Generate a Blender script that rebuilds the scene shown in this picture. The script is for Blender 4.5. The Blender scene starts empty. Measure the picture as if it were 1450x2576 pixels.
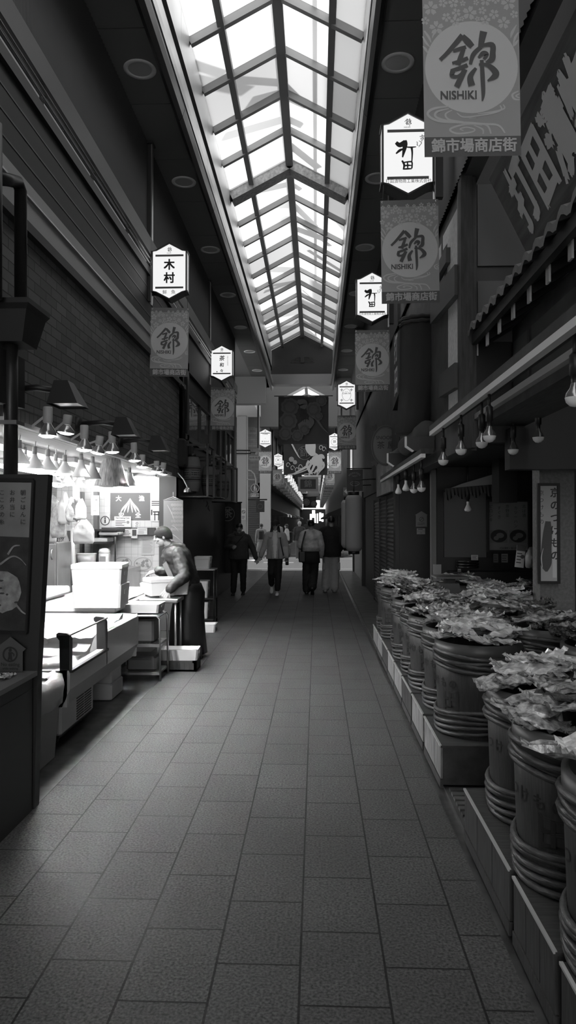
import bpy, math, random
from mathutils import Vector, Matrix, noise
R = random.Random(7)
C = bpy.context.scene.collection
PI = math.pi
WS = bpy.data.scenes.new('workshop')          # empty side scene where shapes are worked out, removed at the end
H0, F = 1.575, 1800.0
YAW, PITCH = math.radians(2.26), math.radians(0.76)

# ---------------------------------------------------------------- camera
cam = bpy.data.cameras.new('camera'); cam_o = bpy.data.objects.new('camera', cam); C.objects.link(cam_o)
cam.sensor_fit = 'VERTICAL'; cam.sensor_height = 36; cam.lens = F / 2576 * 36
cam.clip_start = .05; cam.clip_end = 400
cam_o.location = (0, 0, H0); cam_o.rotation_euler = (PI / 2 + PITCH, 0, YAW)
bpy.context.scene.camera = cam_o
ROT = cam_o.rotation_euler.to_matrix()

def ray(x, y): return ROT @ Vector(((x - 725) / F, -(y - 1288) / F, -1))
def P(x, y, Y):          # photo pixel -> point at street depth Y
    d = ray(x, y); t = Y / d.y; return Vector((d.x * t, Y, H0 + d.z * t))
def PX(x, y, X):         # -> point on the plane X
    d = ray(x, y); t = X / d.x; return Vector((X, d.y * t, H0 + d.z * t))
def PZ(x, y, z=0.):      # -> point at height z
    d = ray(x, y); t = (z - H0) / d.z; return Vector((d.x * t, d.y * t, z))

# ---------------------------------------------------------------- materials (the place is monochrome: greys only)
MATS = {}
def mat(name, v=.5, rough=.6, metal=0., noise_s=0, noise_a=0., bump=0., spec=.5, emit=0., alpha=1., trans=0., scale3=None, detail=4):
    if name in MATS: return MATS[name]
    m = bpy.data.materials.new(name); m.use_nodes = True
    nt = m.node_tree; b = nt.nodes['Principled BSDF']
    b.inputs['Base Color'].default_value = (v, v, v, 1); b.inputs['Roughness'].default_value = rough
    b.inputs['Metallic'].default_value = metal; b.inputs['Specular IOR Level'].default_value = spec
    if emit:
        b.inputs['Emission Color'].default_value = (1, 1, 1, 1); b.inputs['Emission Strength'].default_value = emit
    if alpha < 1: b.inputs['Alpha'].default_value = alpha
    if trans: b.inputs['Transmission Weight'].default_value = trans
    if noise_s:
        tc = nt.nodes.new('ShaderNodeTexCoord'); n = nt.nodes.new('ShaderNodeTexNoise')
        n.inputs['Scale'].default_value = noise_s; n.inputs['Detail'].default_value = detail
        src = tc.outputs['Object']
        if scale3:
            mp = nt.nodes.new('ShaderNodeMapping'); mp.inputs['Scale'].default_value = scale3
            nt.links.new(src, mp.inputs['Vector']); src = mp.outputs['Vector']
        nt.links.new(src, n.inputs['Vector'])
        if noise_a:
            mr = nt.nodes.new('ShaderNodeMapRange'); mr.inputs['From Min'].default_value = .3; mr.inputs['From Max'].default_value = .7
            mr.inputs['To Min'].default_value = v * (1 - noise_a); mr.inputs['To Max'].default_value = v * (1 + noise_a)
            nt.links.new(n.outputs['Fac'], mr.inputs['Value']); nt.links.new(mr.outputs['Result'], b.inputs['Base Color'])
        if bump:
            bp = nt.nodes.new('ShaderNodeBump'); bp.inputs['Strength'].default_value = bump; bp.inputs['Distance'].default_value = .01
            nt.links.new(n.outputs['Fac'], bp.inputs['Height']); nt.links.new(bp.outputs['Normal'], b.inputs['Normal'])
    MATS[name] = m
    return m

# ---------------------------------------------------------------- mesh builder
def frame(d, up=Vector((0, 0, 1))):
    d = d.normalized()
    if abs(d.dot(up)) > .98: up = Vector((0, 1, 0))
    a = d.cross(up).normalized(); return a, a.cross(d).normalized()

class MB:
    def __init__(s): s.v = []; s.f = []; s.m = []; s.sm = []
    def add(s, vs, fs, m=0, smooth=False):
        o = len(s.v); s.v.extend(Vector(p) for p in vs)
        for f in fs: s.f.append(tuple(o + i for i in f)); s.m.append(m); s.sm.append(smooth)
        return s
    def quad(s, a, b, c, d, m=0): return s.add([a, b, c, d], [(0, 1, 2, 3)], m)
    def poly(s, pts, m=0): return s.add(pts, [tuple(range(len(pts)))], m)
    def box(s, lo, hi, m=0):
        x0, y0, z0 = lo; x1, y1, z1 = hi
        return s.add([(x0, y0, z0), (x1, y0, z0), (x1, y1, z0), (x0, y1, z0), (x0, y0, z1), (x1, y0, z1), (x1, y1, z1), (x0, y1, z1)],
                     [(0, 3, 2, 1), (4, 5, 6, 7), (0, 1, 5, 4), (1, 2, 6, 5), (2, 3, 7, 6), (3, 0, 4, 7)], m)
    def cbox(s, c, sz, m=0):
        return s.box([c[i] - sz[i] / 2 for i in range(3)], [c[i] + sz[i] / 2 for i in range(3)], m)
    def bbox(s, lo, hi, b=.01, m=0):          # chamfered box
        x0, y0, z0 = lo; x1, y1, z1 = hi
        def ring(z, i): return [(x0 + i + b, y0 + i, z), (x1 - i - b, y0 + i, z), (x1 - i, y0 + i + b, z), (x1 - i, y1 - i - b, z), (x1 - i - b, y1 - i, z), (x0 + i + b, y1 - i, z), (x0 + i, y1 - i - b, z), (x0 + i, y0 + i + b, z)]
        rs = [ring(z0, b * .7), ring(z0 + b, 0), ring(z1 - b, 0), ring(z1, b * .7)]
        return s.loft(rs, m, cap=True)
    def bar(s, a, b, w, h=None, m=0, up=Vector((0, 0, 1))):      # box beam from a to b
        a, b = Vector(a), Vector(b); h = h or w; x, y = frame(b - a, up)
        q = [x * w / 2 + y * h / 2, -x * w / 2 + y * h / 2, -x * w / 2 - y * h / 2, x * w / 2 - y * h / 2]
        return s.add([a + k for k in q] + [b + k for k in q], [(0, 1, 2, 3), (7, 6, 5, 4), (0, 4, 5, 1), (1, 5, 6, 2), (2, 6, 7, 3), (3, 7, 4, 0)], m)
    def loft(s, rings, m=0, cap=True, closed=True, smooth=False):
        n = len(rings[0]); vs = [p for r in rings for p in r]; fs = []
        for i in range(len(rings) - 1):
            for j in range(n if closed else n - 1):
                k = (j + 1) % n; fs.append((i * n + j, i * n + k, (i + 1) * n + k, (i + 1) * n + j))
        if cap and closed: fs.append(tuple(reversed(range(n)))); fs.append(tuple((len(rings) - 1) * n + j for j in range(n)))
        return s.add(vs, fs, m, smooth)
    def tube(s, pts, r, n=8, m=0, cap=True, smooth=True, flat=1.):
        pts = [Vector(p) for p in pts]; rs = r if isinstance(r, (list, tuple)) else [r] * len(pts); rings = []; px = None
        for i, p in enumerate(pts):
            d = (pts[min(i + 1, len(pts) - 1)] - pts[max(i - 1, 0)])
            if d.length < 1e-9: d = Vector((0, 0, 1))
            x, y = frame(d)
            if px is not None:
                x = (px - d.normalized() * px.dot(d.normalized())).normalized(); y = x.cross(d.normalized())
            px = x
            rings.append([p + (x * math.cos(2 * PI * j / n) + y * math.sin(2 * PI * j / n) * flat) * rs[i] for j in range(n)])
        return s.loft(rings, m, cap, True, smooth)
    def cyl(s, c, r, h, n=16, m=0, r2=None, smooth=True):
        c = Vector(c); r2 = r if r2 is None else r2
        return s.loft([[c + Vector((q * math.cos(2 * PI * j / n), q * math.sin(2 * PI * j / n), z)) for j in range(n)] for q, z in ((r, 0), (r2, h))], m, True, True, smooth)
    def lathe(s, prof, c=(0, 0, 0), n=20, m=0, axis=Vector((0, 0, 1)), cap=False, smooth=True):
        c = Vector(c); axis = Vector(axis).normalized(); x, y = frame(axis)
        return s.loft([[c + axis * z + (x * math.cos(2 * PI * j / n) + y * math.sin(2 * PI * j / n)) * r for j in range(n)] for r, z in prof], m, cap, True, smooth)
    def prism(s, pts, d, m=0):                 # polygon extruded by vector d
        pts = [Vector(p) for p in pts]; d = Vector(d); n = len(pts)
        return s.add(pts + [p + d for p in pts], [tuple(reversed(range(n))), tuple(range(n, 2 * n))] + [(i, (i + 1) % n, n + (i + 1) % n, n + i) for i in range(n)], m)
    def sphere(s, c, r, n=12, m=0, sx=1, sy=1, sz=1):
        c = Vector(c); k = max(4, n // 2)
        return s.loft([[c + Vector((r * sx * math.sin(PI * max(.02, min(k - .02, i)) / k) * math.cos(2 * PI * j / n), r * sy * math.sin(PI * max(.02, min(k - .02, i)) / k) * math.sin(2 * PI * j / n), -r * sz * math.cos(PI * i / k))) for j in range(n)] for i in range(k + 1)], m, True, True, True)
    def merge(s, mb, m=None, M=None):
        o = len(s.v); s.v.extend((M @ v) if M else v.copy() for v in mb.v)
        for f, k, q in zip(mb.f, mb.m, mb.sm): s.f.append(tuple(o + i for i in f)); s.m.append(k if m is None else m); s.sm.append(q)
        return s
    def xf(s, M): s.v = [M @ v for v in s.v]; return s
    def mesh(s, name, mats, off=None):
        me = bpy.data.meshes.new(name); off = Vector(off) if off is not None else None
        me.from_pydata([tuple(v - off) if off is not None else tuple(v) for v in s.v], [], s.f)
        for k in (mats if isinstance(mats, (list, tuple)) else [mats]): me.materials.append(k)
        me.polygons.foreach_set('material_index', s.m); me.polygons.foreach_set('use_smooth', s.sm); me.update()
        return me
    def build(s, name, mats, parent=None, world=True):
        off = parent_loc(parent) if (parent is not None and world) else None
        o = bpy.data.objects.new(name, s.mesh(name, mats, off)); C.objects.link(o)
        if parent is not None: o.parent = parent
        return o

def parent_loc(p):
    q = Vector((0, 0, 0))
    while p is not None: q += p.location; p = p.parent
    return q
def tag(o, label, cat, group=None, kind=None):
    o['label'] = label; o['category'] = cat
    if group: o['group'] = group
    if kind: o['kind'] = kind
    return o
def thing(name, label, cat, loc=(0, 0, 0), group=None):
    o = bpy.data.objects.new(name, None); o.empty_display_size = .1; C.objects.link(o); o.location = loc
    return tag(o, label, cat, group)
def struct(name, mb, mats, parent=None):
    o = mb.build(name, mats, parent)
    if parent is None: o['kind'] = 'structure'
    return o
def one(name, mb, mats, label, cat, group=None):       # a thing that is one mesh: origin at its base centre
    lo = [min(v[i] for v in mb.v) for i in range(3)]; hi = [max(v[i] for v in mb.v) for i in range(3)]
    c = Vector(((lo[0] + hi[0]) / 2, (lo[1] + hi[1]) / 2, lo[2]))
    o = bpy.data.objects.new(name, mb.mesh(name, mats, c)); C.objects.link(o); o.location = c
    return tag(o, label, cat, group)
def dup(root, loc, rotz=None, label=None, group=None):
    r = root.copy(); C.objects.link(r); r.location = loc
    if rotz is not None: r.rotation_euler = (0, 0, rotz)
    if label: r['label'] = label
    if group: r['group'] = group
    for ch in list(root.children):
        c = ch.copy(); C.objects.link(c); c.parent = r
        for g in list(ch.children):
            d = g.copy(); C.objects.link(d); d.parent = c
    return r

# ---------------------------------------------------------------- lettering
def text_mb(body, size, m=0, bold=0., align='CENTER', xs=1., shear=0., depth=0.):
    """letters in the XZ plane (facing -Y), centred on the origin."""
    cu = bpy.data.curves.new('letters', 'FONT'); cu.body = body; cu.size = size; cu.align_x = align; cu.align_y = 'CENTER'
    cu.shear = shear; cu.resolution_u = 3; cu.fill_mode = 'FRONT'
    o = bpy.data.objects.new('letters', cu); WS.collection.objects.link(o); WS.view_layers[0].update()
    me = bpy.data.meshes.new_from_object(o.evaluated_get(WS.view_layers[0].depsgraph))
    mb = MB(); mb.add([(v.co.x * xs, 0, v.co.y) for v in me.vertices], [tuple(p.vertices) for p in me.polygons], m)
    bpy.data.objects.remove(o); bpy.data.curves.remove(cu); bpy.data.meshes.remove(me)
    if bold:                              # heavier weight: the glyph repeated a hair to each side
        b = bold * size; fat = MB()
        for i, (dx, dz) in enumerate(((0, 0), (b, b), (b, -b), (-b, b), (-b, -b))): fat.merge(mb, M=Matrix.Translation((dx, -.0002 * i, dz)))
        return fat
    return mb
def column_text(body, size, m=0, bold=0., pitch=1.1):
    mb = MB()
    for i, ch in enumerate(body):
        if ch != ' ': mb.merge(text_mb(ch, size, m, bold), M=Matrix.Translation((0, 0, -i * size * pitch)))
    return mb
LAYER = [0]
def lift():                              # each flat mark lies a hair over the one before
    LAYER[0] = (LAYER[0] + 1) % 24; return -.00012 * LAYER[0]
def ribbon(mb, pts, m=0, k=6, taper=False):
    """brush stroke in the XZ plane: pts (x, z, width), smoothed."""
    q = []
    for i in range(len(pts) - 1):
        p0, p1, p2, p3 = pts[max(i - 1, 0)], pts[i], pts[i + 1], pts[min(i + 2, len(pts) - 1)]
        for j in range(k):
            t = j / k
            q.append([.5 * (2 * p1[a] + (p2[a] - p0[a]) * t + (2 * p0[a] - 5 * p1[a] + 4 * p2[a] - p3[a]) * t * t + (3 * p1[a] - p0[a] - 3 * p2[a] + p3[a]) * t ** 3) for a in range(3)])
    q.append(list(pts[-1]))
    L, Rr = [], []; yl = lift()
    for i, (x, z, w) in enumerate(q):
        a, b = q[max(i - 1, 0)], q[min(i + 1, len(q) - 1)]; dx, dz = b[0] - a[0], b[1] - a[1]; l = math.hypot(dx, dz) or 1
        w = max(w, .0001)
        L.append((x - dz / l * w / 2, yl, z + dx / l * w / 2)); Rr.append((x + dz / l * w / 2, yl, z - dx / l * w / 2))
    n = len(q)
    mb.add(L + Rr, [(i, i + 1, n + i + 1, n + i) for i in range(n - 1)], m)
    return mb
def strokes(lst, ox, oz, s, m=0):             # strokes in crop pixels -> metres, z up
    mb = MB()
    for st in lst: ribbon(mb, [((x - ox) * s, (oz - y) * s, w * s) for x, y, w in st], m)
    return mb
def disc(mb, cx, cz, r, m=0, n=40, y=0., rx=None, flat=False):
    yl = 0 if flat else lift()
    return mb.poly([(cx + (rx or r) * math.cos(2 * PI * i / n), y + yl, cz + r * math.sin(2 * PI * i / n)) for i in range(n)], m)
def ringflat(mb, cx, cz, r, w, m=0, n=40, rx=None):
    rx = rx or r; vs = []; yl = lift()
    for i in range(n):
        c, s_ = math.cos(2 * PI * i / n), math.sin(2 * PI * i / n); vs += [(cx + rx * c, yl, cz + r * s_), (cx + (rx - w) * c, yl, cz + (r - w) * s_)]
    return mb.add(vs, [(2 * i, 2 * i + 1, (2 * i + 3) % (2 * n), (2 * i + 2) % (2 * n)) for i in range(n)], m)
def T(x, y, z): return Matrix.Translation((x, y, z))
def RZ(a): return Matrix.Rotation(a, 4, 'Z')
def RX(a): return Matrix.Rotation(a, 4, 'X')
def RY(a): return Matrix.Rotation(a, 4, 'Y')
def rect(mb, x0, z0, x1, z1, m=0, y=0.): return mb.quad((x0, y, z0), (x1, y, z0), (x1, y, z1), (x0, y, z1), m)
# ================================================================= the setting
ZC = H0 + 4.6                       # ceiling height
XL, XR = -2.03, 1.15                # wall faces
YE = 24.4                           # end of the first arcade block
Y2 = 33.7                           # start of the block across the street

def paving(name, dark=1.):
    m = bpy.data.materials.new(name); m.use_nodes = True; nt = m.node_tree; L = nt.links.new; b = nt.nodes['Principled BSDF']
    tc = nt.nodes.new('ShaderNodeTexCoord'); sp = nt.nodes.new('ShaderNodeSeparateXYZ'); cb = nt.nodes.new('ShaderNodeCombineXYZ')
    L(tc.outputs['Object'], sp.inputs[0])
    def mth(op, a, k):
        n = nt.nodes.new('ShaderNodeMath'); n.operation = op; L(a, n.inputs[0]); n.inputs[1].default_value = k; return n.outputs[0]
    L(mth('ADD', sp.outputs['Y'], .42 * 10 - .04), cb.inputs['X']); L(mth('ADD', sp.outputs['X'], 1.255 + .2995 * 4), cb.inputs['Y'])
    br = nt.nodes.new('ShaderNodeTexBrick'); br.offset = .5; br.offset_frequency = 2; br.squash = 1
    br.inputs['Scale'].default_value = 1; br.inputs['Brick Width'].default_value = .42; br.inputs['Row Height'].default_value = .2995
    br.inputs['Mortar Size'].default_value = .0045; br.inputs['Mortar Smooth'].default_value = .15; br.inputs['Bias'].default_value = 0
    a = .073 * dark
    br.inputs['Color1'].default_value = (a * .93, a * .93, a * .93, 1); br.inputs['Color2'].default_value = (a * 1.08, a * 1.08, a * 1.08, 1); br.inputs['Mortar'].default_value = (.012, .012, .012, 1)
    L(cb.outputs[0], br.inputs['Vector'])
    n1 = nt.nodes.new('ShaderNodeTexNoise'); n1.inputs['Scale'].default_value = 95; n1.inputs['Detail'].default_value = 3; L(tc.outputs['Object'], n1.inputs['Vector'])
    n2 = nt.nodes.new('ShaderNodeTexNoise'); n2.inputs['Scale'].default_value = 1.6; n2.inputs['Detail'].default_value = 5; L(tc.outputs['Object'], n2.inputs['Vector'])
    def ramp(src, f0, f1, t0, t1):
        r = nt.nodes.new('ShaderNodeMapRange'); L(src, r.inputs['Value'])
        for k, q in (('From Min', f0), ('From Max', f1), ('To Min', t0), ('To Max', t1)): r.inputs[k].default_value = q
        return r.outputs['Result']
    mx = nt.nodes.new('ShaderNodeMix'); mx.data_type = 'RGBA'; mx.blend_type = 'MULTIPLY'; mx.inputs['Factor'].default_value = 1
    k = nt.nodes.new('ShaderNodeMath'); k.operation = 'MULTIPLY'; L(ramp(n1.outputs['Fac'], .32, .68, .38, 1.62), k.inputs[0]); L(ramp(n2.outputs['Fac'], .3, .7, .8, 1.2), k.inputs[1])
    L(br.outputs['Color'], mx.inputs['A']); L(k.outputs[0], mx.inputs['B']); L(mx.outputs['Result'], b.inputs['Base Color'])
    L(ramp(n2.outputs['Fac'], .3, .7, .55, .75), b.inputs['Roughness']); b.inputs['Specular IOR Level'].default_value = .35
    bp = nt.nodes.new('ShaderNodeBump'); bp.inputs['Strength'].default_value = .35; bp.inputs['Distance'].default_value = .004
    h = nt.nodes.new('ShaderNodeMath'); h.operation = 'MULTIPLY_ADD'; L(br.outputs['Fac'], h.inputs[0]); h.inputs[1].default_value = -2.; L(n1.outputs['Fac'], h.inputs[2])
    L(h.outputs[0], bp.inputs['Height']); L(bp.outputs['Normal'], b.inputs['Normal'])
    return m
def brickmat(name, a, w=.22, h=.075, mort=.012, morc=.5, axis='Y', rough=.7, off=.5, bump=.5, vary=.2):
    m = bpy.data.materials.new(name); m.use_nodes = True; nt = m.node_tree; L = nt.links.new; b = nt.nodes['Principled BSDF']
    tc = nt.nodes.new('ShaderNodeTexCoord'); sp = nt.nodes.new('ShaderNodeSeparateXYZ'); cb = nt.nodes.new('ShaderNodeCombineXYZ')
    L(tc.outputs['Object'], sp.inputs[0]); L(sp.outputs[axis], cb.inputs['X']); L(sp.outputs['Z'], cb.inputs['Y'])
    br = nt.nodes.new('ShaderNodeTexBrick'); br.offset = off; br.inputs['Scale'].default_value = 1
    br.inputs['Brick Width'].default_value = w; br.inputs['Row Height'].default_value = h; br.inputs['Mortar Size'].default_value = mort / 2; br.inputs['Mortar Smooth'].default_value = .2
    for k, q in (('Color1', a * (1 - vary)), ('Color2', a * (1 + vary * 1.25)), ('Mortar', a * morc)): br.inputs[k].default_value = (q, q, q, 1)
    L(cb.outputs[0], br.inputs['Vector']); L(br.outputs['Color'], b.inputs['Base Color']); b.inputs['Roughness'].default_value = rough
    bp = nt.nodes.new('ShaderNodeBump'); bp.invert = True; bp.inputs['Strength'].default_value = bump; bp.inputs['Distance'].default_value = .008
    L(br.outputs['Fac'], bp.inputs['Height']); L(bp.outputs['Normal'], b.inputs['Normal'])
    return m

M_PAVE = paving('granite paving'); M_WET = mat('wet concrete', .09, .35, noise_s=9, noise_a=.5, bump=.1)
M_BLACK = mat('black painted metal', .018, .45); M_DARK = mat('dark panel', .035, .55); M_CEIL = mat('ceiling panel', .16, .6)
M_STEEL = mat('brushed metal', .62, .3, .9, noise_s=3, noise_a=.12); M_FASC = mat('satin fascia', .88, .34, .75, noise_s=1.5, noise_a=.06); M_GUT = mat('gutter metal', .06, .3, .5)
M_FRAME = mat('skylight frame', .38, .5, .3); M_FRAME2 = mat('galvanised beam', .42, .5, .4, noise_s=20, noise_a=.3)
M_WHITE = mat('white paint', .8, .5); M_GREY = mat('grey paint', .35, .55); M_PLAST = mat('plaster', .86, .8, noise_s=30, noise_a=.12, bump=.1)
M_TIMBER = mat('dark timber', .05, .6, noise_s=6, noise_a=.4, bump=.15, scale3=(8, 1, 1)); M_STRIP = mat('cove-lit fascia panel', .62, .6)
M_ASPH = mat('asphalt', .30, .8, noise_s=60, noise_a=.3); M_LINE = mat('road paint', .75, .7)
M_BRICK = brickmat('dark brick', .2, mort=.009, morc=.35); M_CORR = mat('corrugated sheet', .10, .5)

fl = MB(); fl.box((-1.555, -6, -.1), (.70, 23.0, 0), 0); struct('floor', fl, [M_PAVE])
fl2 = MB(); fl2.box((-6, -6, -.12), (-1.555, 23.0, -.004), 0); struct('floor.001', fl2, [M_WET])
fl3 = MB(); fl3.box((.76, -6, -.12), (6, 23.0, -.004), 0); fl3.box((.70, -6, -.12), (.76, 23., -.02), 1)
struct('floor.002', fl3, [mat('plank deck', .07, .5, noise_s=5, noise_a=.4), M_WET])
rd = MB(); rd.box((-40, 23.0, -.15), (40, Y2 - .6, -.06), 0)
for y in (24.6, 31.2): rd.box((-40, y, -.059), (40, y + .16, -.054), 1)
rd.box((-2.1, 28.2, -.059), (-.9, 28.7, -.054), 1)
struct('road', rd, [M_ASPH, M_LINE])
fl4 = MB(); fl4.box((-6, Y2 - .6, -.12), (6, 116, 0), 0); struct('floor.003', fl4, [M_PAVE])
kb = MB()
for s, x0, x1 in ((0, -5.5, -1.75), (0, 1.35, 5.5)): kb.bbox((x0, 23.0, -.1), (x1, 23.5, .02), .05)
struct('kerb', kb, [mat('kerb stone', .35, .8)])

# ceiling slabs with seams
ce = MB()
def slabs(x0, x1, y0, y1, m=0):
    y = y0
    while y < y1 - .05:
        e = min(y + 1.21, y1); ce.box((x0, y + .006, ZC), (x1, e - .006, ZC + .03), m); y = e
slabs(-2.06, -1.56, 6.55 - 1.21 * 10, YE); slabs(.59, 1.13, 6.55 - 1.21 * 10, YE)
ce.box((-2.1, -6, ZC + .031), (-1.54, YE, ZC + .2), 1); ce.box((.58, -6, ZC + .031), (1.2, YE, ZC + .2), 1)
struct('ceiling', ce, [M_CEIL, M_BLACK])
ce2 = MB(); ce2.box((-2.6, Y2, ZC - .1), (-1.45, 116, ZC + .1), 0); ce2.box((.5, Y2, ZC - .1), (1.8, 116, ZC + .1), 0)
y = Y2
while y < 110: ce2.box((-1.5, y, ZC + .9), (.6, y + .25, ZC + 1.1), 0); y += 3.0
struct('ceiling.001', ce2, [mat('board ceiling', .3, .7, noise_s=5, noise_a=.3, scale3=(1, .1, 1))])

# skylight well: gutters and fascias
def well(name, x, s):
    w = MB(); za, zb = ZC, H0 + 5.9
    for y0 in range(-6, 24, 2):
        y1 = min(y0 + 2, YE); w.box((min(x, x - s * .02), y0 + .004, za + .12), (max(x, x - s * .02), y1 - .004, zb), 0)
    w.box((min(x - s * .015, x + s * .003), -6, H0 + 5.17), (max(x - s * .015, x + s * .003), YE, H0 + 5.32), 1)      # black slot
    struct(name, w, [M_FASC, mat('slot black', .006, .95, spec=.05)])
    g = MB(); y = 3.0                                                    # rounded gutter in lengths
    prof = [(-s * .06, .15), (-s * .06, -.02), (-s * .035, -.1), (s * .01, -.15), (s * .05, -.1), (s * .07, -.02), (s * .07, .12)]
    while y < YE - .1:
        e = min(y + 2.42, YE)
        g.loft([[(x + a, yy, za + b) for a, b in prof] for yy in (y + .004, e - .004)], 0, True, True, False); y = e
    g.box((min(x + s * .07, x + s * .08), 3, za + .03), (max(x + s * .07, x + s * .08), YE, za + .13), 1)
    struct(name.replace('1', '2').replace('3', '4'), g, [M_GUT, M_STEEL])
well('trim_1', -1.53, 1); well('trim_3', .57, -1)

# skylight: gabled glazing
ZB, ZR, XA, XB, XM = H0 + 5.86, H0 + 6.42, -1.53, .57, -.47
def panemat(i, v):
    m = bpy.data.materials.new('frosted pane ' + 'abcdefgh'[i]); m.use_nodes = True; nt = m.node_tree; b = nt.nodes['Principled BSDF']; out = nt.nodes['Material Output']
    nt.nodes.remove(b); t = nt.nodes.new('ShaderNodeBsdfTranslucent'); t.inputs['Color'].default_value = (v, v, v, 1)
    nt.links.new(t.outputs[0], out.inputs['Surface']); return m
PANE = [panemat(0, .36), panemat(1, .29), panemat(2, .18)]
def skylight(name, ya, yb, bays, bars):
    root = bpy.data.objects.new(name, None); C.objects.link(root); root['kind'] = 'structure'
    gl = MB(); fr = MB(); bm_ = MB()
    def at(t, side, y):            # t 0 ridge .. 1 eave
        xe = XA if side < 0 else XB; return Vector((XM + (xe - XM) * t, y, ZR + (ZB - ZR) * t))
    for (y0, y1, k) in bays:
        for side in (-1, 1):
            for t0, t1 in ((0, .64), (.64, 1)):
                gl.quad(at(t0, side, y0), at(t1, side, y0), at(t1, side, y1), at(t0, side, y1), k)
    dz = Vector((0, 0, -.05))
    for (y, w) in bars:
        for side in (-1, 1):
            (bm_ if w > .2 else fr).bar(at(0, side, y) + dz, at(1.0, side, y) + dz, w, .10 if w < .2 else .22, 0, up=Vector((0, 1, 0)) if False else Vector((0, 0, 1)))
    fr.bar((XM, ya, ZR - .06), (XM, yb, ZR - .06), .13, .15)
    for side in (-1, 1):
        for t in (.64,): fr.bar(at(t, side, ya) + dz, at(t, side, yb) + dz, .085, .1)
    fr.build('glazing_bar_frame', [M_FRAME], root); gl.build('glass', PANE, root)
    if bm_.v: bm_.build('cross_beam', [M_FRAME2], root)
    return root
bars = [(7.55, .07), (8.55, .07), (9.55, .07), (10.53, .07), (11.52, .07), (12.72, .30)] + [(13.9 + i, .07) for i in range(11)]
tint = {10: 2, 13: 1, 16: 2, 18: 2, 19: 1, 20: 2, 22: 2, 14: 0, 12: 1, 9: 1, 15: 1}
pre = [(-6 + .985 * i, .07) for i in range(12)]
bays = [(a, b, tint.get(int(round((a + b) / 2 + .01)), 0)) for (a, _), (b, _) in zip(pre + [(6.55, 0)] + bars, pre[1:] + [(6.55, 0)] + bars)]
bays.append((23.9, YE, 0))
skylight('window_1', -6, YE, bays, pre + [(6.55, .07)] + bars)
skylight('window_2', Y2, 110, [(Y2 + 2 * i, Y2 + 2 * i + 2, i % 3 == 1 and 1 or 0) for i in range(38)], [(Y2 + 2 * i, .09) for i in range(39)])
# roof closing the near part above the camera

# end gable above the street mouth
gb = MB()
pts = [(XA, YE, H0 + 4.97), (XB, YE, H0 + 4.97), (XB, YE, ZB + .02), (XM, YE, ZR + .06), (XA, YE, ZB + .02)]
# gable with a small louvred opening left free in the middle
zl0, zl1 = H0 + 5.42, H0 + 5.62
gb.prism([(XA, YE, H0 + 4.97), (XB, YE, H0 + 4.97), (XB, YE, zl0), (XA, YE, zl0)], (0, .12, 0))
gb.prism([(XA, YE, zl0), (XM - .42, YE, zl0), (XM - .2, YE, zl1), (XM, YE, zl1), (XM, YE, ZR + .06), (XA, YE, ZB + .02)], (0, .12, 0))
gb.prism([(XB, YE, zl0), (XB, YE, ZB + .02), (XM, YE, ZR + .06), (XM, YE, zl1), (XM + .2, YE, zl1), (XM + .42, YE, zl0)], (0, .12, 0))
gb.box((XM - .06, YE - .05, zl0), (XM + .06, YE + .1, zl1))
for i in range(4): gb.bar((XM - .4, YE + .05, zl0 + .025 + i * .05), (XM + .4, YE + .05, zl0 + .025 + i * .05), .1, .028)
gb.box((-2.2, YE - .02, ZC), (XA, YE + .12, ZC + .6)); gb.box((XB, YE - .02, ZC), (1.3, YE + .12, ZC + .6))
struct('wall_end', gb, [M_DARK])
bmn = MB(); bmn.box((XA - .1, YE - .35, H0 + 4.63), (XB + .1, YE + .12, H0 + 4.97)); struct('beam', bmn, [M_GREY])
# roof soffit of the mouth and the grey beam over the left pavement
so = MB(); so.box((-5.5, 22.6, H0 + 3.75), (-1.6, 23.0, H0 + 4.75)); so.box((-5.5, 17.9, H0 + 4.6), (-2.06, 22.6, H0 + 4.75)); so.box((-5.6, 17.9, 0), (-5.5, 23.0, H0 + 4.7)); so.box((-5.5, 22.6, H0 + 4.6), (-1.6, YE, H0 + 4.7))
so.box((.65, 22.9, H0 + 3.9), (5.5, 23.2, H0 + 4.75)); struct('beam.001', so, [mat('grey concrete', .28, .8)])

# corrugated bands under the ceiling (real ridges)
def corr(name, x, y0, y1, z0, z1, s):
    c = MB(); n = int((y1 - y0) / .03); v = []
    for i in range(n + 1):
        y = y0 + (y1 - y0) * i / n; d = .012 * (i % 2) * s; v += [(x + d, y, z0), (x + d, y, z1)]
    c.add(v, [(2 * i, 2 * i + 1, 2 * i + 3, 2 * i + 2) for i in range(n)], 0)
    c.box((min(x - s * .03, x - s * .15), y0, z0), (max(x - s * .03, x - s * .15), y1, z1), 0)
    struct(name, c, [M_CORR])
corr('wall_left', -2.05, -6, 17.9, H0 + 3.38, ZC + .03, 1)
corr('wall_right', 1.13, -6, 24.0, H0 + 2.70, ZC + .03, -1)

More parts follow.
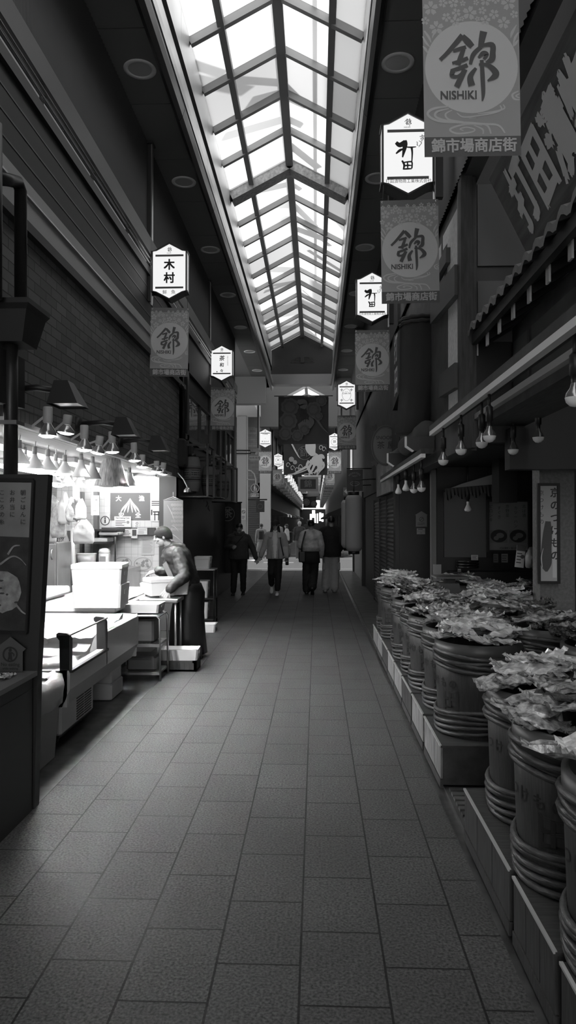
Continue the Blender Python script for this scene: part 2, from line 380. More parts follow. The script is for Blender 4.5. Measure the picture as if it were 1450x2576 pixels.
# left wall: fascia bands, then brick down to the stall opening
lw = MB()
Ylw0, Ylw1 = -6, 10.8
lw.box((XL - .1, Ylw0, H0 + 2.39), (XL, 17.9, H0 + 2.97), 0)                  # dark band with grooves
for z in (2.5, 2.66, 2.82): lw.box((XL, Ylw0, H0 + z), (XL + .004, Ylw1, H0 + z + .012), 3)
lw.box((XL - .1, Ylw0, H0 + 2.97), (XL + .03, 17.9, H0 + 3.06), 1)
lw.box((XL - .1, Ylw0, H0 + 3.2), (XL + .05, 17.9, H0 + 3.40), 3)
struct('wall_left.001', lw, [M_DARK, M_BLACK, M_STRIP, mat('dark trim', .07, .4)])
ls = MB()
for z0, z1 in ((2.07, 2.275), (2.30, 2.39)): ls.box((XL - .1, Ylw0, H0 + z0), (XL, Ylw1, H0 + z1), 0)
ls.box((XL - .12, Ylw0, H0 + 2.275), (XL - .02, Ylw1, H0 + 2.30), 1)
ls.box((XL, Ylw0, H0 + 2.27), (XL + .02, Ylw1, H0 + 2.282), 2); ls.box((XL, Ylw0, H0 + 2.065), (XL + .03, Ylw1, H0 + 2.08), 2)
struct('trim_5', ls, [M_STRIP, M_BLACK, M_STEEL])  # the strip's pale tone has the cove light put into its colour
sl = MB(); y = 1.6
while y < 16.5: sl.box((XL - .06, y + .02, H0 + 3.065), (XL - .02, y + 1.18, H0 + 3.195), 0); sl.box((XL - .03, y - .02, H0 + 3.06), (XL + .0, y + .02, H0 + 3.2), 1); y += 1.2
for z in (3.10, 3.16): sl.tube([(XL + .03, 1, H0 + z), (XL + .03, 17.8, H0 + z)], .014, 8, 2)
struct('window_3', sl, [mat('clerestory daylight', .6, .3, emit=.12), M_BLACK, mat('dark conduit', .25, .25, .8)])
bw = MB(); bw.box((XL - .2, Ylw0, 2.35), (XL, Ylw1, H0 + 2.0), 0)
bw.box((XL - .2, Ylw0, H0 + 2.0), (XL + .05, Ylw1, H0 + 2.07), 1)
struct('wall_left.002', bw, [M_BRICK, M_BLACK])
bs = MB(); bs.box((XL - .2, Ylw0, 2.22), (XL + .012, Ylw1, 2.35), 0); struct('trim_6', bs, [brickmat('soldier course', .15, .075, .13, off=0)])
bp_ = MB(); bp_.box((XL - .25, 10.3, 0), (XL, 10.8, 2.23), 0); struct('wall_left.003', bp_, [mat('stall pier', .08, .7)])
# ================================================================= recessed lights, lantern signs, printed banners
ORD = ['first', 'second', 'third', 'fourth', 'fifth', 'sixth', 'seventh', 'eighth', 'ninth', 'tenth', 'eleventh', 'twelfth', 'thirteenth', 'fourteenth', 'fifteenth', 'sixteenth', 'seventeenth', 'eighteenth']
M_RING = mat('lamp ring', .85, .5); M_LENS = mat('lamp lens', .5, .3)
lr = MB(); lr.lathe([(.165, 0), (.164, -.007), (.122, -.009), (.118, -.001)], n=36); ll = MB(); ll.lathe([(.0, -.003), (.06, -.004), (.12, -.002)], n=24)
proto = None
for side, x in (('left', -1.79), ('right', .82)):
    for i in range(7):
        lab = f'round recessed ceiling light in the strip {side} of the skylight, {ORD[i]} from the near end'
        loc = (x, 7.15 + 2.42 * i, ZC - .001)
        if proto is None:
            proto = thing('ceiling_light', lab, 'ceiling light', loc, 'round recessed ceiling lights'); lr.build('ring', [M_RING], proto, False); ll.build('lens', [M_LENS], proto, False)
        else: dup(proto, loc, None, lab)

# brush character of the market, traced as strokes
KIN = [[(432, 420, 50), (300, 570, 38), (228, 640, 34)], [(432, 425, 40), (480, 480, 58), (520, 525, 46)], [(345, 562, 26), (400, 545, 36), (462, 528, 34)],
       [(440, 545, 36), (412, 620, 46), (388, 690, 44)], [(335, 672, 24), (410, 655, 36), (478, 628, 34)], [(322, 742, 30), (400, 720, 38), (472, 692, 38)],
       [(340, 742, 46), (332, 785, 40), (380, 795, 30), (430, 762, 30)], [(450, 730, 46), (410, 810, 52), (372, 890, 52)],
       [(622, 390, 66), (606, 460, 58), (592, 535, 46)], [(595, 530, 36), (525, 600, 42), (498, 688, 26)], [(595, 520, 26), (695, 512, 46), (700, 590, 52), (690, 645, 56), (640, 675, 26)],
       [(572, 628, 20), (612, 590, 44), (646, 600, 40), (620, 645, 26)], [(575, 690, 22), (650, 695, 34), (708, 740, 52), (722, 790, 60), (650, 840, 14)],
       [(548, 722, 26), (496, 800, 52), (508, 880, 62)], [(600, 650, 34), (606, 800, 40), (610, 950, 34), (600, 1022, 14)]]
def kin(size, m=0):                      # centred glyph, given height
    s = size / 640.; return strokes(KIN, 480, 705, s, m)

# ---- hanging banner: origin at the middle of its bottom edge, facing -Y
def thin(name, r, t):                     # woven cloth that lets some light through
    m = bpy.data.materials.new(name); m.use_nodes = True; nt = m.node_tree; nt.nodes.remove(nt.nodes['Principled BSDF']); out = nt.nodes['Material Output']
    d = nt.nodes.new('ShaderNodeBsdfDiffuse'); d.inputs['Color'].default_value = (r, r, r, 1); q = nt.nodes.new('ShaderNodeBsdfTranslucent'); q.inputs['Color'].default_value = (t, t, t, 1)
    a = nt.nodes.new('ShaderNodeAddShader'); nt.links.new(d.outputs[0], a.inputs[0]); nt.links.new(q.outputs[0], a.inputs[1]); nt.links.new(a.outputs[0], out.inputs['Surface']); return m
M_CLOTH = thin('banner cloth', .32, .25); M_PALE = thin('banner disc', .5, .45); M_INK = mat('banner ink', .12, .8); M_BAND = mat('banner foot band', .13, .8)
M_FLOW = thin('banner blossom', .5, .35); M_TOP = mat('banner top tint', .22, .8); M_CORD = mat('cord', .06, .8)
BS = .458 / 867
def bx(x): return (x - 510) * BS
def bz(y): return (1515 - y) * BS
def banner_parts():
    W, Hh = .458, .826
    def bow(x, z): return .006 * math.sin(z / Hh * PI) * math.cos(x / W * PI) + .004 * math.sin(x * 14 + z * 5)
    cl = MB(); cz, rd_, n = bz(705), 418 * BS, 56; x1, z0, z1 = W / 2, bz(1335), Hh; vs = []
    for i in range(n):
        c, s_ = math.cos(2 * PI * i / n), math.sin(2 * PI * i / n); k = min(x1 / abs(c) if abs(c) > 1e-6 else 9, ((z1 - cz) / s_ if s_ > 1e-6 else (z0 - cz) / s_ if s_ < -1e-6 else 9)); vs += [(rd_ * c, 0, cz + rd_ * s_), (k * c, 0, cz + k * s_)]
    for sx, sz in ((1, 1), (-1, 1), (-1, -1), (1, -1)):      # square off the corners
        j = min(range(n), key=lambda i: math.hypot(vs[2 * i + 1][0] - sx * x1, vs[2 * i + 1][2] - (z1 if sz > 0 else z0))); vs[2 * j + 1] = (sx * x1, 0, z1 if sz > 0 else z0)
    cl.add(vs, [(2 * i, 2 * i + 1, (2 * i + 3) % (2 * n), (2 * i + 2) % (2 * n)) for i in range(n)], 0)
    rect(cl, -W / 2, 0, W / 2, bz(1335), 1)
    pr = MB(); rr = random.Random(5)
    # tinted top with blossoms
    for k in range(5): rect(pr, -W / 2, bz(60 + 28 * k - 10), W / 2, Hh - .0, 1, -.0004 - .0001 * k) if k == 0 else None
    def blossom(x, y, r, rot):
        for p in range(5):
            yl = -.0012 + lift() * .4
            a = rot + p * 2 * PI / 5; c, s_ = math.cos(a), math.sin(a)
            pts = [(.18, -.08), (.55, -.3), (.92, -.22), (.84, 0), (.92, .22), (.55, .3), (.18, .08)]
            pr.poly([(bx(x) + (u * c - v * s_) * r * BS, yl, bz(y) + (u * s_ + v * c) * r * BS) for u, v in pts], 0)
    for x, y, r, rot in [(150, 165, 72, .3), (262, 120, 46, 0), (355, 120, 50, .4), (500, 215, 70, .1), (380, 210, 45, .7), (645, 105, 55, .2), (735, 100, 42, .9), (850, 130, 72, .5), (615, 195, 40, .1), (200, 345, 70, .4),
                      (805, 310, 62, .2), (300, 55, 40, 0), (690, 35, 40, .4), (720, 230, 50, .8), (290, 250, 46, 1), (100, 280, 42, .2), (900, 235, 40, .6), (440, 125, 30, .3), (560, 120, 30, 0), (370, 290, 50, .5), (640, 285, 52, .2), (110, 60, 36, .3), (880, 40, 36, 0), (480, 40, 34, .2), (200, 40, 30, .7), (580, 45, 30, .4), (800, 30, 34, .1), (430, 265, 26, .1), (570, 270, 26, .6)]:
        blossom(x, y, r, rot)
    for st in [[(90, 370, 14), (130, 430, 22), (150, 480, 4)], [(75, 420, 10), (105, 480, 22), (140, 520, 4)], [(920, 330, 6), (880, 400, 26), (865, 450, 4)], [(935, 400, 8), (905, 450, 22), (885, 520, 4)], [(75, 510, 8), (100, 540, 24), (120, 580, 4)], [(930, 470, 8), (910, 500, 24), (885, 530, 4)], [(160, 440, 4), (175, 400, 14), (215, 360, 4)]]:
        ribbon(pr, [(bx(x), bz(y), w * BS) for x, y, w in st], 0)
    # stream lines
    for st in [[(300, 1060, 12), (160, 1080, 22), (110, 1130, 22), (200, 1190, 22), (420, 1210, 20), (600, 1225, 18), (740, 1240, 18), (800, 1310, 14)],
               [(300, 1080, 8), (190, 1110, 20), (190, 1160, 20), (330, 1200, 18), (520, 1215, 16), (640, 1240, 18), (675, 1315, 14)], [(330, 1095, 8), (270, 1130, 16), (300, 1180, 16), (430, 1205, 12)],
               [(370, 1120, 8), (430, 1160, 14), (560, 1150, 10), (690, 1130, 14), (770, 1100, 16), (760, 1060, 10)], [(560, 1130, 6), (720, 1110, 14), (800, 1085, 14), (790, 1050, 8)],
               [(600, 1235, 8), (440, 1225, 16), (310, 1265, 18), (370, 1305, 16), (500, 1295, 14), (530, 1270, 12), (460, 1250, 12), (400, 1265, 12), (430, 1280, 6)],
               [(520, 1232, 6), (600, 1270, 16), (605, 1315, 12)], [(930, 930, 8), (875, 960, 18), (890, 1000, 18), (940, 1010, 8)], [(940, 955, 6), (905, 975, 14), (940, 995, 6)], [(460, 1165, 4), (560, 1168, 10), (480, 1172, 4)]]:
        ribbon(pr, [(bx(x), bz(y), w * BS) for x, y, w in st], 0); 
    for v in pr.v: v.y -= .0006
    dk = MB(); disc(dk, 0, bz(705), 418 * BS, 0, 56, flat=True)
    ik = MB(); ik.merge(strokes(KIN, 510, 1515, BS, 0)); ik.merge(text_mb('NISHIKI', 108 * BS, 0, .02, xs=.92), M=T(bx(389), 0, bz(966))); ik.xf(T(0, -.0045, 0))
    ft = MB(); ft.merge(text_mb('錦市場商店街', 132 * BS, 0, .028, xs=.97), M=T(bx(523), -.0022, bz(1425)))
    gm = []
    for sx in (-1, 1):
        g = MB(); g.lathe([(.004, -.001), (.009, -.001), (.009, .001), (.004, .001)], (sx * (W / 2 - .016), -.002, Hh - .014), 12, 0, Vector((0, 1, 0))); gm.append(g)
    cd = []
    for sx in (-1, 1):
        g = MB(); g.tube([(sx * (W / 2 - .016), -.001, Hh - .014), (sx * (W / 2 - .03), .03, Hh + .14)], .0022, 6); cd.append(g)
    return cl, pr, dk, ik, ft, gm, cd
def make_banner(label, group):
    t = thing('hanging_banner', label, 'banner', (0, 0, 0), group); cl, pr, dk, ik, ft, gm, cd = banner_parts()
    c = cl.build('cloth', [M_CLOTH, M_BAND], t, False)
    pr.build('blossom_print', [M_FLOW, M_TOP], c, False); dk.build('pale_disc', [M_PALE], c, False); ik.build('brush_character', [M_INK], c, False); ft.build('foot_lettering', [mat('banner letters', .55, .8)], c, False)
    for g in gm: g.build('grommet', [M_STEEL], t, False)
    for g in cd: g.build('cord', [M_CORD], t, False)
    return t

# ---- lantern sign: origin at the bottom tip, front face at y = 0
LW, LH, LD = .425, .688, .15
M_LAMP = mat('lit acrylic', .25, .4, emit=.70); M_LSIDE = mat('lit acrylic side', .7, .4, emit=.26); M_LFR = mat('lantern frame', .03, .4); M_LBAR = mat('lantern bar', .16, .6); M_LINK = mat('lantern ink', .02, .6)
def hexo(i):      # outline of the lantern face inset by i
    w, h = LW / 2 - i, LH
    s1, s2 = .105, h - .103
    return [(0, 0, i * 1.15), (w - .045, 0, s1 - .015 + i * .5), (w, 0, s1 + i * .2), (w, 0, s2 - i * .2), (w - .045, 0, s2 + .012 - i * .5), (0, 0, h - i * 1.15), (-w + .045, 0, s2 + .012 - i * .5), (-w, 0, s2 - i * .2), (-w, 0, s1 + i * .2), (-w + .045, 0, s1 - .015 + i * .5)]
def lantern_proto(side):
    out = {}
    f = MB(); o = [Vector(p) for p in hexo(0)]; q = [Vector(p) for p in hexo(.014)]; n = len(o)
    for y0, y1 in ((-.012, .012), (LD - .012, LD + .012)):
        a = [p + Vector((0, y0, 0)) for p in o]; b = [p + Vector((0, y1, 0)) for p in o]; c_ = [p + Vector((0, y0, 0)) for p in q]; d = [p + Vector((0, y1, 0)) for p in q]
        f.add(a + b + c_ + d, [k for i in range(n) for k in ((i, (i + 1) % n, n + (i + 1) % n, n + i), (2 * n + i, 2 * n + (i + 1) % n, (i + 1) % n, i), (n + i, n + (i + 1) % n, 3 * n + (i + 1) % n, 3 * n + i), (3 * n + i, 3 * n + (i + 1) % n, 2 * n + (i + 1) % n, 2 * n + i))], 0)
    for i in (0, 1, 8, 9, 4, 5, 6): f.quad(o[i], o[(i + 1) % n], o[(i + 1) % n] + Vector((0, LD, 0)), o[i] + Vector((0, LD, 0)), 0)
    for sx in (-1, 1):
        for z in (.105, LH - .103): f.box((sx * LW / 2 - .008, 0, z - .008), (sx * LW / 2 + .008, LD, z + .008))
    out['frame'] = f
    out['face'] = MB().poly([p + Vector((0, .002, 0)) for p in q]); out['back'] = MB().poly([p + Vector((0, LD - .002, 0)) for p in reversed(q)])
    out['sides'] = [MB().quad((sx * (LW / 2 - .003), .012, .11), (sx * (LW / 2 - .003), LD - .012, .11), (sx * (LW / 2 - .003), LD - .012, LH - .11), (sx * (LW / 2 - .003), .012, LH - .11)) for sx in (-1, 1)]
    br = MB(); zt = lambda y: LH * (1 - (y - 172) / 628.); xs = lambda x: (x - 333) / 388. * LW
    rect(br, xs(180), zt(324), xs(490), zt(302), 0, -.0008); rect(br, xs(178), zt(677), xs(488), zt(656), 0, -.0008)
    out['bars'] = br
    k = MB(); k.merge(kin(.068), M=T(0, -.001, LH - .088)); k.merge(text_mb('NISHIKI', .016, xs=1.), M=T(-.005, -.001, LH - .126)); out['crest'] = k
    p = MB(); e = -1 if side == 'left' else 1
    p.box((e * (LW / 2 + .012) - .006, .03, -.05), (e * (LW / 2 + .012) + .006, .1, ZC - 4.25), 1)
    p.box((e * (LW / 2 + .05) - .03, .035, .0), (e * (LW / 2 + .05) + .03, .095, ZC - 4.25), 0)
    p.box((e * (LW / 2 + .0), .05, .12), (e * (LW / 2 + .06), .09, .15), 0); p.box((e * (LW / 2 + .0), .05, .5), (e * (LW / 2 + .06), .09, .53), 0)
    p.box((e * (LW / 2 + .09) - .1, .0, ZC - 4.27), (e * (LW / 2 + .09) + .1, .14, ZC - 4.25), 0)
    out['pole'] = p
    return out
LP = {s: lantern_proto(s) for s in ('left', 'right')}; LPM = {}
def lantern(side, loc, label, letters):
    t = thing('lantern_sign', label, 'lantern sign', loc, 'backlit lantern signs along the street'); d = LP[side]
    def put(key, mb, name, mats, par):
        if (side, key) not in LPM: LPM[(side, key)] = mb.mesh(name, mats)
        o = bpy.data.objects.new(name, LPM[(side, key)]); C.objects.link(o); o.parent = par; return o
    put('frame', d['frame'], 'frame', [M_LFR], t); fc = put('face', d['face'], 'face_panel', [M_LAMP], t); put('back', d['back'], 'back_panel', [M_LAMP], t)
    for i, sd in enumerate(d['sides']): put('s%d' % i, sd, 'side_panel', [M_LSIDE], t)
    put('bars', d['bars'], 'printed_bars', [M_LBAR], fc); put('crest', d['crest'], 'crest', [M_LINK], fc); put('pole', d['pole'], 'pole', [M_DARK, M_STEEL], t)
    if letters is not None: letters.build('lettering', [M_LINK, M_LBAR], fc, False)
    return t
Y0 = -.0012
def let_kimura():
    m = MB(); m.merge(text_mb('木', .135, 0, .03), M=T(0, Y0, .415)); m.merge(text_mb('村', .135, 0, .03), M=T(0, Y0, .255)); m.merge(text_mb('鮮', .055), M=T(-.055, Y0, .088)); m.merge(text_mb('魚', .055), M=T(.05, Y0, .088)); return m
def let_chawawa():
    m = MB(); m.merge(text_mb('茶', .105, 0, .015, shear=.15), M=T(.0, Y0, .43)); m.merge(text_mb('和', .085, 0, .02, shear=.1), M=T(0, Y0, .305)); m.merge(text_mb('々', .07, 0, .02), M=T(0, Y0, .195))
    m.merge(column_text('京都の日本茶専門', .022), M=T(.115, Y0, .47)); rect(m, -.1, .17, -.08, .19, 1, Y0); return m
def let_uchida():
    # brush strokes traced in pixels of the face (132 px wide)
    S = [[(1155, 1300, 30), (1190, 1325, 44), (1240, 1300, 48)], [(1236, 1282, 34), (1238, 1330, 44), (1215, 1440, 12)], [(1155, 1405, 12), (1190, 1375, 24), (1225, 1360, 10)], [(1250, 1345, 10), (1290, 1348, 14), (1340, 1345, 8)],
         [(1298, 1345, 22), (1304, 1400, 16), (1300, 1490, 10)], [(1210, 1470, 16), (1230, 1510, 20), (1222, 1555, 12)], [(1230, 1488, 12), (1280, 1482, 14), (1302, 1490, 14), (1300, 1545, 14)], [(1260, 1485, 12), (1262, 1520, 14), (1262, 1550, 8)], [(1228, 1520, 12), (1265, 1516, 16), (1300, 1518, 8)], [(1222, 1550, 12), (1262, 1548, 16), (1300, 1548, 10)],
         [(1372, 1250, 5), (1415, 1246, 7)], [(1396, 1232, 7), (1394, 1250, 4)], [(1380, 1270, 6), (1405, 1262, 7), (1402, 1280, 5), (1382, 1280, 4)], [(1394, 1285, 6), (1392, 1300, 3)], [(1342, 1300, 4), (1352, 1305, 5), (1350, 1330, 6), (1360, 1332, 3)], [(1366, 1290, 4), (1390, 1310, 6), (1365, 1340, 3)], [(1385, 1320, 4), (1362, 1350, 3)]]
    m = strokes(S, 1265, 1795, LW / 480., 0); m.xf(T(0, Y0, .0)); m.merge(text_mb('打田漬物商工業株式会社', .037, 0, .0, xs=.92), M=T(.005, Y0, .118)); return m
def let_oval():
    m = MB(); ringflat(m, 0, .345, .145, .006, 0, 40, .105); m.merge(text_mb('CHA-YA', .05, 0, .012), M=T(0, Y0, .375)); m.merge(text_mb('SNOOPY', .02), M=T(0, 0, .415))
    for x, z in ((-.115, .46), (.115, .46), (-.115, .215), (.115, .215)):
        for a in range(4): ribbon(m, [(x, z, .004), (x + .02 * math.cos(a * 1.5), z + .02 * math.sin(a * 1.5), .014), (x + .036 * math.cos(a * 1.5), z + .036 * math.sin(a * 1.5), .002)])
    m.xf(T(0, Y0, 0)); return m
def let_love():
    m = MB(); m.merge(text_mb('I Love', .075, 0, .012), M=T(0, Y0, .5)); m.merge(text_mb('×', .05), M=T(0, Y0, .34)); m.merge(text_mb('タコハイ', .07, 0, .015), M=T(0, Y0, .225)); m.merge(text_mb('ダコハイバー', .035), M=T(0, Y0, .1)); return m
def let_ring():
    m = MB(); ringflat(m, 0, .34, .13, .008); m.merge(text_mb('錦', .12), M=T(0, 0, .34)); m.merge(text_mb('京都錦', .05, xs=1.2), M=T(0, 0, .1)); m.xf(T(0, Y0, 0)); return m
def let_genzo():
    m = MB(); m.merge(text_mb('元', .17, 0, .02), M=T(0, Y0, .43)); m.merge(text_mb('蔵', .17, 0, .02), M=T(0, Y0, .25)); return m
ZT = H0 + 2.665
LX = -1.765; RXX = .752
lan = [('left', LX, 8.5, 'white backlit lantern sign nearest on the left, two thick plain characters', let_kimura()),
       ('left', LX - .03, 13.5, 'second lit lantern sign along the left wall, three loose brush characters', let_chawawa()),
       ('right', RXX, 5.85, 'largest lit lantern sign at upper right, black brush characters, cut off by a banner', let_uchida()),
       ('right', RXX, 9.6, 'second lit lantern sign on the right, same brush characters, half hidden by the second banner', let_uchida()),
       ('right', RXX - .03, 17.0, 'third lit lantern sign on the right with a thin oval emblem', let_oval()),
       ('left', LX - .08, 25.8, 'small bright lantern sign left of the dark tapestry, three short lines of text', let_love()),
       ('left', LX - .1, 35.0, 'small lit lantern sign with a thin ring emblem, left of the octopus tapestry', let_ring()),
       ('right', RXX - .06, 27.0, 'small lit lantern sign mostly hidden behind the fourth right banner', let_ring()),
       ('right', RXX - .08, 34.5, 'small lit lantern sign right of the octopus tapestry, two bold characters', let_genzo())]
for s_, x, y, lab, lt in lan: lantern(s_, x, (y), lab, lt) if False else lantern(s_, (x, y, ZT), lab, lt)
for i in range(14):
    y = 38.5 + 4.0 * i
    for s_, x in (('left', -1.88), ('right', .68)):
        lantern(s_, (x, y, ZT), f'tiny lit lantern sign deep in the far arcade, {ORD[i]} of the receding {s_} row', None)
ZBN = H0 - 1.74 + 3.48 - .0          # bottom edge of the banners: 1.74 above the eye
ZBN = H0 + 1.735
ban = [(LX - .0, 8.5, .03, 'grey printed banner under the nearest left lantern sign'), (LX - .03, 13.6, .0, 'grey printed banner under the second left lantern sign'),
       (.745, 3.43, .03, 'largest grey printed banner at the top right, closest to the viewer'), (.752, 5.72, .0, 'grey printed banner in front of the half-timbered wall, second on the right'),
       (.755, 9.6, 0., 'grey printed banner beside the draped dark cloth, third on the right'), (.74, 17.3, 0, 'grey printed banner under the oval-emblem lantern sign, fourth on the right'),
       (-1.845, 25.8, 0, 'dim printed banner under the lantern sign over the road mouth'), (-1.9, 35.0, 0, 'dim printed banner left of the octopus tapestry, under the ring emblem lantern'), (.68, 26.0, 0, 'dim printed banner just behind and left of the black hanging signboard'), (.66, 34.5, 0, 'dim printed banner right of the framed board, under the two-character lantern sign')]
bp0 = make_banner(ban[0][3], 'printed banners under the lantern signs')
for i, (x, y, rz, lab) in enumerate(ban):
    b = bp0 if i == 0 else dup(bp0, (0, 0, 0), 0, lab)
    b.location = (x, y - .02, ZBN); b.rotation_euler = (0, (.018 if x < 0 else -.012) * (1 if i < 4 else .4), rz)
for i in range(14):
    y = 38.5 + 4.0 * i
    for s_, x in (('left', -1.93), ('right', .68)):
        b = dup(bp0, (x, y, ZBN), 0, f'tiny dim banner deep in the far arcade, {ORD[i]} of the receding {s_} row')
# ================================================================= the lit fish stall on the left
M_TILE = brickmat('white wall tile', .75, .1, .1, .004, .55, 'X', .25, off=0, bump=.2, vary=.02); M_TILEY = brickmat('white wall tile side', .75, .1, .1, .004, .55, 'Y', .25, off=0, bump=.2, vary=.02)
M_FOAM = mat('white foam', .7, .7, noise_s=80, bump=.03); M_ICE = mat('crushed ice', .85, .4, noise_s=60, bump=.6); M_ENAM = mat('white enamel', .72, .3, noise_s=2, noise_a=.06)
M_STAIN = mat('stainless', .55, .28, .85, noise_s=4, noise_a=.1); M_PAPER = mat('paper', .72, .8); M_LID = mat('grey foam lid', .5, .7); M_BAG = mat('thin plastic bag', .75, .25, alpha=.75)
M_BAG2 = mat('hung plastic bag', .42, .25, alpha=.85, noise_s=18, noise_a=.35, bump=.4); M_BULB = mat('lit bulb glass', 1, .3, emit=14.); M_SHADE = mat('lamp shade white', .75, .4); M_REFL = mat('reflector bulb', .6, .2, .7); M_GLASS = mat('clear guard', .9, .05, alpha=.14); M_PRINT = mat('dark print', .06, .7); M_MID = mat('mid print', .28, .7)
M_TUBE = mat('lit fluorescent tube', 1, .3, emit=18.)

YB = 10.35                                   # tiled end wall of the stall
sw = MB(); sw.box((-4.2, YB, 0), (-2.03, YB + .1, 2.3), 0); struct('wall_stall', sw, [M_TILE])
sw = MB(); sw.box((-4.3, 3.0, 0), (-4.2, YB + .1, 2.3), 0); struct('wall_stall.001', sw, [M_TILEY])
sw = MB(); sw.box((-4.3, 3.0, 2.24), (-2.06, YB + .1, 2.34), 0); sw.box((-2.3, 3., 2.215), (-2.03, 10.3, 2.24), 0)
struct('ceiling.002', sw, [mat('stall soffit boards', .55, .5, noise_s=4, noise_a=.15, scale3=(12, .4, 1))])
sw = MB(); sw.box((-4.3, 2.9, 0), (-2.06, 3.0, 2.3), 0); sw.box((-4.3, -3.5, 0), (-2.3, -3.4, 2.3), 0); struct('wall_stall.002', sw, [M_DARK])
for i, (x, y0, y1) in enumerate(((-2.55, 4.6, 7.0), (-2.55, 7.3, 9.9), (-3.4, 5, 9.5))):
    t = thing('fluorescent_fixture', ['bright strip light under the stall soffit, near length by the lamp row', 'bright strip light under the stall soffit, far length toward the tiled wall', 'strip light deep inside the stall above the stainless fridge'][i], 'strip light', (x, y0, 2.16))
    MB().box((x - .05, y0, 2.19), (x + .05, y1, 2.238)).build('housing', [M_SHADE], t); MB().tube([(x, y0 + .03, 2.17), (x, y1 - .03, 2.17)], .018, 8).build('tube', [M_TUBE], t)

t = thing('fluorescent_fixture', 'bright strip light across the top of the tiled end wall', 'strip light', (-2.75, 9.75, 2.16))
MB().box((-3.3, 9.7, 2.19), (-2.2, 9.8, 2.238)).build('housing', [M_SHADE], t); MB().tube([(-3.27, 9.75, 2.17), (-2.23, 9.75, 2.17)], .018, 8).build('tube', [mat('bright lit tube', 1, .3, emit=75.)], t)
m = MB(); m.tube([(-3.0, 8.3, 2.12), (-2.3, 8.3, 2.12)], .012, 8); m.tube([(-3.0, 8.3, 2.12), (-3.0, 8.3, 2.23)], .008, 6); m.tube([(-2.3, 8.3, 2.12), (-2.3, 8.3, 2.23)], .008, 6); one('hanging_rail', m, [M_STAIN], 'thin steel rail under the stall soffit from which the bags hang', 'rail')
def spot(parent, loc, e, ang=120, tgt=(0, 0, -1), size=.03):
    l = bpy.data.lights.new('bulb_light', 'SPOT'); l.energy = e; l.spot_size = math.radians(ang); l.spot_blend = .6; l.shadow_soft_size = size
    o = bpy.data.objects.new('bulb_light', l); C.objects.link(o); o.parent = parent; o.location = Vector(loc) - parent_loc(parent)
    o.rotation_mode = 'QUATERNION'; o.rotation_quaternion = Vector(tgt).to_track_quat('-Z', 'Y'); return o

# spot lamps on the outer rail under the brick wall
rl = MB(); rl.box((-1.99, 4.4, 2.205), (-1.95, 9.6, 2.235)); rail = one('lamp_rail', rl, [M_SHADE], 'white lamp rail running below the brick wall, carrying the outer spot lamps', 'lamp rail')
outer = [(120, 1092, 1022, 0), (166, 1085, 1042, .2), (212, 1128, 1068, .0), (246, 1136, 1095, .25), (283, 1134, 1084, -.05), (339, 1156, 1112, -.1), (358, 1172, 1142, 0), (394, 1184, 1158, 0), (409, 1190, 1162, .2)]
for i, (x, y, yt, tilt) in enumerate(outer):
    p = PX(x, y, -1.86); pt = PX(x - 4, yt, -1.86); h = (pt.z - p.z)
    t = thing('spot_lamp', f'white holder spot lamp with reflector bulb on the outer rail, {ORD[i]} from the near end', 'lamp', p, 'outer spot lamps')
    ax = Vector((tilt * .6, 0, 1)).normalized()
    hb = MB(); hb.lathe([(.001, h * 1.0), (.03, h * 1.0), (.033, h * .96), (.033, h * .46), (.026, h * .4)], p, 16, 0, ax); hb.build('holder', [M_SHADE], t)
    bb = MB(); bb.lathe([(.022, h * .42), (.03, h * .34), (.056, h * .12), (.062, .0), (.06, -.012)], p, 20, 0, ax); bb.build('reflector', [M_REFL], t)
    fc = MB(); fc.lathe([(.06, -.012), (.035, -.024), (.001, -.028)], p, 20, 0, ax); fc.build('lens', [M_BULB], t)
    MB().bar(p + ax * h * .75, (-1.96, p.y - .05, 2.22), .016).build('bracket', [M_SHADE], t)
    spot(t, p - ax * .035, 62, 135, (-.12 + .35 * (i in (1, 3, 5)), .05, -1))
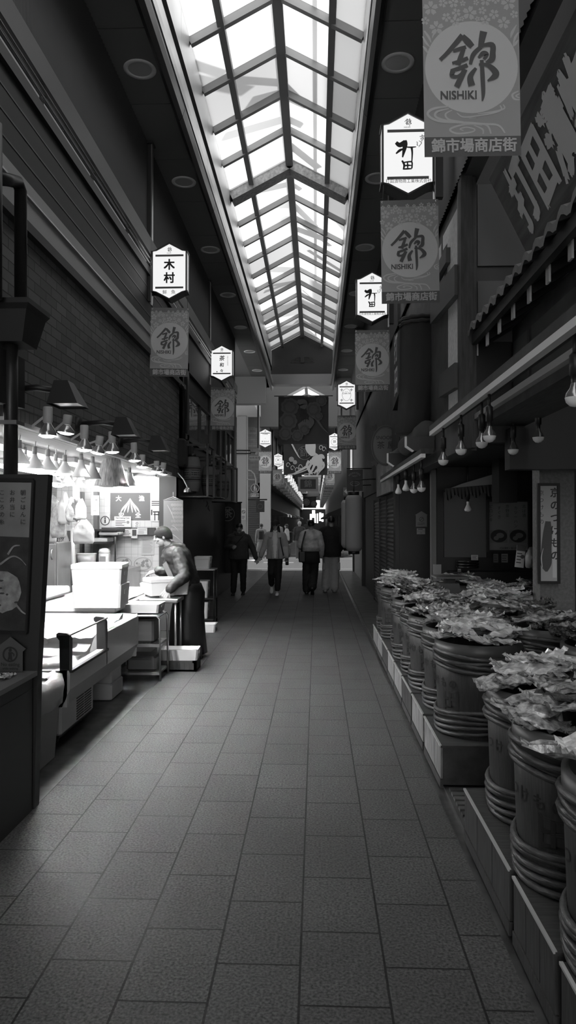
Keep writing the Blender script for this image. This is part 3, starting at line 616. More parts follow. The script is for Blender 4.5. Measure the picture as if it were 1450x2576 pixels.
# cone lamps hanging inside
inner = [(48, 1168, -2.2, .12, 'r'), (62, 1172, -2.5, .1, 'r'), (87, 1180, -2.25, .12, 'r'), (120, 1184, -2.25, .12, 'r'), (140, 1192, -2.4, .12, 'r'), (163, 1192, -2.25, .11, 'r'), (134, 1215, -2.7, .1, 'r'), (146, 1222, -2.9, .1, 'r'), (170, 1218, -2.7, .1, 'r'), (197, 1222, -2.8, .1, 'r'), (219, 1224, -2.75, .1, 'r'),
         (204, 1200, -2.2, .16, 'c'), (233, 1205, -2.2, .16, 'c'), (268, 1205, -2.35, .14, 'c'), (296, 1224, -2.5, .11, 'r'), (326, 1222, -2.15, .15, 'c')]
for i, (x, y, X, hh, kind) in enumerate(inner):
    p = PX(x, y, X)
    lab = (f'white cone lamp shade over the fish counter, {ORD[i - 11 - (i > 14)]} cone from the near end' if kind == 'c' else f'short bell-shaped lamp hanging inside the stall, {ORD[i if i < 11 else 11]} counted from the dark board')
    t = thing('hanging_lamp', lab, 'lamp', p, 'lamps hanging inside the stall')
    if kind == 'c':
        MB().lathe([(.02, hh), (.026, hh), (.03, hh * .8), (.085, 0), (.082, .0), (.028, hh * .78)], p, 24).build('shade', [M_SHADE], t)
        MB().lathe([(.001, hh * .6), (.025, hh * .5), (.034, hh * .25), (.02, .02), (.001, .012)], p, 14).build('bulb', [M_BULB], t)
    else:
        MB().lathe([(.018, hh), (.026, hh * .8), (.06, hh * .3), (.075, .02), (.074, 0)], p, 20).build('reflector', [M_SHADE], t)
        MB().lathe([(.073, 0), (.04, -.016), (.001, -.02)], p, 18).build('lens', [M_BULB], t)
    MB().lathe([(.001, hh + .06), (.018, hh + .06), (.02, hh), (.001, hh)], p, 12).build('socket', [M_GREY], t)
    zt = min(2.23, p.z + hh + .35); MB().tube([p + Vector((0, 0, hh + .05)), p + Vector((.01, 0, hh + .12)), Vector((p.x, p.y, max(zt, p.z + hh + .13)))], .006, 6).build('stem', [M_SHADE], t)
    spot(t, p + Vector((0, 0, -.03)), 14, 150)
# black hooded lamps on the bricks
for i, (x, y, sc) in enumerate(((172, 1022, 1.), (318, 1098, 1.), (402, 1136, .95))):
    p = PX(x, y, -1.62)
    t = thing('hooded_lamp', f'black hooded bracket lamp on the brick wall, {ORD[i]} from the near end', 'lamp', p, 'black hooded lamps')
    h = MB(); w, d, z = .1, .12, .16
    h.loft([[p + Vector((a * w, b * d, 0)) for a, b in ((-1, -1), (1, -1), (1, 1), (-1, 1))], [p + Vector((a * w * .45 - .03, b * d * .5, z)) for a, b in ((-1, -1), (1, -1), (1, 1), (-1, 1))]], 0, False)
    h.quad(*[p + Vector((a * w * .45 - .03, b * d * .5, z)) for a, b in ((-1, -1), (1, -1), (1, 1), (-1, 1))]); h.build('hood', [M_BLACK], t)
    MB().quad(*[p + Vector((a * w * .9, b * d * .9, .012)) for a, b in ((-1, -1), (1, -1), (1, 1), (-1, 1))]).build('lamp_glass', [mat('unlit lamp glass', .3, .2)], t)
    MB().tube([p + Vector((-.06, 0, .1)), p + Vector((-.2, -.02, .12)), Vector((XL, p.y - .05, p.z + .1))], .022, 8).build('arm', [M_BLACK], t)
    MB().cyl((XL + .0, p.y - .05, p.z + .04), .045, .12, 12).build('base', [M_BLACK], t)

# ---- freezer display with guard
fz = thing('fish_freezer', 'white open-top freezer display with clear guard rail and vented base', 'freezer', (-2.2, 5.8, 0))
b = MB()
def prof(y, zr):     # outline of the tub at depth y
    return [(-1.75, y, .29), (-1.69, y, .42), (-1.69, y, zr - .02), (-1.70, y, zr), (-1.76, y, zr), (-1.80, y, zr - .08), (-1.86, y, .42), (-2.55, y, .42), (-2.62, y, zr), (-2.70, y, zr), (-2.70, y, .30)]
b.loft([prof(4.86, .55), prof(5.74, .55)], 0); b.loft([prof(5.72, .70), prof(6.75, .70)], 0)
b.box((-2.70, 4.86, .30), (-1.69 - .02, 4.9, .55), 0); b.box((-2.7, 6.72, .3), (-1.71, 6.76, .70), 0)
b.build('tub', [M_ENAM], fz)
bb = MB(); bb.bbox((-2.65, 4.90, .09), (-1.765, 5.62, .31), .015); bb.box((-2.6, 5.62, .12), (-1.95, 6.2, .3)); bb.bbox((-2.5, 6.25, .0), (-1.80, 6.62, .14), .012); bb.bbox((-2.5, 6.27, .14), (-1.81, 6.60, .29), .012); bb.build('base', [M_ENAM], fz)
vt = MB()
for i in range(9): vt.box((-1.766, 5.22, .115 + i * .019), (-1.762, 5.38, .124 + i * .019)); vt.box((-1.766, 5.40, .115 + i * .019), (-1.762, 5.56, .124 + i * .019))
vt.build('vent_grille', [M_BLACK], fz)
MB().box((-2.62, 4.93, .065), (-1.79, 5.66, .09)).build('plinth', [M_BLACK], fz)
for yy in (5.05, 5.55):
    for xx in (-1.86, -2.5): MB().lathe([(.0, -.02), (.032, -.02), (.036, -.01), (.036, .01), (.032, .02), (0, .02)], (xx, yy, .037), 14, 0, Vector((1, 0, 0))).build('caster', [M_BLACK], fz)
gd = MB(); gd.box((-1.698, 4.88, .55), (-1.692, 5.72, .79)); gd.box((-2.6, 4.87, .55), (-1.70, 4.876, .79)); gd.build('guard_glass', [M_GLASS], fz)
for y0 in (4.87, 5.70):
    p = MB(); p.prism([(-1.765, y0, .55), (-1.685, y0, .55), (-1.685, y0, .765), (-1.695, y0, .79), (-1.72, y0, .805), (-1.775, y0, .81), (-1.79, y0, .80), (-1.79, y0, .78), (-1.768, y0, .755)], (0, .025, 0)); p.build('guard_post', [M_BLACK], fz)
MB().tube([(-1.69, 4.87, .795), (-1.69, 5.73, .795)], .007, 8).build('guard_rail', [M_STAIN], fz)
MB().box((-1.705, 4.87, .535), (-1.675, 5.73, .553)).build('rim_strip', [M_BLACK], fz)
ic = MB()
for (y0, y1, z) in ((4.9, 5.72, .50), (5.76, 6.72, .63)):
    n = 16; g = [[(-1.83 - .72 * i / n, y0 + (y1 - y0) * j / n, z + .02 * noise.noise(Vector((i * .7, j * .7, z * 9)))) for i in range(n + 1)] for j in range(n + 1)]
    ic.add([p for r in g for p in r], [(j * (n + 1) + i, j * (n + 1) + i + 1, (j + 1) * (n + 1) + i + 1, (j + 1) * (n + 1) + i) for j in range(n) for i in range(n)], 0, True)
tag(ic.build('crushed_ice', [M_ICE]), 'bright crushed ice filling the open freezer display', 'ice', kind='stuff')
for i, (x, y, sx, sy, r, z) in enumerate(((-1.98, 5.25, .3, .2, .3, .535), (-2.1, 5.55, .34, .24, -.2, .545), (-1.86, 5.62, .1, .3, .2, .56), (-2.25, 5.15, .25, .2, .7, .535))):
    s_ = MB(); n = 6; s_.add([(x + (u * math.cos(r) - v * math.sin(r)), y + (u * math.sin(r) + v * math.cos(r)), z + .02 * noise.noise(Vector((u * 9, v * 9, i))) + .012) for v in [sy * (k / n - .5) for k in range(n + 1)] for u in [sx * (k / n - .5) for k in range(n + 1)]], [(j * (n + 1) + k, j * (n + 1) + k + 1, (j + 1) * (n + 1) + k + 1, (j + 1) * (n + 1) + k) for j in range(n) for k in range(n)], 0, True)
    one('paper_sheet', s_, [M_PAPER], f'loose white sheet lying on the ice in the freezer, {ORD[i]} from the guard post', 'paper sheet', 'loose sheets on the ice')
t = thing('kitchen_knife', 'small pointed knife with pale handle on the raised freezer rim', 'knife', (-1.74, 6.15, .70))
MB().loft([[(-1.735, 6.18, .705), (-1.73, 6.2, .705), (-1.73, 6.2, .709)], [(-1.735, 6.36, .73), (-1.735, 6.36, .732), (-1.735, 6.362, .731)]], 0).add([(-1.73, 6.18, .705), (-1.73, 6.36, .76), (-1.73, 6.34, .705)], [(0, 1, 2)]).build('blade', [M_STAIN], t); MB().tube([(-1.735, 6.1, .713), (-1.735, 6.19, .715)], .01, 8).build('handle', [M_PAPER], t)

# ---- foam boxes
def foam_box(label, c, sx, sy, sz, rot=0, lid=None, open_=False, group=None, name='foam_box'):
    t = thing(name, label, 'foam box', c, group); t.rotation_euler = (0, 0, rot); b = MB(); w = .022
    lidh = .045 if lid else 0; h = sz - lidh; x, y = sx / 2, sy / 2; k = .012
    def rr_(x, y, z): 
        c_ = .018; return [(-x + c_, -y, z), (x - c_, -y, z), (x, -y + c_, z), (x, y - c_, z), (x - c_, y, z), (-x + c_, y, z), (-x, y - c_, z), (-x, -y + c_, z)]
    if open_: b.loft([rr_(x - k, y - k, 0), rr_(x, y, h), rr_(x - w, y - w, h), rr_(x - w - k, y - w - k, .03)], 0)
    else: b.loft([rr_(x - k, y - k, 0), rr_(x - k, y - k, .006), rr_(x, y, h)], 0)
    b.box((x - .004, -.04, h * .55), (x + .003, .04, h * .75), 0)
    o = b.build('body', [M_FOAM], t, False)
    if lid: MB().loft([rr_(x + .004, y + .004, h + .001), rr_(x + .004, y + .004, h + lidh - .008), rr_(x - .006, y - .006, h + lidh)], 0).build('lid', [lid], t, False)
    return t
foam_box('large white foam box standing on the counter, lower of the stack of two', (-2.10, 6.93, .752), .47, .40, .215, .04)
foam_box('large white foam box with rim, top of the stack of two on the counter', (-2.11, 6.93, .968), .475, .40, .20, .09, M_FOAM)
foam_box('white foam box with grey lid held by the person in the beanie', (-1.70, 8.05, .753), .46, .30, .19, .5, M_LID)
foam_box('small white foam tray behind the held box on the counter', (-2.0, 8.5, .753), .2, .2, .09, .1)
foam_box('shallow white foam box on the step trolley beside the freezer', (-1.79, 7.3, .655), .42, .34, .085, 0)
foam_box('open white foam box on the floor crate by the beanie wearer\'s boots', (-1.46, 7.62, .11), .42, .26, .115, .05, None, True)
foam_box('open white foam tray on the paving by the black rack, nearer one', (-1.62, 9.72, .0), .18, .24, .09, .1, None, True)
foam_box('open white foam tray on the paving by the black rack, farther one', (-1.55, 10.25, .0), .24, .3, .11, .0, None, True)
foam_box('lidded white foam cooler on top of the black rack', (-1.76, 11.1, .845), .24, .26, .19, 0, M_FOAM)
foam_box('foam box on the middle shelf of the black rack', (-1.75, 11.1, .40), .16, .26, .26, 0, M_FOAM)
foam_box('foam box on the bottom shelf of the black rack', (-1.75, 11.1, .08), .16, .26, .26, 0, M_FOAM)
cr = MB(); cr.box((-1.68, 7.48, .0), (-1.26, 7.52, .108)); cr.box((-1.68, 7.72, 0), (-1.26, 7.76, .108)); cr.box((-1.68, 7.48, 0), (-1.64, 7.76, .108)); cr.box((-1.3, 7.48, 0), (-1.26, 7.76, .108)); cr.box((-1.68, 7.48, .0), (-1.26, 7.76, .02))
for i in range(8): cr.box((-1.66 + i * .05, 7.476, .02), (-1.635 + i * .05, 7.48, .09))
one('plastic_crate', cr, [mat('dark crate', .05, .5)], 'dark plastic crate on the paving under the open foam box', 'crate')
# ---- fish counter behind (continuous worktop) and its ice
t = thing('fish_counter', 'long white worktop of the fish stall behind the freezer', 'counter', (-2.4, 8, 0))
MB().bbox((-2.85, 6.8, .70), (-1.92, 9.0, .75), .012).build('worktop', [M_ENAM], t); MB().box((-2.8, 6.85, .0), (-2.0, 8.95, .70)).build('cabinet', [M_STAIN], t)
MB().bbox((-1.95, 7.7, .69), (-1.5, 8.08, .735), .01).build('front_shelf', [M_STAIN], t)
for y in (7.74, 8.04): MB().tube([(-1.53, y, 0), (-1.53, y, .7)], .014, 8).build('leg', [M_STAIN], t)
t = thing('fish_counter', 'wide bright white counter deep in the stall, behind the freezer at left', 'counter', (-3.2, 6.4, 0))
MB().bbox((-3.9, 5.4, .78), (-2.75, 7.9, .86), .015).build('worktop', [M_ENAM], t); MB().box((-3.85, 5.45, .0), (-2.8, 7.85, .78)).build('cabinet', [M_STAIN], t)
ic = MB(); n = 10
g = [[(-1.96 - .5 * i / n, 7.4 + .9 * j / n, .752 + .05 * (1 - abs(i / n - .5) * 1.6) + .02 * noise.noise(Vector((i * .8, j * .8, 3)))) for i in range(n + 1)] for j in range(n + 1)]
ic.add([p for r in g for p in r], [(j * (n + 1) + i, j * (n + 1) + i + 1, (j + 1) * (n + 1) + i + 1, (j + 1) * (n + 1) + i) for j in range(n) for i in range(n)], 0, True)
tag(ic.build('crushed_ice', [M_ICE]), 'heap of crushed ice on the worktop beside the held box', 'ice', kind='stuff')
# ---- step trolley
t = thing('step_trolley', 'stainless step trolley with perforated tread beside the freezer end', 'trolley', (-1.75, 7.15, 0))
x0, x1, y0, y1, zt = -1.98, -1.55, 7.03, 7.40, .64
for y in (y0, y1):
    MB().tube([(x1 + .01, y, 0), (x1, y, zt - .03), (x1 - .03, y, zt), (x0 + .03, y, zt), (x0, y, zt - .03), (x0 - .01, y, 0)], .011, 8).build('frame_hoop', [M_STAIN], t)
MB().box((x0, y0, zt - .01), (x1, y1, zt)).build('top_shelf', [M_STAIN], t)
sh = MB(); sh.box((x0, y0 - .01, .335), (x1, y1, .365), 0)
for i in range(10):
    for j in range(5): sh.box((x0 + .03 + i * .038, y0 + .03 + j * .06, .3652), (x0 + .05 + i * .038, y0 + .045 + j * .06, .3662), 1)
sh.build('tread', [M_STAIN, M_BLACK], t); MB().box((x0, y0 - .005, .06), (x1, y1, .08)).build('bottom_shelf', [M_STAIN], t)
tb = MB(); tb.bbox((-1.9, 7.1, .081), (-1.6, 7.36, .23), .02); one('plastic_tub', tb, [mat('dark tub', .06, .4)], 'dark plastic tub on the bottom shelf of the step trolley', 'tub')
tb = MB(); tb.bbox((-1.93, 7.08, .366), (-1.62, 7.38, .60), .02); one('plastic_tub', tb, [mat('dark tub', .06, .4)], 'large dark bin behind the bars of the step trolley', 'tub')
# ---- black rack
t = thing('steel_rack', 'black steel rack behind the person in the beanie holding foam boxes', 'rack', (-1.74, 11.1, 0))
for z in (.06, .38, .825): MB().box((-1.93, 10.92, z - .0), (-1.56, 11.26, z + .018)).build('shelf', [M_BLACK if z < .7 else M_STAIN], t)
for x in (-1.92, -1.57):
    for y in (10.93, 11.25): MB().tube([(x, y, 0), (x, y, .83)], .012, 6).build('upright', [M_BLACK], t)
# ---- rubbish bin with liner
t = thing('rubbish_bin', 'pale rubbish bin with a loose plastic liner in front of the freezer', 'bin', (-1.86, 4.55, 0))
MB().loft([[(-1.86 + a * .11, 4.6 + b * .14, 0) for a, b in ((-1, -1), (1, -1), (1, 1), (-1, 1))], [(-1.86 + a * .14, 4.6 + b * .17, .5) for a, b in ((-1, -1), (1, -1), (1, 1), (-1, 1))]], 0).build('body', [mat('pale plastic', .4, .5)], t)
ln = MB(); n = 28; rings = []
for k, (z, e) in enumerate(((.53, .10), (.56, .145), (.55, .175), (.49, .19), (.42, .185), (.37, .17), (.35, .15))):
    rings.append([(-1.86 + math.copysign(min(abs(math.cos(2 * PI * j / n)) ** .6, 1), math.cos(2 * PI * j / n)) * (e + .02 * noise.noise(Vector((j * .9, k * .7, 2)))), 4.6 + math.copysign(abs(math.sin(2 * PI * j / n)) ** .6, math.sin(2 * PI * j / n)) * (e + .03 + .02 * noise.noise(Vector((j * .9, k * .7, 8)))), z + .035 * noise.noise(Vector((j * .6, k * .5, 5)))) for j in range(n)])
ln.loft(rings, 0, False, True, True); ln.build('liner', [mat('translucent liner', .7, .3, alpha=.8)], t)

# ---- things on the tiled wall
def flat(name, px, label, cat, mats, draw=None, depth=.006, Y=YB, group=None):
    """flat sheet facing the viewer: px = (x0, y0, x1, y1) where it shows."""
    a = P(px[0], px[1], Y); c = P(px[2], px[3], Y); cx, cz = (a.x + c.x) / 2, (a.z + c.z) / 2; w, h = abs(c.x - a.x), abs(a.z - c.z)
    t = thing(name, label, cat, (cx, Y - .002, cz - h / 2), group); b = MB(); b.box((-w / 2, -depth, 0), (w / 2, 0, h)); b.build('sheet', [mats[0]], t, False)
    if draw:
        m = MB(); draw(m, w, h); m.xf(T(0, -depth - .001, 0)); m.build('print', mats[1:], t, False)
    return t
def d_flag(m, w, h):
    for ch, x, z in (('大', -.29, .78), ('漁', .29, .78), ('安', -.22, .16), ('全', .2, .16)): m.merge(text_mb(ch, h * .22, 0, .03), M=T(x * w, 0, z * h))
    for k, (bx_, w_) in enumerate(((-.24, .055), (-.155, .05), (-.06, .045), (.06, .045), (.155, .05), (.24, .055))):
        ribbon(m, [(bx_ * w, .27 * h, .012 * w), (bx_ * w * .75, .42 * h, w_ * w * .8), (bx_ * w * .3, .62 * h, w_ * w * .5), (0, .8 * h, .004)], 0)
t = flat('cloth_flag', (278, 1240, 378, 1308), 'grey cloth flag with a white leaf crest taped to the tiles', 'flag', [mat('grey flag', .15, .8), M_PAPER], d_flag)
for x, z in ((-.02, 1.), (.02, 1.)): pass
def lines(m, w, h, n, x0=-.4, x1=.4, z0=.1, z1=.9, th=.35, mi=0, rnd=True):
    rr = random.Random(int(w * 9999) + n)
    for i in range(n):
        z = z1 - (z1 - z0) * (i + .5) / n; e = x1 if not rnd else x1 - rr.random() * .25
        rect(m, x0 * w, (z - (z1 - z0) / n * th / 2) * h, e * w, (z + (z1 - z0) / n * th / 2) * h, mi)
def d_case(m, w, h): m.merge(text_mb('Fish Cutting Case', h * .2, 0, .01, xs=.9), M=T(0, 0, h * .84)); lines(m, w, h, 4, -.42, .2, .1, .65); disc(m, w * .32, h * .45, h * .14, 1, 20)
flat('notice_sheet', (288, 1299, 330, 1326), 'white notice with a heading pinned below the grey flag', 'notice', [M_PAPER, M_PRINT, M_MID], d_case, Y=YB - .02)
def d_nosmall(m, w, h): ringflat(m, 0, h * .65, h * .2, h * .05, 0, 24); lines(m, w, h, 3, -.35, .35, .05, .35)
flat('notice_sheet', (339, 1311, 352, 1327), 'tiny white notice with a round symbol below the grey flag', 'notice', [M_PAPER, M_PRINT], d_nosmall)
def d_person(m, w, h): ringflat(m, 0, h * .5, h * .33, h * .06, 0, 28); disc(m, 0, h * .68, h * .06); rect(m, -h * .05, h * .34, h * .05, h * .6)
flat('notice_sheet', (254, 1292, 276, 1328), 'house-shaped notice with a ring symbol on the tiles left of the flag', 'notice', [M_PAPER, M_PRINT], d_person)
def d_torii(m, w, h):
    lines(m, w, h, 3, -.4, .42, .72, .98, .5); rect(m, -.3 * w, .42 * h, .34 * w, .48 * h); rect(m, -.24 * w, .3 * h, .28 * w, .35 * h); rect(m, -.18 * w, .05 * h, -.1 * w, .45 * h); rect(m, .12 * w, .05 * h, .2 * w, .45 * h); rect(m, -.45 * w, .3 * h, -.34 * w, .55 * h)
flat('wall_poster', (379, 1258, 410, 1312), 'white poster with a black gate drawing, right of the grey flag', 'poster', [M_PAPER, M_PRINT], d_torii)
flat('notice_sheet', (309, 1331, 331, 1349), 'small printed card on the dark ledge, leftmost of the three cards', 'notice', [M_PAPER, M_PRINT], lambda m, w, h: lines(m, w, h, 4), Y=YB - .06)
flat('notice_sheet', (331, 1330, 346, 1354), 'small dark-centred card on the ledge, middle of the three cards', 'notice', [M_PAPER, M_PRINT], lambda m, w, h: rect(m, -.35 * w, .25 * h, .35 * w, .9 * h), Y=YB - .06)
flat('notice_sheet', (346, 1328, 371, 1345), 'small lettered card on the ledge, rightmost of the three cards', 'notice', [M_PAPER, M_PRINT], lambda m, w, h: lines(m, w, h, 5, th=.25), Y=YB - .06)
flat('price_list', (356, 1352, 388, 1396), 'long pale handwritten price list on the tiles by the beanie wearer\'s face', 'price list', [mat('pale sheet', .6, .8), M_MID], lambda m, w, h: lines(m, w, h, 12, th=.3))
def d_shell(m, w, h):
    rr = random.Random(4); ringflat(m, 0, h * .5, h * .47, h * .05, 1, 30, w * .47)
    for i in range(16): disc(m, rr.uniform(-.32, .32) * w, rr.uniform(.28, .75) * h, rr.uniform(.06, .13) * h, rr.choice((0, 1, 2)), 10, -.0002 * i, w * rr.uniform(.05, .1))
flat('food_poster', (285, 1400, 334, 1434), 'faded picture of seafood on the tiles beside the black stand, left one', 'poster', [mat('faded print', .62, .7), M_MID, M_GREY, mat('pale print', .5, .8)], d_shell)
flat('food_poster', (336, 1401, 384, 1436), 'faded picture of a seafood bowl on the tiles, right one near the beanie wearer', 'poster', [mat('faded print', .62, .7), M_MID, M_GREY, mat('pale print', .5, .8)], d_shell)
flat('price_tag', (399, 1221, 408, 1240), 'narrow paper tag high on the tiles near the lamp rail end', 'tag', [M_PAPER, M_PRINT], lambda m, w, h: rect(m, -.2 * w, .2 * h, .2 * w, .7 * h))
ld = MB(); a = P(258, 1327, YB); c = P(392, 1346, YB); ld.box((a.x, YB - .05, c.z), (c.x, YB - .001, a.z)); one('wall_ledge', ld, [mat('dark ledge', .06, .5)], 'dark ledge strip along the tiles carrying the cards', 'ledge')
# towel on a hanger
t = thing('towel_hanger', 'white wire hanger hooked on the pier by the tiled wall', 'hanger', P(436, 1262, 10.2))
q = P(436, 1250, 10.2); a = P(411, 1258, 10.2); c = P(461, 1259, 10.2)
MB().tube([P(436, 1238, 10.2), q, a, P(436, 1255, 10.2), c, q], .006, 6).build('frame', [M_SHADE], t)
def d_wave(m, w, h):
    for r_ in range(7):
        for k in range(4):
            cx, cz = (-.05 + .14 * k + .07 * (r_ % 2)) * w, (.9 - .045 * r_ * 2.0) * h
            for q_ in (.07, .045, .02): ringflat(m, cx, cz, q_ * w, .008 * w, 0, 12)
    for st in ((-.3, .9, .1, .5), (-.1, .45, .3, .3), (-.35, .3, .4, .1), (-.45, .15, .2, .02)): ribbon(m, [(st[0] * w, st[1] * h, .01 * w), ((st[0] + st[2]) / 2 * w, (st[1] + st[3]) / 2 * h + .03 * h, .03 * w), (st[2] * w, st[3] * h, .005 * w)], 0)
flat('patterned_towel', (412, 1259, 461, 1372), 'grey towel with white wave pattern hung from the wire hanger', 'towel', [mat('towel cloth', .34, .9), M_PAPER], d_wave, .01, 10.19)
# corner strip, pole, shelf, stand and kettle
st = MB(); st.tube([P(183, 1330, 9.6), P(183, 1470, 9.6)], .03, 10, 0); one('white_pipe', st, [M_SHADE], 'white vertical pipe beside the dark stall shelf', 'pipe')
t = thing('stall_shelf', 'dark wall shelf with trays of papers beside the flag', 'shelf', P(270, 1366, 10.1))
for (x0, y0, x1, y1) in ((236, 1331, 306, 1336), (212, 1363, 280, 1367)):
    a = P(x0, y0, 10.1); c = P(x1, y1, 10.1); MB().box((a.x, 9.85, c.z), (c.x, YB - .01, a.z)).build('board', [M_BLACK], t)
for x in (202, 240): a = P(x, 1340, 10.1); MB().box((a.x - .03, 10.1, .9), (a.x + .03, 10.2, 2.0)).build('post', [mat('post brown', .12, .6)], t)
MB().tube([P(290, 1350, 9.85), P(290, 1420, 9.85)], .012, 8).build('stand_leg', [M_BLACK], t)
for i, (x0, y0, x1, y1, lab) in enumerate(((255, 1338, 302, 1346, 'loose stack of white papers on the dark stall shelf, upper board'), (236, 1353, 276, 1363, 'white tray of papers on the dark stall shelf, lower board'))):
    a = P(x0, y0, 10.0); c = P(x1, y1, 10.0); m = MB(); m.bbox((a.x, 9.88, c.z), (c.x, 10.2, a.z), .01); one('paper_tray', m, [M_PAPER], lab, 'paper tray')
t = thing('hot_water_pot', 'white domed hot water pot on the back counter', 'pot', P(263, 1424, 9.9)); p = P(263, 1424, 9.9)
MB().lathe([(.0, 0), (.075, 0), (.08, .02), (.08, .17), (.075, .18)], p, 20, cap=True).build('body', [M_SHADE], t); MB().lathe([(.076, .18), (.082, .2), (.07, .235), (.03, .25), (0, .252)], p, 20).build('lid', [M_SHADE], t)
q = p + Vector((0, -.082, .06)); m = MB(); m.box((q.x - .04, q.y - .002, q.z), (q.x + .04, q.y + .004, q.z + .08)); m.build('label_plate', [M_MID], t)
p = P(218, 1424, 9.9); t = thing('plastic_bucket', 'clear ribbed bucket left of the hot water pot', 'bucket', p)
MB().lathe([(.0, 0), (.12, 0), (.135, .17), (.128, .17), (.115, .01), (0, .01)], p, 24).build('tub', [mat('milky plastic', .6, .3, alpha=.8)], t); MB().lathe([(.135, .165), (.142, .17), (.135, .18), (.128, .17)], p, 24).build('rim', [M_SHADE], t)
m = MB(); m.box((-4.0, 9.6, 0), (-2.55, 10.3, .93)); one('back_counter', m, [M_STAIN], 'stainless back counter along the tiled wall carrying pot and bucket', 'counter')
# stainless fridge, tiled pillar and poster at the left of the stall
t = thing('stainless_fridge', 'tall stainless fridge door with lever handle beside the black board', 'fridge', (-3.45, 9.0, 0)); a = P(60, 1364, 9.0); c = P(145, 1480, 9.0)
MB().bbox((a.x, 9.0, .0), (c.x, 9.5, a.z), .01).build('body', [M_STAIN], t); MB().bbox((a.x + .02, 8.97, .1), (c.x - .02, 9.0, a.z - .02), .008).build('door', [M_STAIN], t); h = P(131, 1395, 8.95); MB().tube([h + Vector((0, 0, -.06)), h + Vector((0, -.03, -.03)), h + Vector((0, -.03, .05)), h + Vector((0, 0, .07))], .01, 8).build('handle', [M_STEEL], t)
a = P(143, 1290, 9.7); c = P(182, 1480, 9.7); m = MB(); m.box((a.x, 9.7, 0), (c.x, 10.0, 2.24)); struct('wall_stall.003', m, [M_TILE])
def d_sake(m, w, h):
    ribbon(m, [(.17 * w, .05 * h, .38 * w), (.17 * w, .12 * h, .44 * w), (.17 * w, .5 * h, .4 * w), (.17 * w, .72 * h, .2 * w), (.17 * w, .85 * h, .13 * w), (.17 * w, .98 * h, .16 * w)], 0)
    ribbon(m, [(-.25 * w, .05 * h, .2 * w), (-.25 * w, .1 * h, .18 * w), (-.25 * w, .17 * h, .3 * w), (-.25 * w, .3 * h, .36 * w)], 0)
    for k in range(3): ribbon(m, [((-.37 + .12 * k) * w, .38 * h, .02 * w), ((-.33 + .12 * k) * w, .46 * h, .05 * w), ((-.37 + .12 * k) * w, .54 * h, .05 * w), ((-.33 + .12 * k) * w, .62 * h, .02 * w)], 0)
    m.merge(column_text('お燗できます', .05 * h, 1), M=T(.17 * w, -.001, .6 * h))
flat('drink_poster', (143, 1335, 179, 1385), 'dark poster with white flask and steaming cup below the hung bags', 'poster', [mat('dark poster', .12, .6), M_PAPER, M_MID], d_sake, .008, 9.68)
# hanging bags, apron and wrapped bundle
def hang_bag(name, px, Y, label, cat, m_, seed, puff=.05):
    a = P(px[0], px[1], Y); c = P(px[2], px[3], Y); cx = (a.x + c.x) / 2; w, h = (c.x - a.x) / 2, a.z - c.z; b = MB(); rings = []; n = 16
    for k in range(9):
        f = k / 8; ww = w * (.25 + .75 * min(1, f * 2.4)) * (1 - .15 * (f > .9)); pp = puff * (.3 + .7 * math.sin(PI * min(1, f * 1.1)) ** .7)
        rings.append([(cx + (ww + .02 * noise.noise(Vector((j, k, seed)))) * math.cos(2 * PI * j / n), Y + pp * math.sin(2 * PI * j / n) * (1 + .9 * noise.noise(Vector((j * .9, k * .8, seed + 5)))), a.z - h * f + .025 * noise.noise(Vector((j * .7, k, seed + 9)))) for j in range(n)])
    b.loft(rings, 0, True, True, True); return one(name, b, [m_], label, cat, 'bags hung in the stall')
for i, (px, Y, lab, m_) in enumerate((((112, 1245, 150, 1300), 8.6, 'bundle of clear plastic bags hung beside the black board, leftmost', M_BAG2), ((128, 1262, 168, 1352), 8.5, 'long sheaf of thin plastic bags hung under the lamps, reaching lowest', M_BAG2), ((146, 1238, 178, 1318), 8.4, 'thick white sheaf of plastic bags hung under the lamps, second from the board', mat('bag white', .5, .35)), ((166, 1252, 196, 1312), 8.3, 'pale bag sheaf hung between the white sheaf and the dark tote', M_BAG2), ((112, 1300, 142, 1366), 8.8, 'white paper bag hung low beside the black board', mat('bag paper', .42, .8)))):
    hang_bag('bag_sheaf', px, Y, lab, 'bags', m_, i * 3.1)
hang_bag('tote_bag', (176, 1250, 212, 1308), 8.3, 'dark tote bag with pale print hung among the plastic bags', 'bag', mat('dark tote', .12, .7), 21.)
hang_bag('leaflet_bunch', (190, 1255, 218, 1306), 8.05, 'fan of white leaflets with dark print hanging before the tote bag', 'leaflets', M_PAPER, 27., .03)
hang_bag('cloth_apron', (184, 1306, 238, 1368), 8.3, 'pale rolled cloth apron hung below the leaflets', 'apron', mat('pale cloth', .34, .9), 31., .07)
flat('paper_board', (230, 1246, 250, 1296), 'tilted white lined board hung left of the tiled wall', 'board', [M_PAPER, M_MID], lambda m, w, h: lines(m, w, h, 3, -.3, .3), .012, 8.4)
b = MB(); p0 = P(281, 1138, 7.2); p1 = P(281, 1222, 7.2); n = 22; rings = []
for k in range(9):
    f = k / 8; r_ = .055 + .09 * f; rings.append([(p0.x + (p1.x - p0.x) * f + r_ * math.cos(2 * PI * j / n) * (1 + .25 * (j % 2) + .2 * noise.noise(Vector((j, 0, 4)))), 7.2 + r_ * .7 * math.sin(2 * PI * j / n) * (1 + .25 * (j % 2)), p0.z + (p1.z - p0.z) * f + .02 * noise.noise(Vector((j * 2.1, k * .3, 1))) * f) for j in range(n)])
b.loft(rings, 0, True, True, True); one('rolled_bag_bundle', b, [mat('streaked plastic', .42, .35, noise_s=14, noise_a=.5, scale3=(4, 4, .3))], 'flared bundle of rolled clear bags hanging in front of the stall under a spot lamp', 'bag bundle')
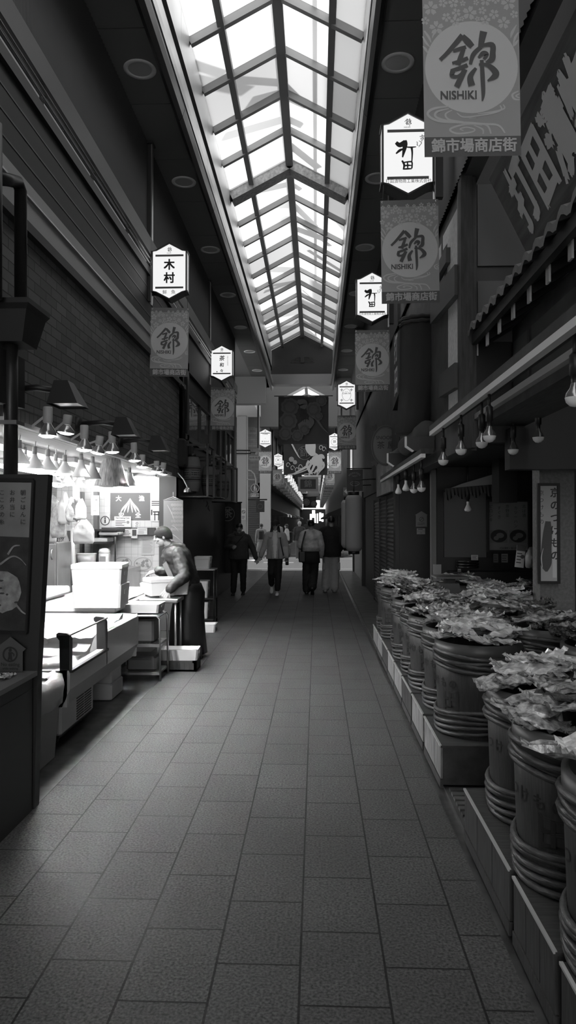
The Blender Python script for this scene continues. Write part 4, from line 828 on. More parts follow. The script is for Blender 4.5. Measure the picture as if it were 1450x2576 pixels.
# ================================================================= the pickle shop on the right
M_BARREL = mat('barrel wood', .042, .5, noise_s=10, noise_a=.35, bump=.15, scale3=(14, 14, .8)); M_ROPE = mat('plaited straw rope', .085, .28, noise_s=30, noise_a=.4, bump=.4, scale3=(1, 1, 6)); M_RIM = mat('barrel rim', .08, .4)
M_CRATE = mat('crate wood', .055, .65, noise_s=9, noise_a=.4, bump=.1, scale3=(1, 10, 1)); M_CRATEL = mat('pale weathered boards', .26, .7, noise_s=6, noise_a=.5, scale3=(1, 9, 1)); M_EDGE = mat('metal angle', .8, .4, .5)
M_STUCCO = mat('grey stucco', .2, .85, noise_s=40, noise_a=.2, bump=.3); M_PANEL = mat('dull panel', .11, .7); M_BOARDW = mat('signboard wood', .10, .6, noise_s=3, noise_a=.45, bump=.15, scale3=(6, .5, 6)); M_WLET = mat('white brush paint', .92, .7)

def film(name, v, a, s):                   # crinkled clear film over food: glossy, with the mottled contents
    m = mat(name, v, .12, spec=1., noise_s=s, noise_a=a, bump=.55, detail=6); return m
PK = [film('wrapped pale radish', .62, .55, 26), film('wrapped dark greens', .10, .95, 34), film('wrapped mixed pickles', .36, .95, 40), film('wrapped white turnip', .8, .3, 16)]
def packet(seed, L, Wd, Hh):
    b = MB(); n, k = 10, 9; rings = []
    for i in range(k):
        f = i / (k - 1); e = math.sin(PI * min(1, max(0, (f - .06) / .88))) ** .5 if .06 < f < .94 else .06
        rings.append([Vector(((f - .5) * L, math.cos(2 * PI * j / n) * Wd / 2 * (.72 + .28 * e), math.sin(2 * PI * j / n) * Hh / 2 * e + Hh * .5)) + Vector((noise.noise(Vector((i, j, seed))) * .012, noise.noise(Vector((i, j, seed + 4))) * .014, noise.noise(Vector((i * 1.3, j * 1.3, seed + 8))) * .018)) for j in range(n)])
    b.loft(rings, 0, True, True, False)
    for s in (-1, 1):                     # crimped seal at each end
        m_ = 6; v = []
        for q in range(m_ + 1):
            y = (q / m_ - .5) * Wd * .95; v += [(s * L * .46, y, Hh * .5), (s * L * .57, y * 1.05, Hh * (.6 + .35 * noise.noise(Vector((q, seed, s)))) + (.012 if q % 2 else 0))]
        b.add(v, [(2 * q, 2 * q + 1, 2 * q + 3, 2 * q + 2) for q in range(m_)], 0)
    return b
PKM = []
for i in range(9):
    L, Wd, Hh = ((.20, .09, .035), (.24, .075, .03), (.17, .11, .04))[i % 3]
    PKM.append(packet(i * 7.3, L, Wd, Hh).mesh('pickle_packet', [PK[(0, 1, 2, 3, 2, 0, 1, 2, 3)[i]]]))
def heap(cx, cy, z, r, n, where, seed, kinds, dome=.07, lean=0.):
    rr = random.Random(seed)
    for i in range(n):
        a = i * 2.399 + rr.random(); q = r * math.sqrt((i + .5) / n) * .92; h = dome * (1 - (q / r) ** 2)
        o = bpy.data.objects.new('pickle_packet', PKM[kinds[i % len(kinds)]]); C.objects.link(o)
        o.location = (cx + q * math.cos(a), cy + q * math.sin(a), z + h + .012 * (n - i) / n * 2); 
        o.rotation_euler = (rr.uniform(-.25, .25) - .25 * math.sin(a) * 0, rr.uniform(-.25, .35), rr.uniform(-.6, .6) + (0 if rr.random() < .6 else 1.4)); s = rr.uniform(.95, 1.4); o.scale = (s, s, s)
        tag(o, f'clear-wrapped pickle packet heaped on {where}', 'packet', f'packets on {where}')

def wrap_text(mb, r, a0, z0):
    """bend flat letters (x, z) round a barrel of radius r, centred on angle a0."""
    for v in mb.v:
        a = a0 + v.x / r; q = r + .002 - v.y; v.x, v.y, v.z = q * math.cos(a), q * math.sin(a), v.z + z0
    return mb
BR = .272
def barrel_parts(h=.57, r=BR):
    rb = r * .93
    b = MB(); b.lathe([(rb, 0), (rb + (r - rb) * .5, h * .5), (r, h), (r - .022, h), (r - .03, h - .08), (.0, h - .08)], n=40)
    rim = MB(); rim.lathe([(r - .001, h - .1), (r + .002, h - .1), (r + .002, h + .001), (r - .022, h + .001)], n=40)
    hoops = []
    for (z0, z1, k) in ((.42, .50, 4), (.03, .15, 5)):
        m = MB(); rr = random.Random(k)
        for i in range(k):
            z = (z0 + (z1 - z0) * i / (k - 1)) * h / .57; ph = rr.uniform(0, 6); pts = []; n = 34
            for j in range(n + 1):
                a = 2 * PI * j / n; q = rb + (r - rb) * z / h + .008 + .005 * math.sin(3 * a + ph); pts.append((q * math.cos(a), q * math.sin(a), z + .014 * math.sin(a * 2 + ph)))
            m.tube(pts, .014, 7, 0, False)
        hoops.append(m)
    t1 = MB(); t1.merge(text_mb('つ け も の', .062, 0, .014), M=Matrix.Identity(4)); wrap_text(t1, rb + (r - rb) * .55, math.radians(202), h * .56)
    t2 = MB()
    for i, ch in enumerate('打田'): t2.merge(text_mb(ch, .14, 0, .03), M=T(.02 + .02 * i, 0, -.0))  if ch == '田' else None
    wrap_text(t2, rb + (r - rb) * .4, math.radians(214), h * .38)
    return b, rim, hoops, t1, t2
M_BLET = mat('barrel letters', .02, .6)
bp = None
def barrel(label, loc, rz=0, s=1.):
    global bp
    if bp is None:
        t = thing('pickle_barrel', label, 'barrel', loc, 'pickle barrels'); b, rim, hoops, t1, t2 = barrel_parts()
        b.build('staves', [M_BARREL], t, False); rim.build('rim', [M_RIM], t, False)
        for hp in hoops: hp.build('rope_hoop', [M_ROPE], t, False)
        t1.build('lettering', [M_BLET], t, False); t2.build('large_letter', [M_BLET], t, False); bp = t
    else: t = dup(bp, loc, rz, label)
    t.scale = (s, s, 1); return t
CZ = .25
rows = [(1.02, 2.18, 'the nearest barrel, cut off by the frame', [0, 3, 4], 14), (1.02, 2.74, 'the second nearest barrel on the right', [1, 2, 4, 7], 22), (1.06, 3.33, 'the third nearest barrel, before the gap', [3, 0, 2, 8, 5], 22),
        (1.035, 4.63, 'the large barrel just after the gap', [3, 0, 5, 8], 20), (1.045, 5.22, 'the second barrel after the gap', [4, 2, 7], 16), (1.02, 5.82, 'the third barrel after the gap', [4, 2, 1, 5], 16), (1.03, 6.42, 'the fourth barrel after the gap', [2, 4, 5], 14),
        (1.02, 7.05, 'the fifth barrel after the gap', [1, 4, 2], 14), (1.07, 7.66, 'the sixth barrel after the gap', [5, 4, 0], 12), (1.02, 8.3, 'the second barrel from the far end', [0, 5, 3], 12), (1.03, 8.95, 'the barrel at the far end', [0, 3, 5], 12)]
for i, (x, y, wh, kinds, n) in enumerate(rows):
    barrel('wooden pickle barrel bound with rope, ' + wh, (x, y, CZ), (i % 3) * .12 - .1)
    heap(x, y, CZ + .57 - .02, .262, int(n * 1.25), wh, 40 + i, kinds, .10)
row2 = [(1.76, 4.35, 'the wide second-row barrel', [1, 2, 3, 7, 1], 20, .27), (1.68, 5.1, 'the second-row barrel behind the gap', [1, 7, 2], 14, .27), (1.68, 5.75, 'the second-row barrel with dark greens', [1, 4, 1], 14, .27), (1.66, 6.4, 'the second-row barrel with pale radish', [0, 5, 3], 14, .3), (1.66, 7.0, 'the second-row barrel beside the scale', [0, 3, 5], 14, .3), (1.63, 8.2, 'the second-row barrel behind the scale', [2, 0, 5], 12, .3),
        (1.72, 3.0, 'the second-row barrel near the right edge', [3, 0, 8], 18, .27), (1.75, 2.4, 'the second-row barrel at the right edge', [2, 4], 12, .27)]
for i, (x, y, wh, kinds, n, cz) in enumerate(row2):
    barrel('wooden pickle barrel bound with rope, ' + wh, (x, y, cz), .5, 1.05); heap(x, y, cz + .57 - .035, .26, n, wh, 80 + i, kinds, .085)
# film-wrapped low tubs by the back
for i, (x, y, lab) in enumerate(((2.12, 7.3, 'broad film-covered tub before the framed poster pair'),)):
    t = thing('pickle_tub', lab, 'tub', (x, y, 0)); MB().lathe([(.3, 0), (.34, .82), (.32, .82), (.31, .76), (0, .76)], (x, y, 0), 32).build('staves', [M_BARREL], t)
    n = 30; MB().loft([[(x + (r_ + .012 * noise.noise(Vector((j, k, i)))) * math.cos(2 * PI * j / n), y + (r_ + .012 * noise.noise(Vector((j * 1.4, k, i + 3)))) * math.sin(2 * PI * j / n), z + .012 * noise.noise(Vector((j, k * 2, i + 7)))) for j in range(n)] for k, (r_, z) in enumerate(((.35, .6), (.36, .72), (.35, .83), (.2, .86), (.02, .87)))], 0, False, True, True).build('film_cover', [film('loose film', .2, .6, 12)], t)
    heap(x, y, .85, .26, 12, 'the broad film-covered tub', 120 + i, [2, 4, 1], .05)
# crates under the front row
def crate(label, y0, y1, pale, x0=.735, x1=1.32, z=CZ):
    t = thing('wooden_crate', label, 'crate', ((x0 + x1) / 2, (y0 + y1) / 2, 0), 'crates under the barrels')
    MB().box((x0 + .012, y0, .02), (x1, y1, z - .012)).build('box', [M_CRATE], t)
    f = MB(); n = 3
    for i in range(n): f.box((x0, y0 + (y1 - y0) * i / n + .004, .055), (x0 + .012, y0 + (y1 - y0) * (i + 1) / n - .004, z - .015), 0)
    f.build('front_board', [M_CRATEL if pale else M_CRATE], t); MB().box((x0 - .004, y0, .0), (x0 + .014, y1, .05)).build('skirting', [M_CRATE], t)
    MB().box((x0, y0 - .002, z - .012), (x1, y1 + .002, z)).build('lid', [M_CRATE], t)
    MB().box((x0 - .006, y0, z - .006), (x0 + .006, y1, z + .003)).build('metal_edge', [M_EDGE], t)
cl = [(1.7, 2.2, 0, 'dark wooden crate nearest the viewer, under the barrel cut off by the frame'), (2.25, 2.72, 0, 'dark wooden crate with bright metal edge, second from the viewer'), (2.77, 3.6, 0, 'dark wooden crate with bright metal edge, just before the gap'), (4.28, 4.92, 1, 'wooden crate with pale end boards, just after the gap')]
y = 4.98
for k in range(7): cl.append((y, y + .57, k % 3 != 1, f'wooden crate in the far run under the slim barrels, {ORD[k + 1]} after the gap')); y += .62
for y0, y1, pale, lab in cl: crate(lab, y0, y1, pale)
m = MB(); m.box((1.34, 2.0, 0), (2.2, 4.75, .262)); one('display_platform', m, [M_CRATE], 'dark low platform under the second row of barrels, near part', 'platform')
m = MB(); m.box((1.34, 4.8, 0), (1.98, 6.8, .262)); one('display_platform', m, [M_CRATE], 'dark low platform under the second row of barrels, middle part', 'platform')
m = MB(); m.box((1.34, 6.85, 0), (1.76, 9.2, .262)); one('display_platform', m, [M_CRATE], 'dark low platform under the second row of barrels, far part', 'platform')
gr = MB()
for i in range(9): gr.box((.78 + .0, 3.66 + i * .07, -.003), (1.3, 3.705 + i * .07, .012))
one('floor_slats', gr, [mat('damp slats', .12, .4, noise_s=5, noise_a=.5)], 'worn boards on the ground in the gap between the crates', 'boards')

# ---- building: recess walls
wr = MB()
wr.box((1.15, 9.95, 0), (3.6, 10.1, 2.75), 0); wr.box((3.5, -3, 0), (3.6, 10.1, 6.2), 0); wr.box((1.62, 9.9, .9), (2.9, 9.95, 2.0), 1)
struct('wall_right.001', wr, [M_DARK, M_PANEL])
wr = MB(); wr.box((1.88, 6.1, 0), (2.17, 6.3, 2.2)); struct('wall_right.002', wr, [M_STUCCO])
wr = MB(); wr.box((2.17, 5.95, 0), (2.32, 6.3, 2.3)); wr.box((2.33, 6.05, 0), (3.5, 6.3, 2.3)); struct('wall_right.003', wr, [M_TIMBER])
wr = MB(); wr.box((1.3, 6.3, 2.24), (3.5, 10.0, 2.34), 0); wr.box((1.5, 5.6, 1.98), (2.5, 5.75, 2.3), 0); struct('ceiling.003', wr, [M_BLACK])
wr = MB(); wr.box((1.55, -1, 2.35), (1.65, 5.7, 3.1), 0)
for y0, y1 in ((5.25, 5.62), (4.3, 5.15), (3.2, 4.2), (2, 3.1)): wr.box((1.535, y0, 2.40), (1.55, y1, 2.97), 1)
wr.box((1.3, -1, 2.33), (1.65, 9.9, 2.42), 0)
struct('wall_right.004', wr, [M_TIMBER, M_PANEL])
# upper storey: return wall, posts and half-timbered facade beyond it
wr = MB(); wr.box((1.15, 5.72, 2.2), (3.6, 5.85, ZC + .2), 0)
a, c = P(1201, 465, 5.71), P(1345, 668, 5.71); wr.box((a.x, 5.70, c.z), (2.6, 5.72, a.z), 1); a, c = P(1202, 708, 5.71), P(1345, 860, 5.71); wr.box((a.x, 5.70, c.z), (2.6, 5.72, a.z), 1)
wr.box((1.13, 5.60, 2.15), (1.22, 5.72, 4.3), 2); wr.box((1.225, 5.62, 2.15), (1.25, 5.72, 4.3), 2)
wr.box((2.3, -2, 3.0), (2.4, 5.7, ZC + .2), 0)
struct('wall_right.005', wr, [M_BLACK, M_PANEL, M_TIMBER])
fa = MB(); fa.box((1.16, 5.85, 2.15), (1.3, 22.9, 4.4), 0)
def pl(px, zoff=0):  # plaster field on the facade plane from pixel corners
    return [PX(x, y, 1.157) for x, y in px]
for px in ([(1157, 512), (1157, 672), (1126, 716), (1126, 612), (1115, 630), (1115, 594)], [(1111, 612), (1111, 668), (1098, 690), (1098, 640)], [(1119, 690), (1119, 748), (1100, 772), (1100, 724)],
           [(1158, 740), (1158, 914), (1128, 940), (1128, 775)], [(1159, 976), (1159, 1048), (1129, 1060), (1129, 985)]):
    fa.poly(list(reversed(pl(px))), 1)
struct('wall_right.006', fa, [M_TIMBER, M_PLAST])
bm3 = MB()
bm3.prism([PX(x, y, 1.157) for x, y in ((1134, 622), (1134, 660), (1098, 720), (1098, 690))], (-.04, 0, 0)); bm3.prism([PX(x, y, 1.157) for x, y in ((1160, 665), (1160, 742), (1096, 815), (1096, 740))], (-.05, 0, 0)); bm3.prism([PX(x, y, 1.157) for x, y in ((1160, 912), (1160, 975), (1118, 1000), (1118, 945))], (-.05, 0, 0))
struct('beam.002', bm3, [mat('facade timber', .075, .6)])
# ---- tiled canopy
cx0, cz0, cx1, cz1 = 1.18, 3.0, 1.62, 3.22
t = thing('tiled_canopy', 'grey roof-tile canopy along the shopfront below the big signboard', 'canopy', (1.4, 2.8, 3.0))
tl = MB(); pitch = .2; prof_ = [(0, .0), (.03, .035), (.07, .05), (.11, .035), (.15, .01), (.195, .004), (.2, 0)]
yy = 5.95
while yy > .6:
    for r0, r1, dz in ((0, .36, .0), (.34, .7, .03), (.68, 1., .06)):
        ring = []
        for f in (r0, r1):
            ring.append([(cx0 + (cx1 - cx0) * f, yy - a_, cz0 + .05 + (cz1 - cz0) * f + b_ * 1.0 + (dz if f == r0 else dz - .03)) for a_, b_ in prof_])
        low = [(p[0], p[1], p[2] - .045) for p in ring[0]]
        tl.loft([low, ring[0], ring[1]], 0, False, False)
    yy -= pitch
tl.build('tiles', [mat('roof tile', .2, .55, noise_s=12, noise_a=.2)], t)
fb = MB(); fb.box((cx0 + .03, .6, cz0 - .05), (cx0 + .07, 5.9, cz0 + .02)); fb.build('fascia', [M_BLACK], t)
sf = MB(); sf.add([(cx0 + .05, .6, cz0 + .0), (cx1, .6, cz1 - .02), (cx1, 5.9, cz1 - .02), (cx0 + .05, 5.9, cz0 + .0)], [(0, 1, 2, 3)]); sf.add([(cx0 + .05, .6, cz0 + .03), (cx1, .6, cz1 + .01), (cx1, 5.9, cz1 + .01), (cx0 + .05, 5.9, cz0 + .03)], [(3, 2, 1, 0)]); sf.build('soffit', [M_BLACK], t)
for i in range(14):
    y = 5.72 - i * .35
    m = MB(); m.bar((cx0 + .10, y, cz0 - .045), (cx1, y, cz1 - .06), .045, .05, 0); m.prism([(cx0 + .09, y - .028, cz0 - .115), (cx0 + .09, y + .028, cz0 - .115), (cx0 + .09, y + .028, cz0 - .02), (cx0 + .09, y - .028, cz0 - .02)], (.012, 0, 0), 1)
    m.build('rafter', [M_BLACK, mat('white rafter end', .85, .7)], t)
# ---- great signboard above it, leaning out over the street
t = thing('wooden_signboard', 'large dark wooden signboard with huge white brush lettering, leaning over the canopy', 'signboard', (1.45, 3.5, 3.3))
top0, bot0 = Vector((1.2, 4.98, H0 + 2.37)), Vector((1.52, 4.98, H0 + 1.72)); up = (top0 - bot0).normalized(); yv = Vector((0, -1, 0)); nrm = Vector((-up.z, 0, up.x)) * 1.0
L_, Hb = 3.4, (top0 - bot0).length
b = MB(); b.prism([bot0, top0, top0 + yv * L_, bot0 + yv * L_], nrm * -.06); b.build('board', [M_BOARDW], t)
# shaggy hand-painted glyphs: bold letters with rough edges
rr = random.Random(11)
for i, ch in enumerate('打田漬物店'):
    g = text_mb(ch, .44, 0, .032, xs=.78)
    for v in g.v:
        k = .016 * noise.noise(Vector((v.x * 45, v.z * 45, i * 3.))) + .012 * noise.noise(Vector((v.x * 12, v.z * 12, i))); v.x += k; v.z += k * 1.3
    m = MB()
    for v, in zip(g.v): pass
    base = bot0 + up * (Hb * .56) + yv * (.36 + .345 * i) + nrm * .003
    g.v = [base + yv * v.x + up * (v.z + .16 * v.x) - nrm * v.y for v in g.v]
    g.build('letter', [M_WLET], t)
# ---- lamp rails and bulbs
def rail_(label, x, y0, y1, z, w):
    t = thing('light_rail', label, 'light rail', (x, (y0 + y1) / 2, z)); MB().box((x - w / 2, y0, z + .028), (x + w / 2 + .06, y1, z + .075)).build('board', [M_TIMBER], t); MB().box((x - w / 2, y0, z - .008), (x + w / 2 - .01, y1, z + .028)).build('channel', [mat('white channel', .95, .5)], t); return t
rail_('long near light rail with a white channel in front of the pickle shop', 1.0, 2.2, 6.2, 2.32, .05)
rail_('far light rail with a white channel over the slim barrels', .98, 6.55, 10.7, 2.165, .05)
m = MB(); m.box((1.23, 2.2, 2.37), (1.27, 6.9, 2.41)); one('inner_rail', m, [mat('dull rail', .5, .6)], 'dull grey inner rail parallel to the near light rail', 'rail')
M_DIM = mat('unlit bulb glass', .9, .3); M_NECK = mat('bulb collar', .5, .2, .8)
bulbs = [(1116, 1158, 1.0, .042, 2.31), (1161, 1131, 1.0, .04, 2.31), (1213, 1113, 1.02, .038, 2.31), (1232, 1097, 1.0, .038, 2.31), (1447, 1000, 1.02, .038, 2.31), (1292, 1131, 1.5, .042, 2.33), (1355, 1100, 1.62, .042, 2.33)]
def bulb(p, r, ztop, label, refl=False):
    t = thing('hanging_bulb', label, 'light bulb', p, 'unlit bulbs of the pickle shop')
    if refl: MB().lathe([(.0, -.035), (r * .8, -.028), (r, -.01), (r * .7, .02), (r * .38, .05), (r * .36, .085)], p, 18).build('glass', [M_DIM], t)
    else: MB().lathe([(0, -r), (r * .5, -r * .87), (r * .87, -r * .5), (r, 0)], p, 18).build('glass', [M_DIM], t); MB().lathe([(r, 0), (r * .88, r * .45), (r * .5, r * 1.0), (r * .38, r * 1.5)], p, 18).build('collar', [M_NECK], t)
    z = r * 1.5 if not refl else .085
    MB().lathe([(r * .36, z), (r * .36, z + .03), (r * .55, z + .03), (r * .55, z + .11), (r * .3, z + .12), (0, z + .12)], p, 14).build('socket', [M_BLACK], t)
    MB().tube([p + Vector((0, 0, z + .11)), Vector((p.x, p.y, max(ztop, p.z + z + .13)))], .009, 6).build('stem', [M_BLACK], t)
labs = ['first from the far end of the near rail', 'second from the far end of the near rail', 'third from the far end of the near rail, tilted behind another', 'fourth from the far end of the near rail', 'large, cut off by the right frame edge', 'inside the shop opening, left of the paper lamp', 'directly in front of the paper wall lamp']
for (x, y, X, r, zt), lab in zip(bulbs, labs): bulb(PX(x, y, X), r, zt, 'unlit round bulb, ' + lab)
for i, (x, y) in enumerate(((1003, 1236), (1022, 1228), (1042, 1231), (1061, 1227))): bulb(PX(x, y, 1.0), .042, 2.17, f'unlit bulb on the far light rail, {ORD[i]} from its far end', i < 2)
for i, (x, y) in enumerate(((1119, 1290), (1178, 1280))): bulb(PX(x, y, 1.62 + .2 * i), .045, 2.24, f'unlit long-stemmed bulb inside the shop, {["left", "right"][i]} of the pair before the plain panel', True)
# ---- paper wall lamp, posters, notices
q = P(1368, 1124, 6.0); t = thing('paper_wall_lamp', 'square paper wall lamp with dark lattice on the stucco pillar', 'wall lamp', q)
a, c = P(1343, 1095, 5.95), P(1389, 1154, 5.95); w = c.x - a.x; m = MB(); m.box((a.x + .01, 5.95, c.z + .01), (c.x - .01, 6.09, a.z - .01)); m.build('paper', [mat('lamp paper', .5, .8)], t); m = MB()
for k in range(5): z = c.z + (a.z - c.z) * k / 4; m.box((a.x, 5.94, z - .004), (c.x, 6.1, z + .004))
for x in (a.x, c.x): m.box((x - .006, 5.94, c.z), (x + .006, 6.1, a.z))
m.box((a.x + .38 * w, 5.94, c.z), (a.x + .42 * w, 5.96, a.z)); m.build('lattice', [M_BLACK], t)
def framed(name, label, px, Y, cat, inner, draw, fr=.025, mats=None, frm=None):
    a, c = P(px[0], px[1], Y), P(px[2], px[3], Y); cx, w, h = (a.x + c.x) / 2, c.x - a.x, a.z - c.z; t = thing(name, label, cat, (cx, Y, c.z)); m = MB()
    for lo, hi in (((-w / 2, -.03, 0), (-w / 2 + fr, 0, h)), ((w / 2 - fr, -.03, 0), (w / 2, 0, h)), ((-w / 2 + fr, -.03, 0), (w / 2 - fr, 0, fr)), ((-w / 2 + fr, -.03, h - fr), (w / 2 - fr, 0, h))): m.box(lo, hi)
    m.build('frame', [frm or M_BLACK], t, False); p = MB(); p.box((-w / 2 + fr, -.012, fr), (w / 2 - fr, -.002, h - fr)); s = p.build('sheet', [inner], t, False)
    m = MB(); draw(m, w, h); m.xf(T(0, -.0135, 0)); m.build('print', mats, s, False); return t
def d_nas(m, w, h):
    ribbon(m, [(-.1 * w, .12 * h, .1 * w), (-.12 * w, .2 * h, .5 * w), (-.1 * w, .35 * h, .46 * w), (-.05 * w, .5 * h, .4 * w), (-.02 * w, .62 * h, .24 * w)], 0); ribbon(m, [(-.2 * w, .16 * h, .2 * w), (-.2 * w, .26 * h, .3 * w), (-.18 * w, .36 * h, .12 * w)], 1)
    for v in m.v[-14:]: v.y = -.001
    m.merge(column_text('京のつけもの', .1 * h, 2, .02, 1.25), M=T(.3 * w, -.0012, .9 * h)); m.merge(column_text('京つけもの', .055 * h, 2, .0, 1.3), M=T(-.32 * w, -.0012, .9 * h)); rect(m, .18 * w, .06 * h, .36 * w, .56 * h, 1, .0004)
framed('framed_poster', 'narrow framed vegetable poster with brush lettering on the stucco pillar', (1351, 1216, 1408, 1468), 6.07, 'poster', mat('poster paper grey', .55, .7), d_nas, .022, [mat('aubergine print', .10, .6), mat('pale poster print', .75, .6), M_PRINT])
def d_bowls(m, w, h):
    for i, tx in enumerate(('志ば漬', 'カツーハン', '京野菜', 'すぐき', 'ピロシキ')): m.merge(column_text(tx, .075 * h, 2, .0, 1.12), M=T((.36 - .19 * i) * w, -.001, (.86 - .03 * (i % 2)) * h))
    for sx in (-.22, .22):
        rect(m, (sx - .2) * w, .18 * h, (sx + .2) * w, .42 * h, 3, .0003); disc(m, sx * w, .31 * h, .12 * h, 0, 30, 0, .19 * w); disc(m, sx * w + .03 * w, .32 * h, .05 * h, 1, 16, -.0006, .09 * w); disc(m, (sx - .06) * w, .27 * h, .04 * h, 3, 16, -.0008, .06 * w)
    m.merge(text_mb('打田漬物 × 進々堂', .04 * h, 2, .01), M=T(0, -.001, .08 * h))
framed('framed_poster', 'wide framed poster with two dark food bowls on the back wall', (1224, 1256, 1334, 1390), 8.75, 'poster', mat('poster dim paper', .26, .6), d_bowls, .03, [mat('bowl print', .03, .5), mat('food print', .2, .6), M_PRINT, mat('tile print', .2, .6)])
wr = MB(); a, c = P(1100, 1235, 8.85), P(1345, 1400, 8.85); wr.box((a.x, 8.85, .3), (3.4, 8.95, 2.24), 0); a = P(1118, 1238, 8.8); c = P(1224, 1402, 8.8); wr.box((a.x, 8.80, c.z), (c.x, 8.85, a.z), 1); a = P(1090, 1228, 8.8); wr.box((a.x - .03, 8.75, .3), (a.x + .03, 8.85, 2.2), 2)
struct('wall_right.007', wr, [M_BLACK, mat('plain inner panel', .13, .7), mat('pale post', .2, .7)])
t = thing('valance', 'pale pelmet with a dark scalloped cloth edge above the plain panel', 'valance', P(1190, 1225, 8.2)); a, c = P(1120, 1190, 8.2), P(1254, 1222, 8.2)
MB().prism([(a.x, 8.2, c.z - .05), (c.x, 8.2, c.z), (c.x, 8.2, a.z), (a.x + .2, 8.2, a.z - .12)], (0, .05, 0)).build('pelmet', [mat('pale pelmet', .3, .8)], t)
m = MB(); n = 30; v = []
for i in range(n + 1): x = a.x + (c.x - a.x) * i / n; v += [(x, 8.19, c.z + .02 - .05 * (1 - i / n)), (x, 8.19 - .01 * (i % 2), c.z - .09 - .03 * math.sin(i * .8) - .05 * (1 - i / n))]
m.add(v, [(2 * i, 2 * i + 1, 2 * i + 3, 2 * i + 2) for i in range(n)]); m.build('cloth_edge', [M_BLACK], t)
a, c = P(1256, 1178, 7.6), P(1302, 1264, 7.6); m = MB(); m.box((a.x, 7.6, c.z), (c.x, 7.9, a.z + .2)); one('dark_duct', m, [M_BLACK], 'dark square duct hanging before the framed bowl poster', 'duct')
def d_house(m, w, h): ringflat(m, 0, h * .6, h * .19, h * .04, 0, 24); ribbon(m, [(-.12 * h, .5 * h, .04 * h), (.12 * h, .72 * h, .04 * h)], 0); lines(m, w, h, 3, -.34, .34, .1, .34)
a = P(1061, 1325, 9.94)
t = thing('notice_board', 'house-shaped grey notice with a prohibition ring on the dark wall by the shutter', 'notice', a); m = MB(); w = .18; m.prism([(a.x - w * .42, 9.94, a.z), (a.x + w * .42, 9.94, a.z), (a.x + w * .42, 9.94, a.z + .16), (a.x + w * .5, 9.94, a.z + .16), (a.x, 9.94, a.z + .215), (a.x - w * .5, 9.94, a.z + .16), (a.x - w * .42, 9.94, a.z + .16)], (0, .008, 0)); m.build('board', [mat('grey notice', .22, .6)], t); m = MB(); d_house(m, .17, .17); m.xf(T(a.x, 9.938, a.z + .0)); m.build('print', [M_PRINT], t)
flat('small_card', (1049, 1329, 1070, 1344), 'small pale card with writing below the house-shaped notice', 'card', [mat('dim card', .32, .7), M_PRINT], lambda m, w, h: (rect(m, -.35 * w, .78 * h, .2 * w, .9 * h), m.merge(text_mb('チャイス', h * .32), M=T(0, 0, h * .5)), m.merge(text_mb('700', h * .25), M=T(0, 0, h * .2))), Y=9.94)
# ---- counter goods
q = P(1132, 1500, 7.5); t = thing('weighing_scale', 'grey box weighing scale with flat pan among the pickles', 'scale', (q.x, 7.5, q.z)); m = MB(); w = .12
m.prism([(q.x - w, 7.42, q.z - .05), (q.x + w, 7.42, q.z - .05), (q.x + w * .7, 7.42, q.z + .14), (q.x - w, 7.42, q.z + .14)], (0, .2, 0)); m.build('body', [mat('scale grey', .11, .5)], t); m = MB(); m.box((q.x - .05, 7.46, q.z + .14), (q.x + .05, 7.56, q.z + .19)); m.build('post', [M_BLACK], t); m = MB(); m.bbox((q.x - .16, 7.36, q.z + .19), (q.x + .17, 7.7, q.z + .21), .006); m.build('pan', [mat('scale pan', .2, .3, .5)], t)
m = MB(); a, c = P(1091, 1420, 7.9), P(1111, 1462, 7.9); m.box((a.x, 7.9, c.z), (c.x, 7.91, a.z)); one('price_card', m, [mat('dim card', .32, .7)], 'blank grey card standing behind the weighing scale', 'card')
for i, (x0, y0, x1, y1, v, lab) in enumerate(((1186, 1396, 1203, 1409, .6, 'small bright card on the stack of dark boxes'), (1242, 1393, 1254, 1415, .12, 'dim card left of two on the back shelf'), (1262, 1393, 1278, 1415, .2, 'dim card right of two on the back shelf'), (1152, 1431, 1160, 1450, .3, 'tiny card clipped in front of the stacked boxes'))):
    flat('price_card', (x0, y0, x1, y1), lab, 'card', [mat(f'card tone {i}', v, .5), M_PRINT], lambda m, w, h: lines(m, w, h, 3), Y=8.49 if i == 0 else 8.58)
a = P(1310, 1400, 6.6); t = thing('price_sign', 'leaning white price sign with a dark header behind the film-covered tub', 'price sign', a); t.rotation_euler = (0, .12, 0); m = MB(); m.box((-.04, 0, -.1), (.04, .006, .1)); m.build('card', [mat('bright card', .45, .6)], t, False); m = MB(); rect(m, -.04, .05, .04, .1); lines(m, .08, .2, 4, -.4, .2, -.35, .2); disc(m, .018, 0, .018); m.xf(T(0, -.001, 0)); m.build('print', [M_PRINT], t, False)
for i in range(3):
    q = P(1177, 1428 - i * 7, 8.64); m = MB(); m.lathe([(0, 0), (.13, 0), (.135, .02), (.0, .024)], q, 24); one('round_box', m, [mat('lacquer box', .03, .15)], f'flat black lacquered box, {["lowest", "middle", "topmost"][i]} of the stack on the back shelf', 'box', 'stacked black boxes')
m = MB(); m.box((1.6, 8.5, 0), (2.9, 8.78, .98)); one('back_shelf', m, [M_BLACK], 'dark shelf along the back of the pickle shop', 'shelf')
hang_bag('plastic_bag', (1322, 1378, 1350, 1428), 6.5, 'pale plastic bag hung beside the leaning price sign', 'bag', mat('dim plastic', .25, .4), 51.)

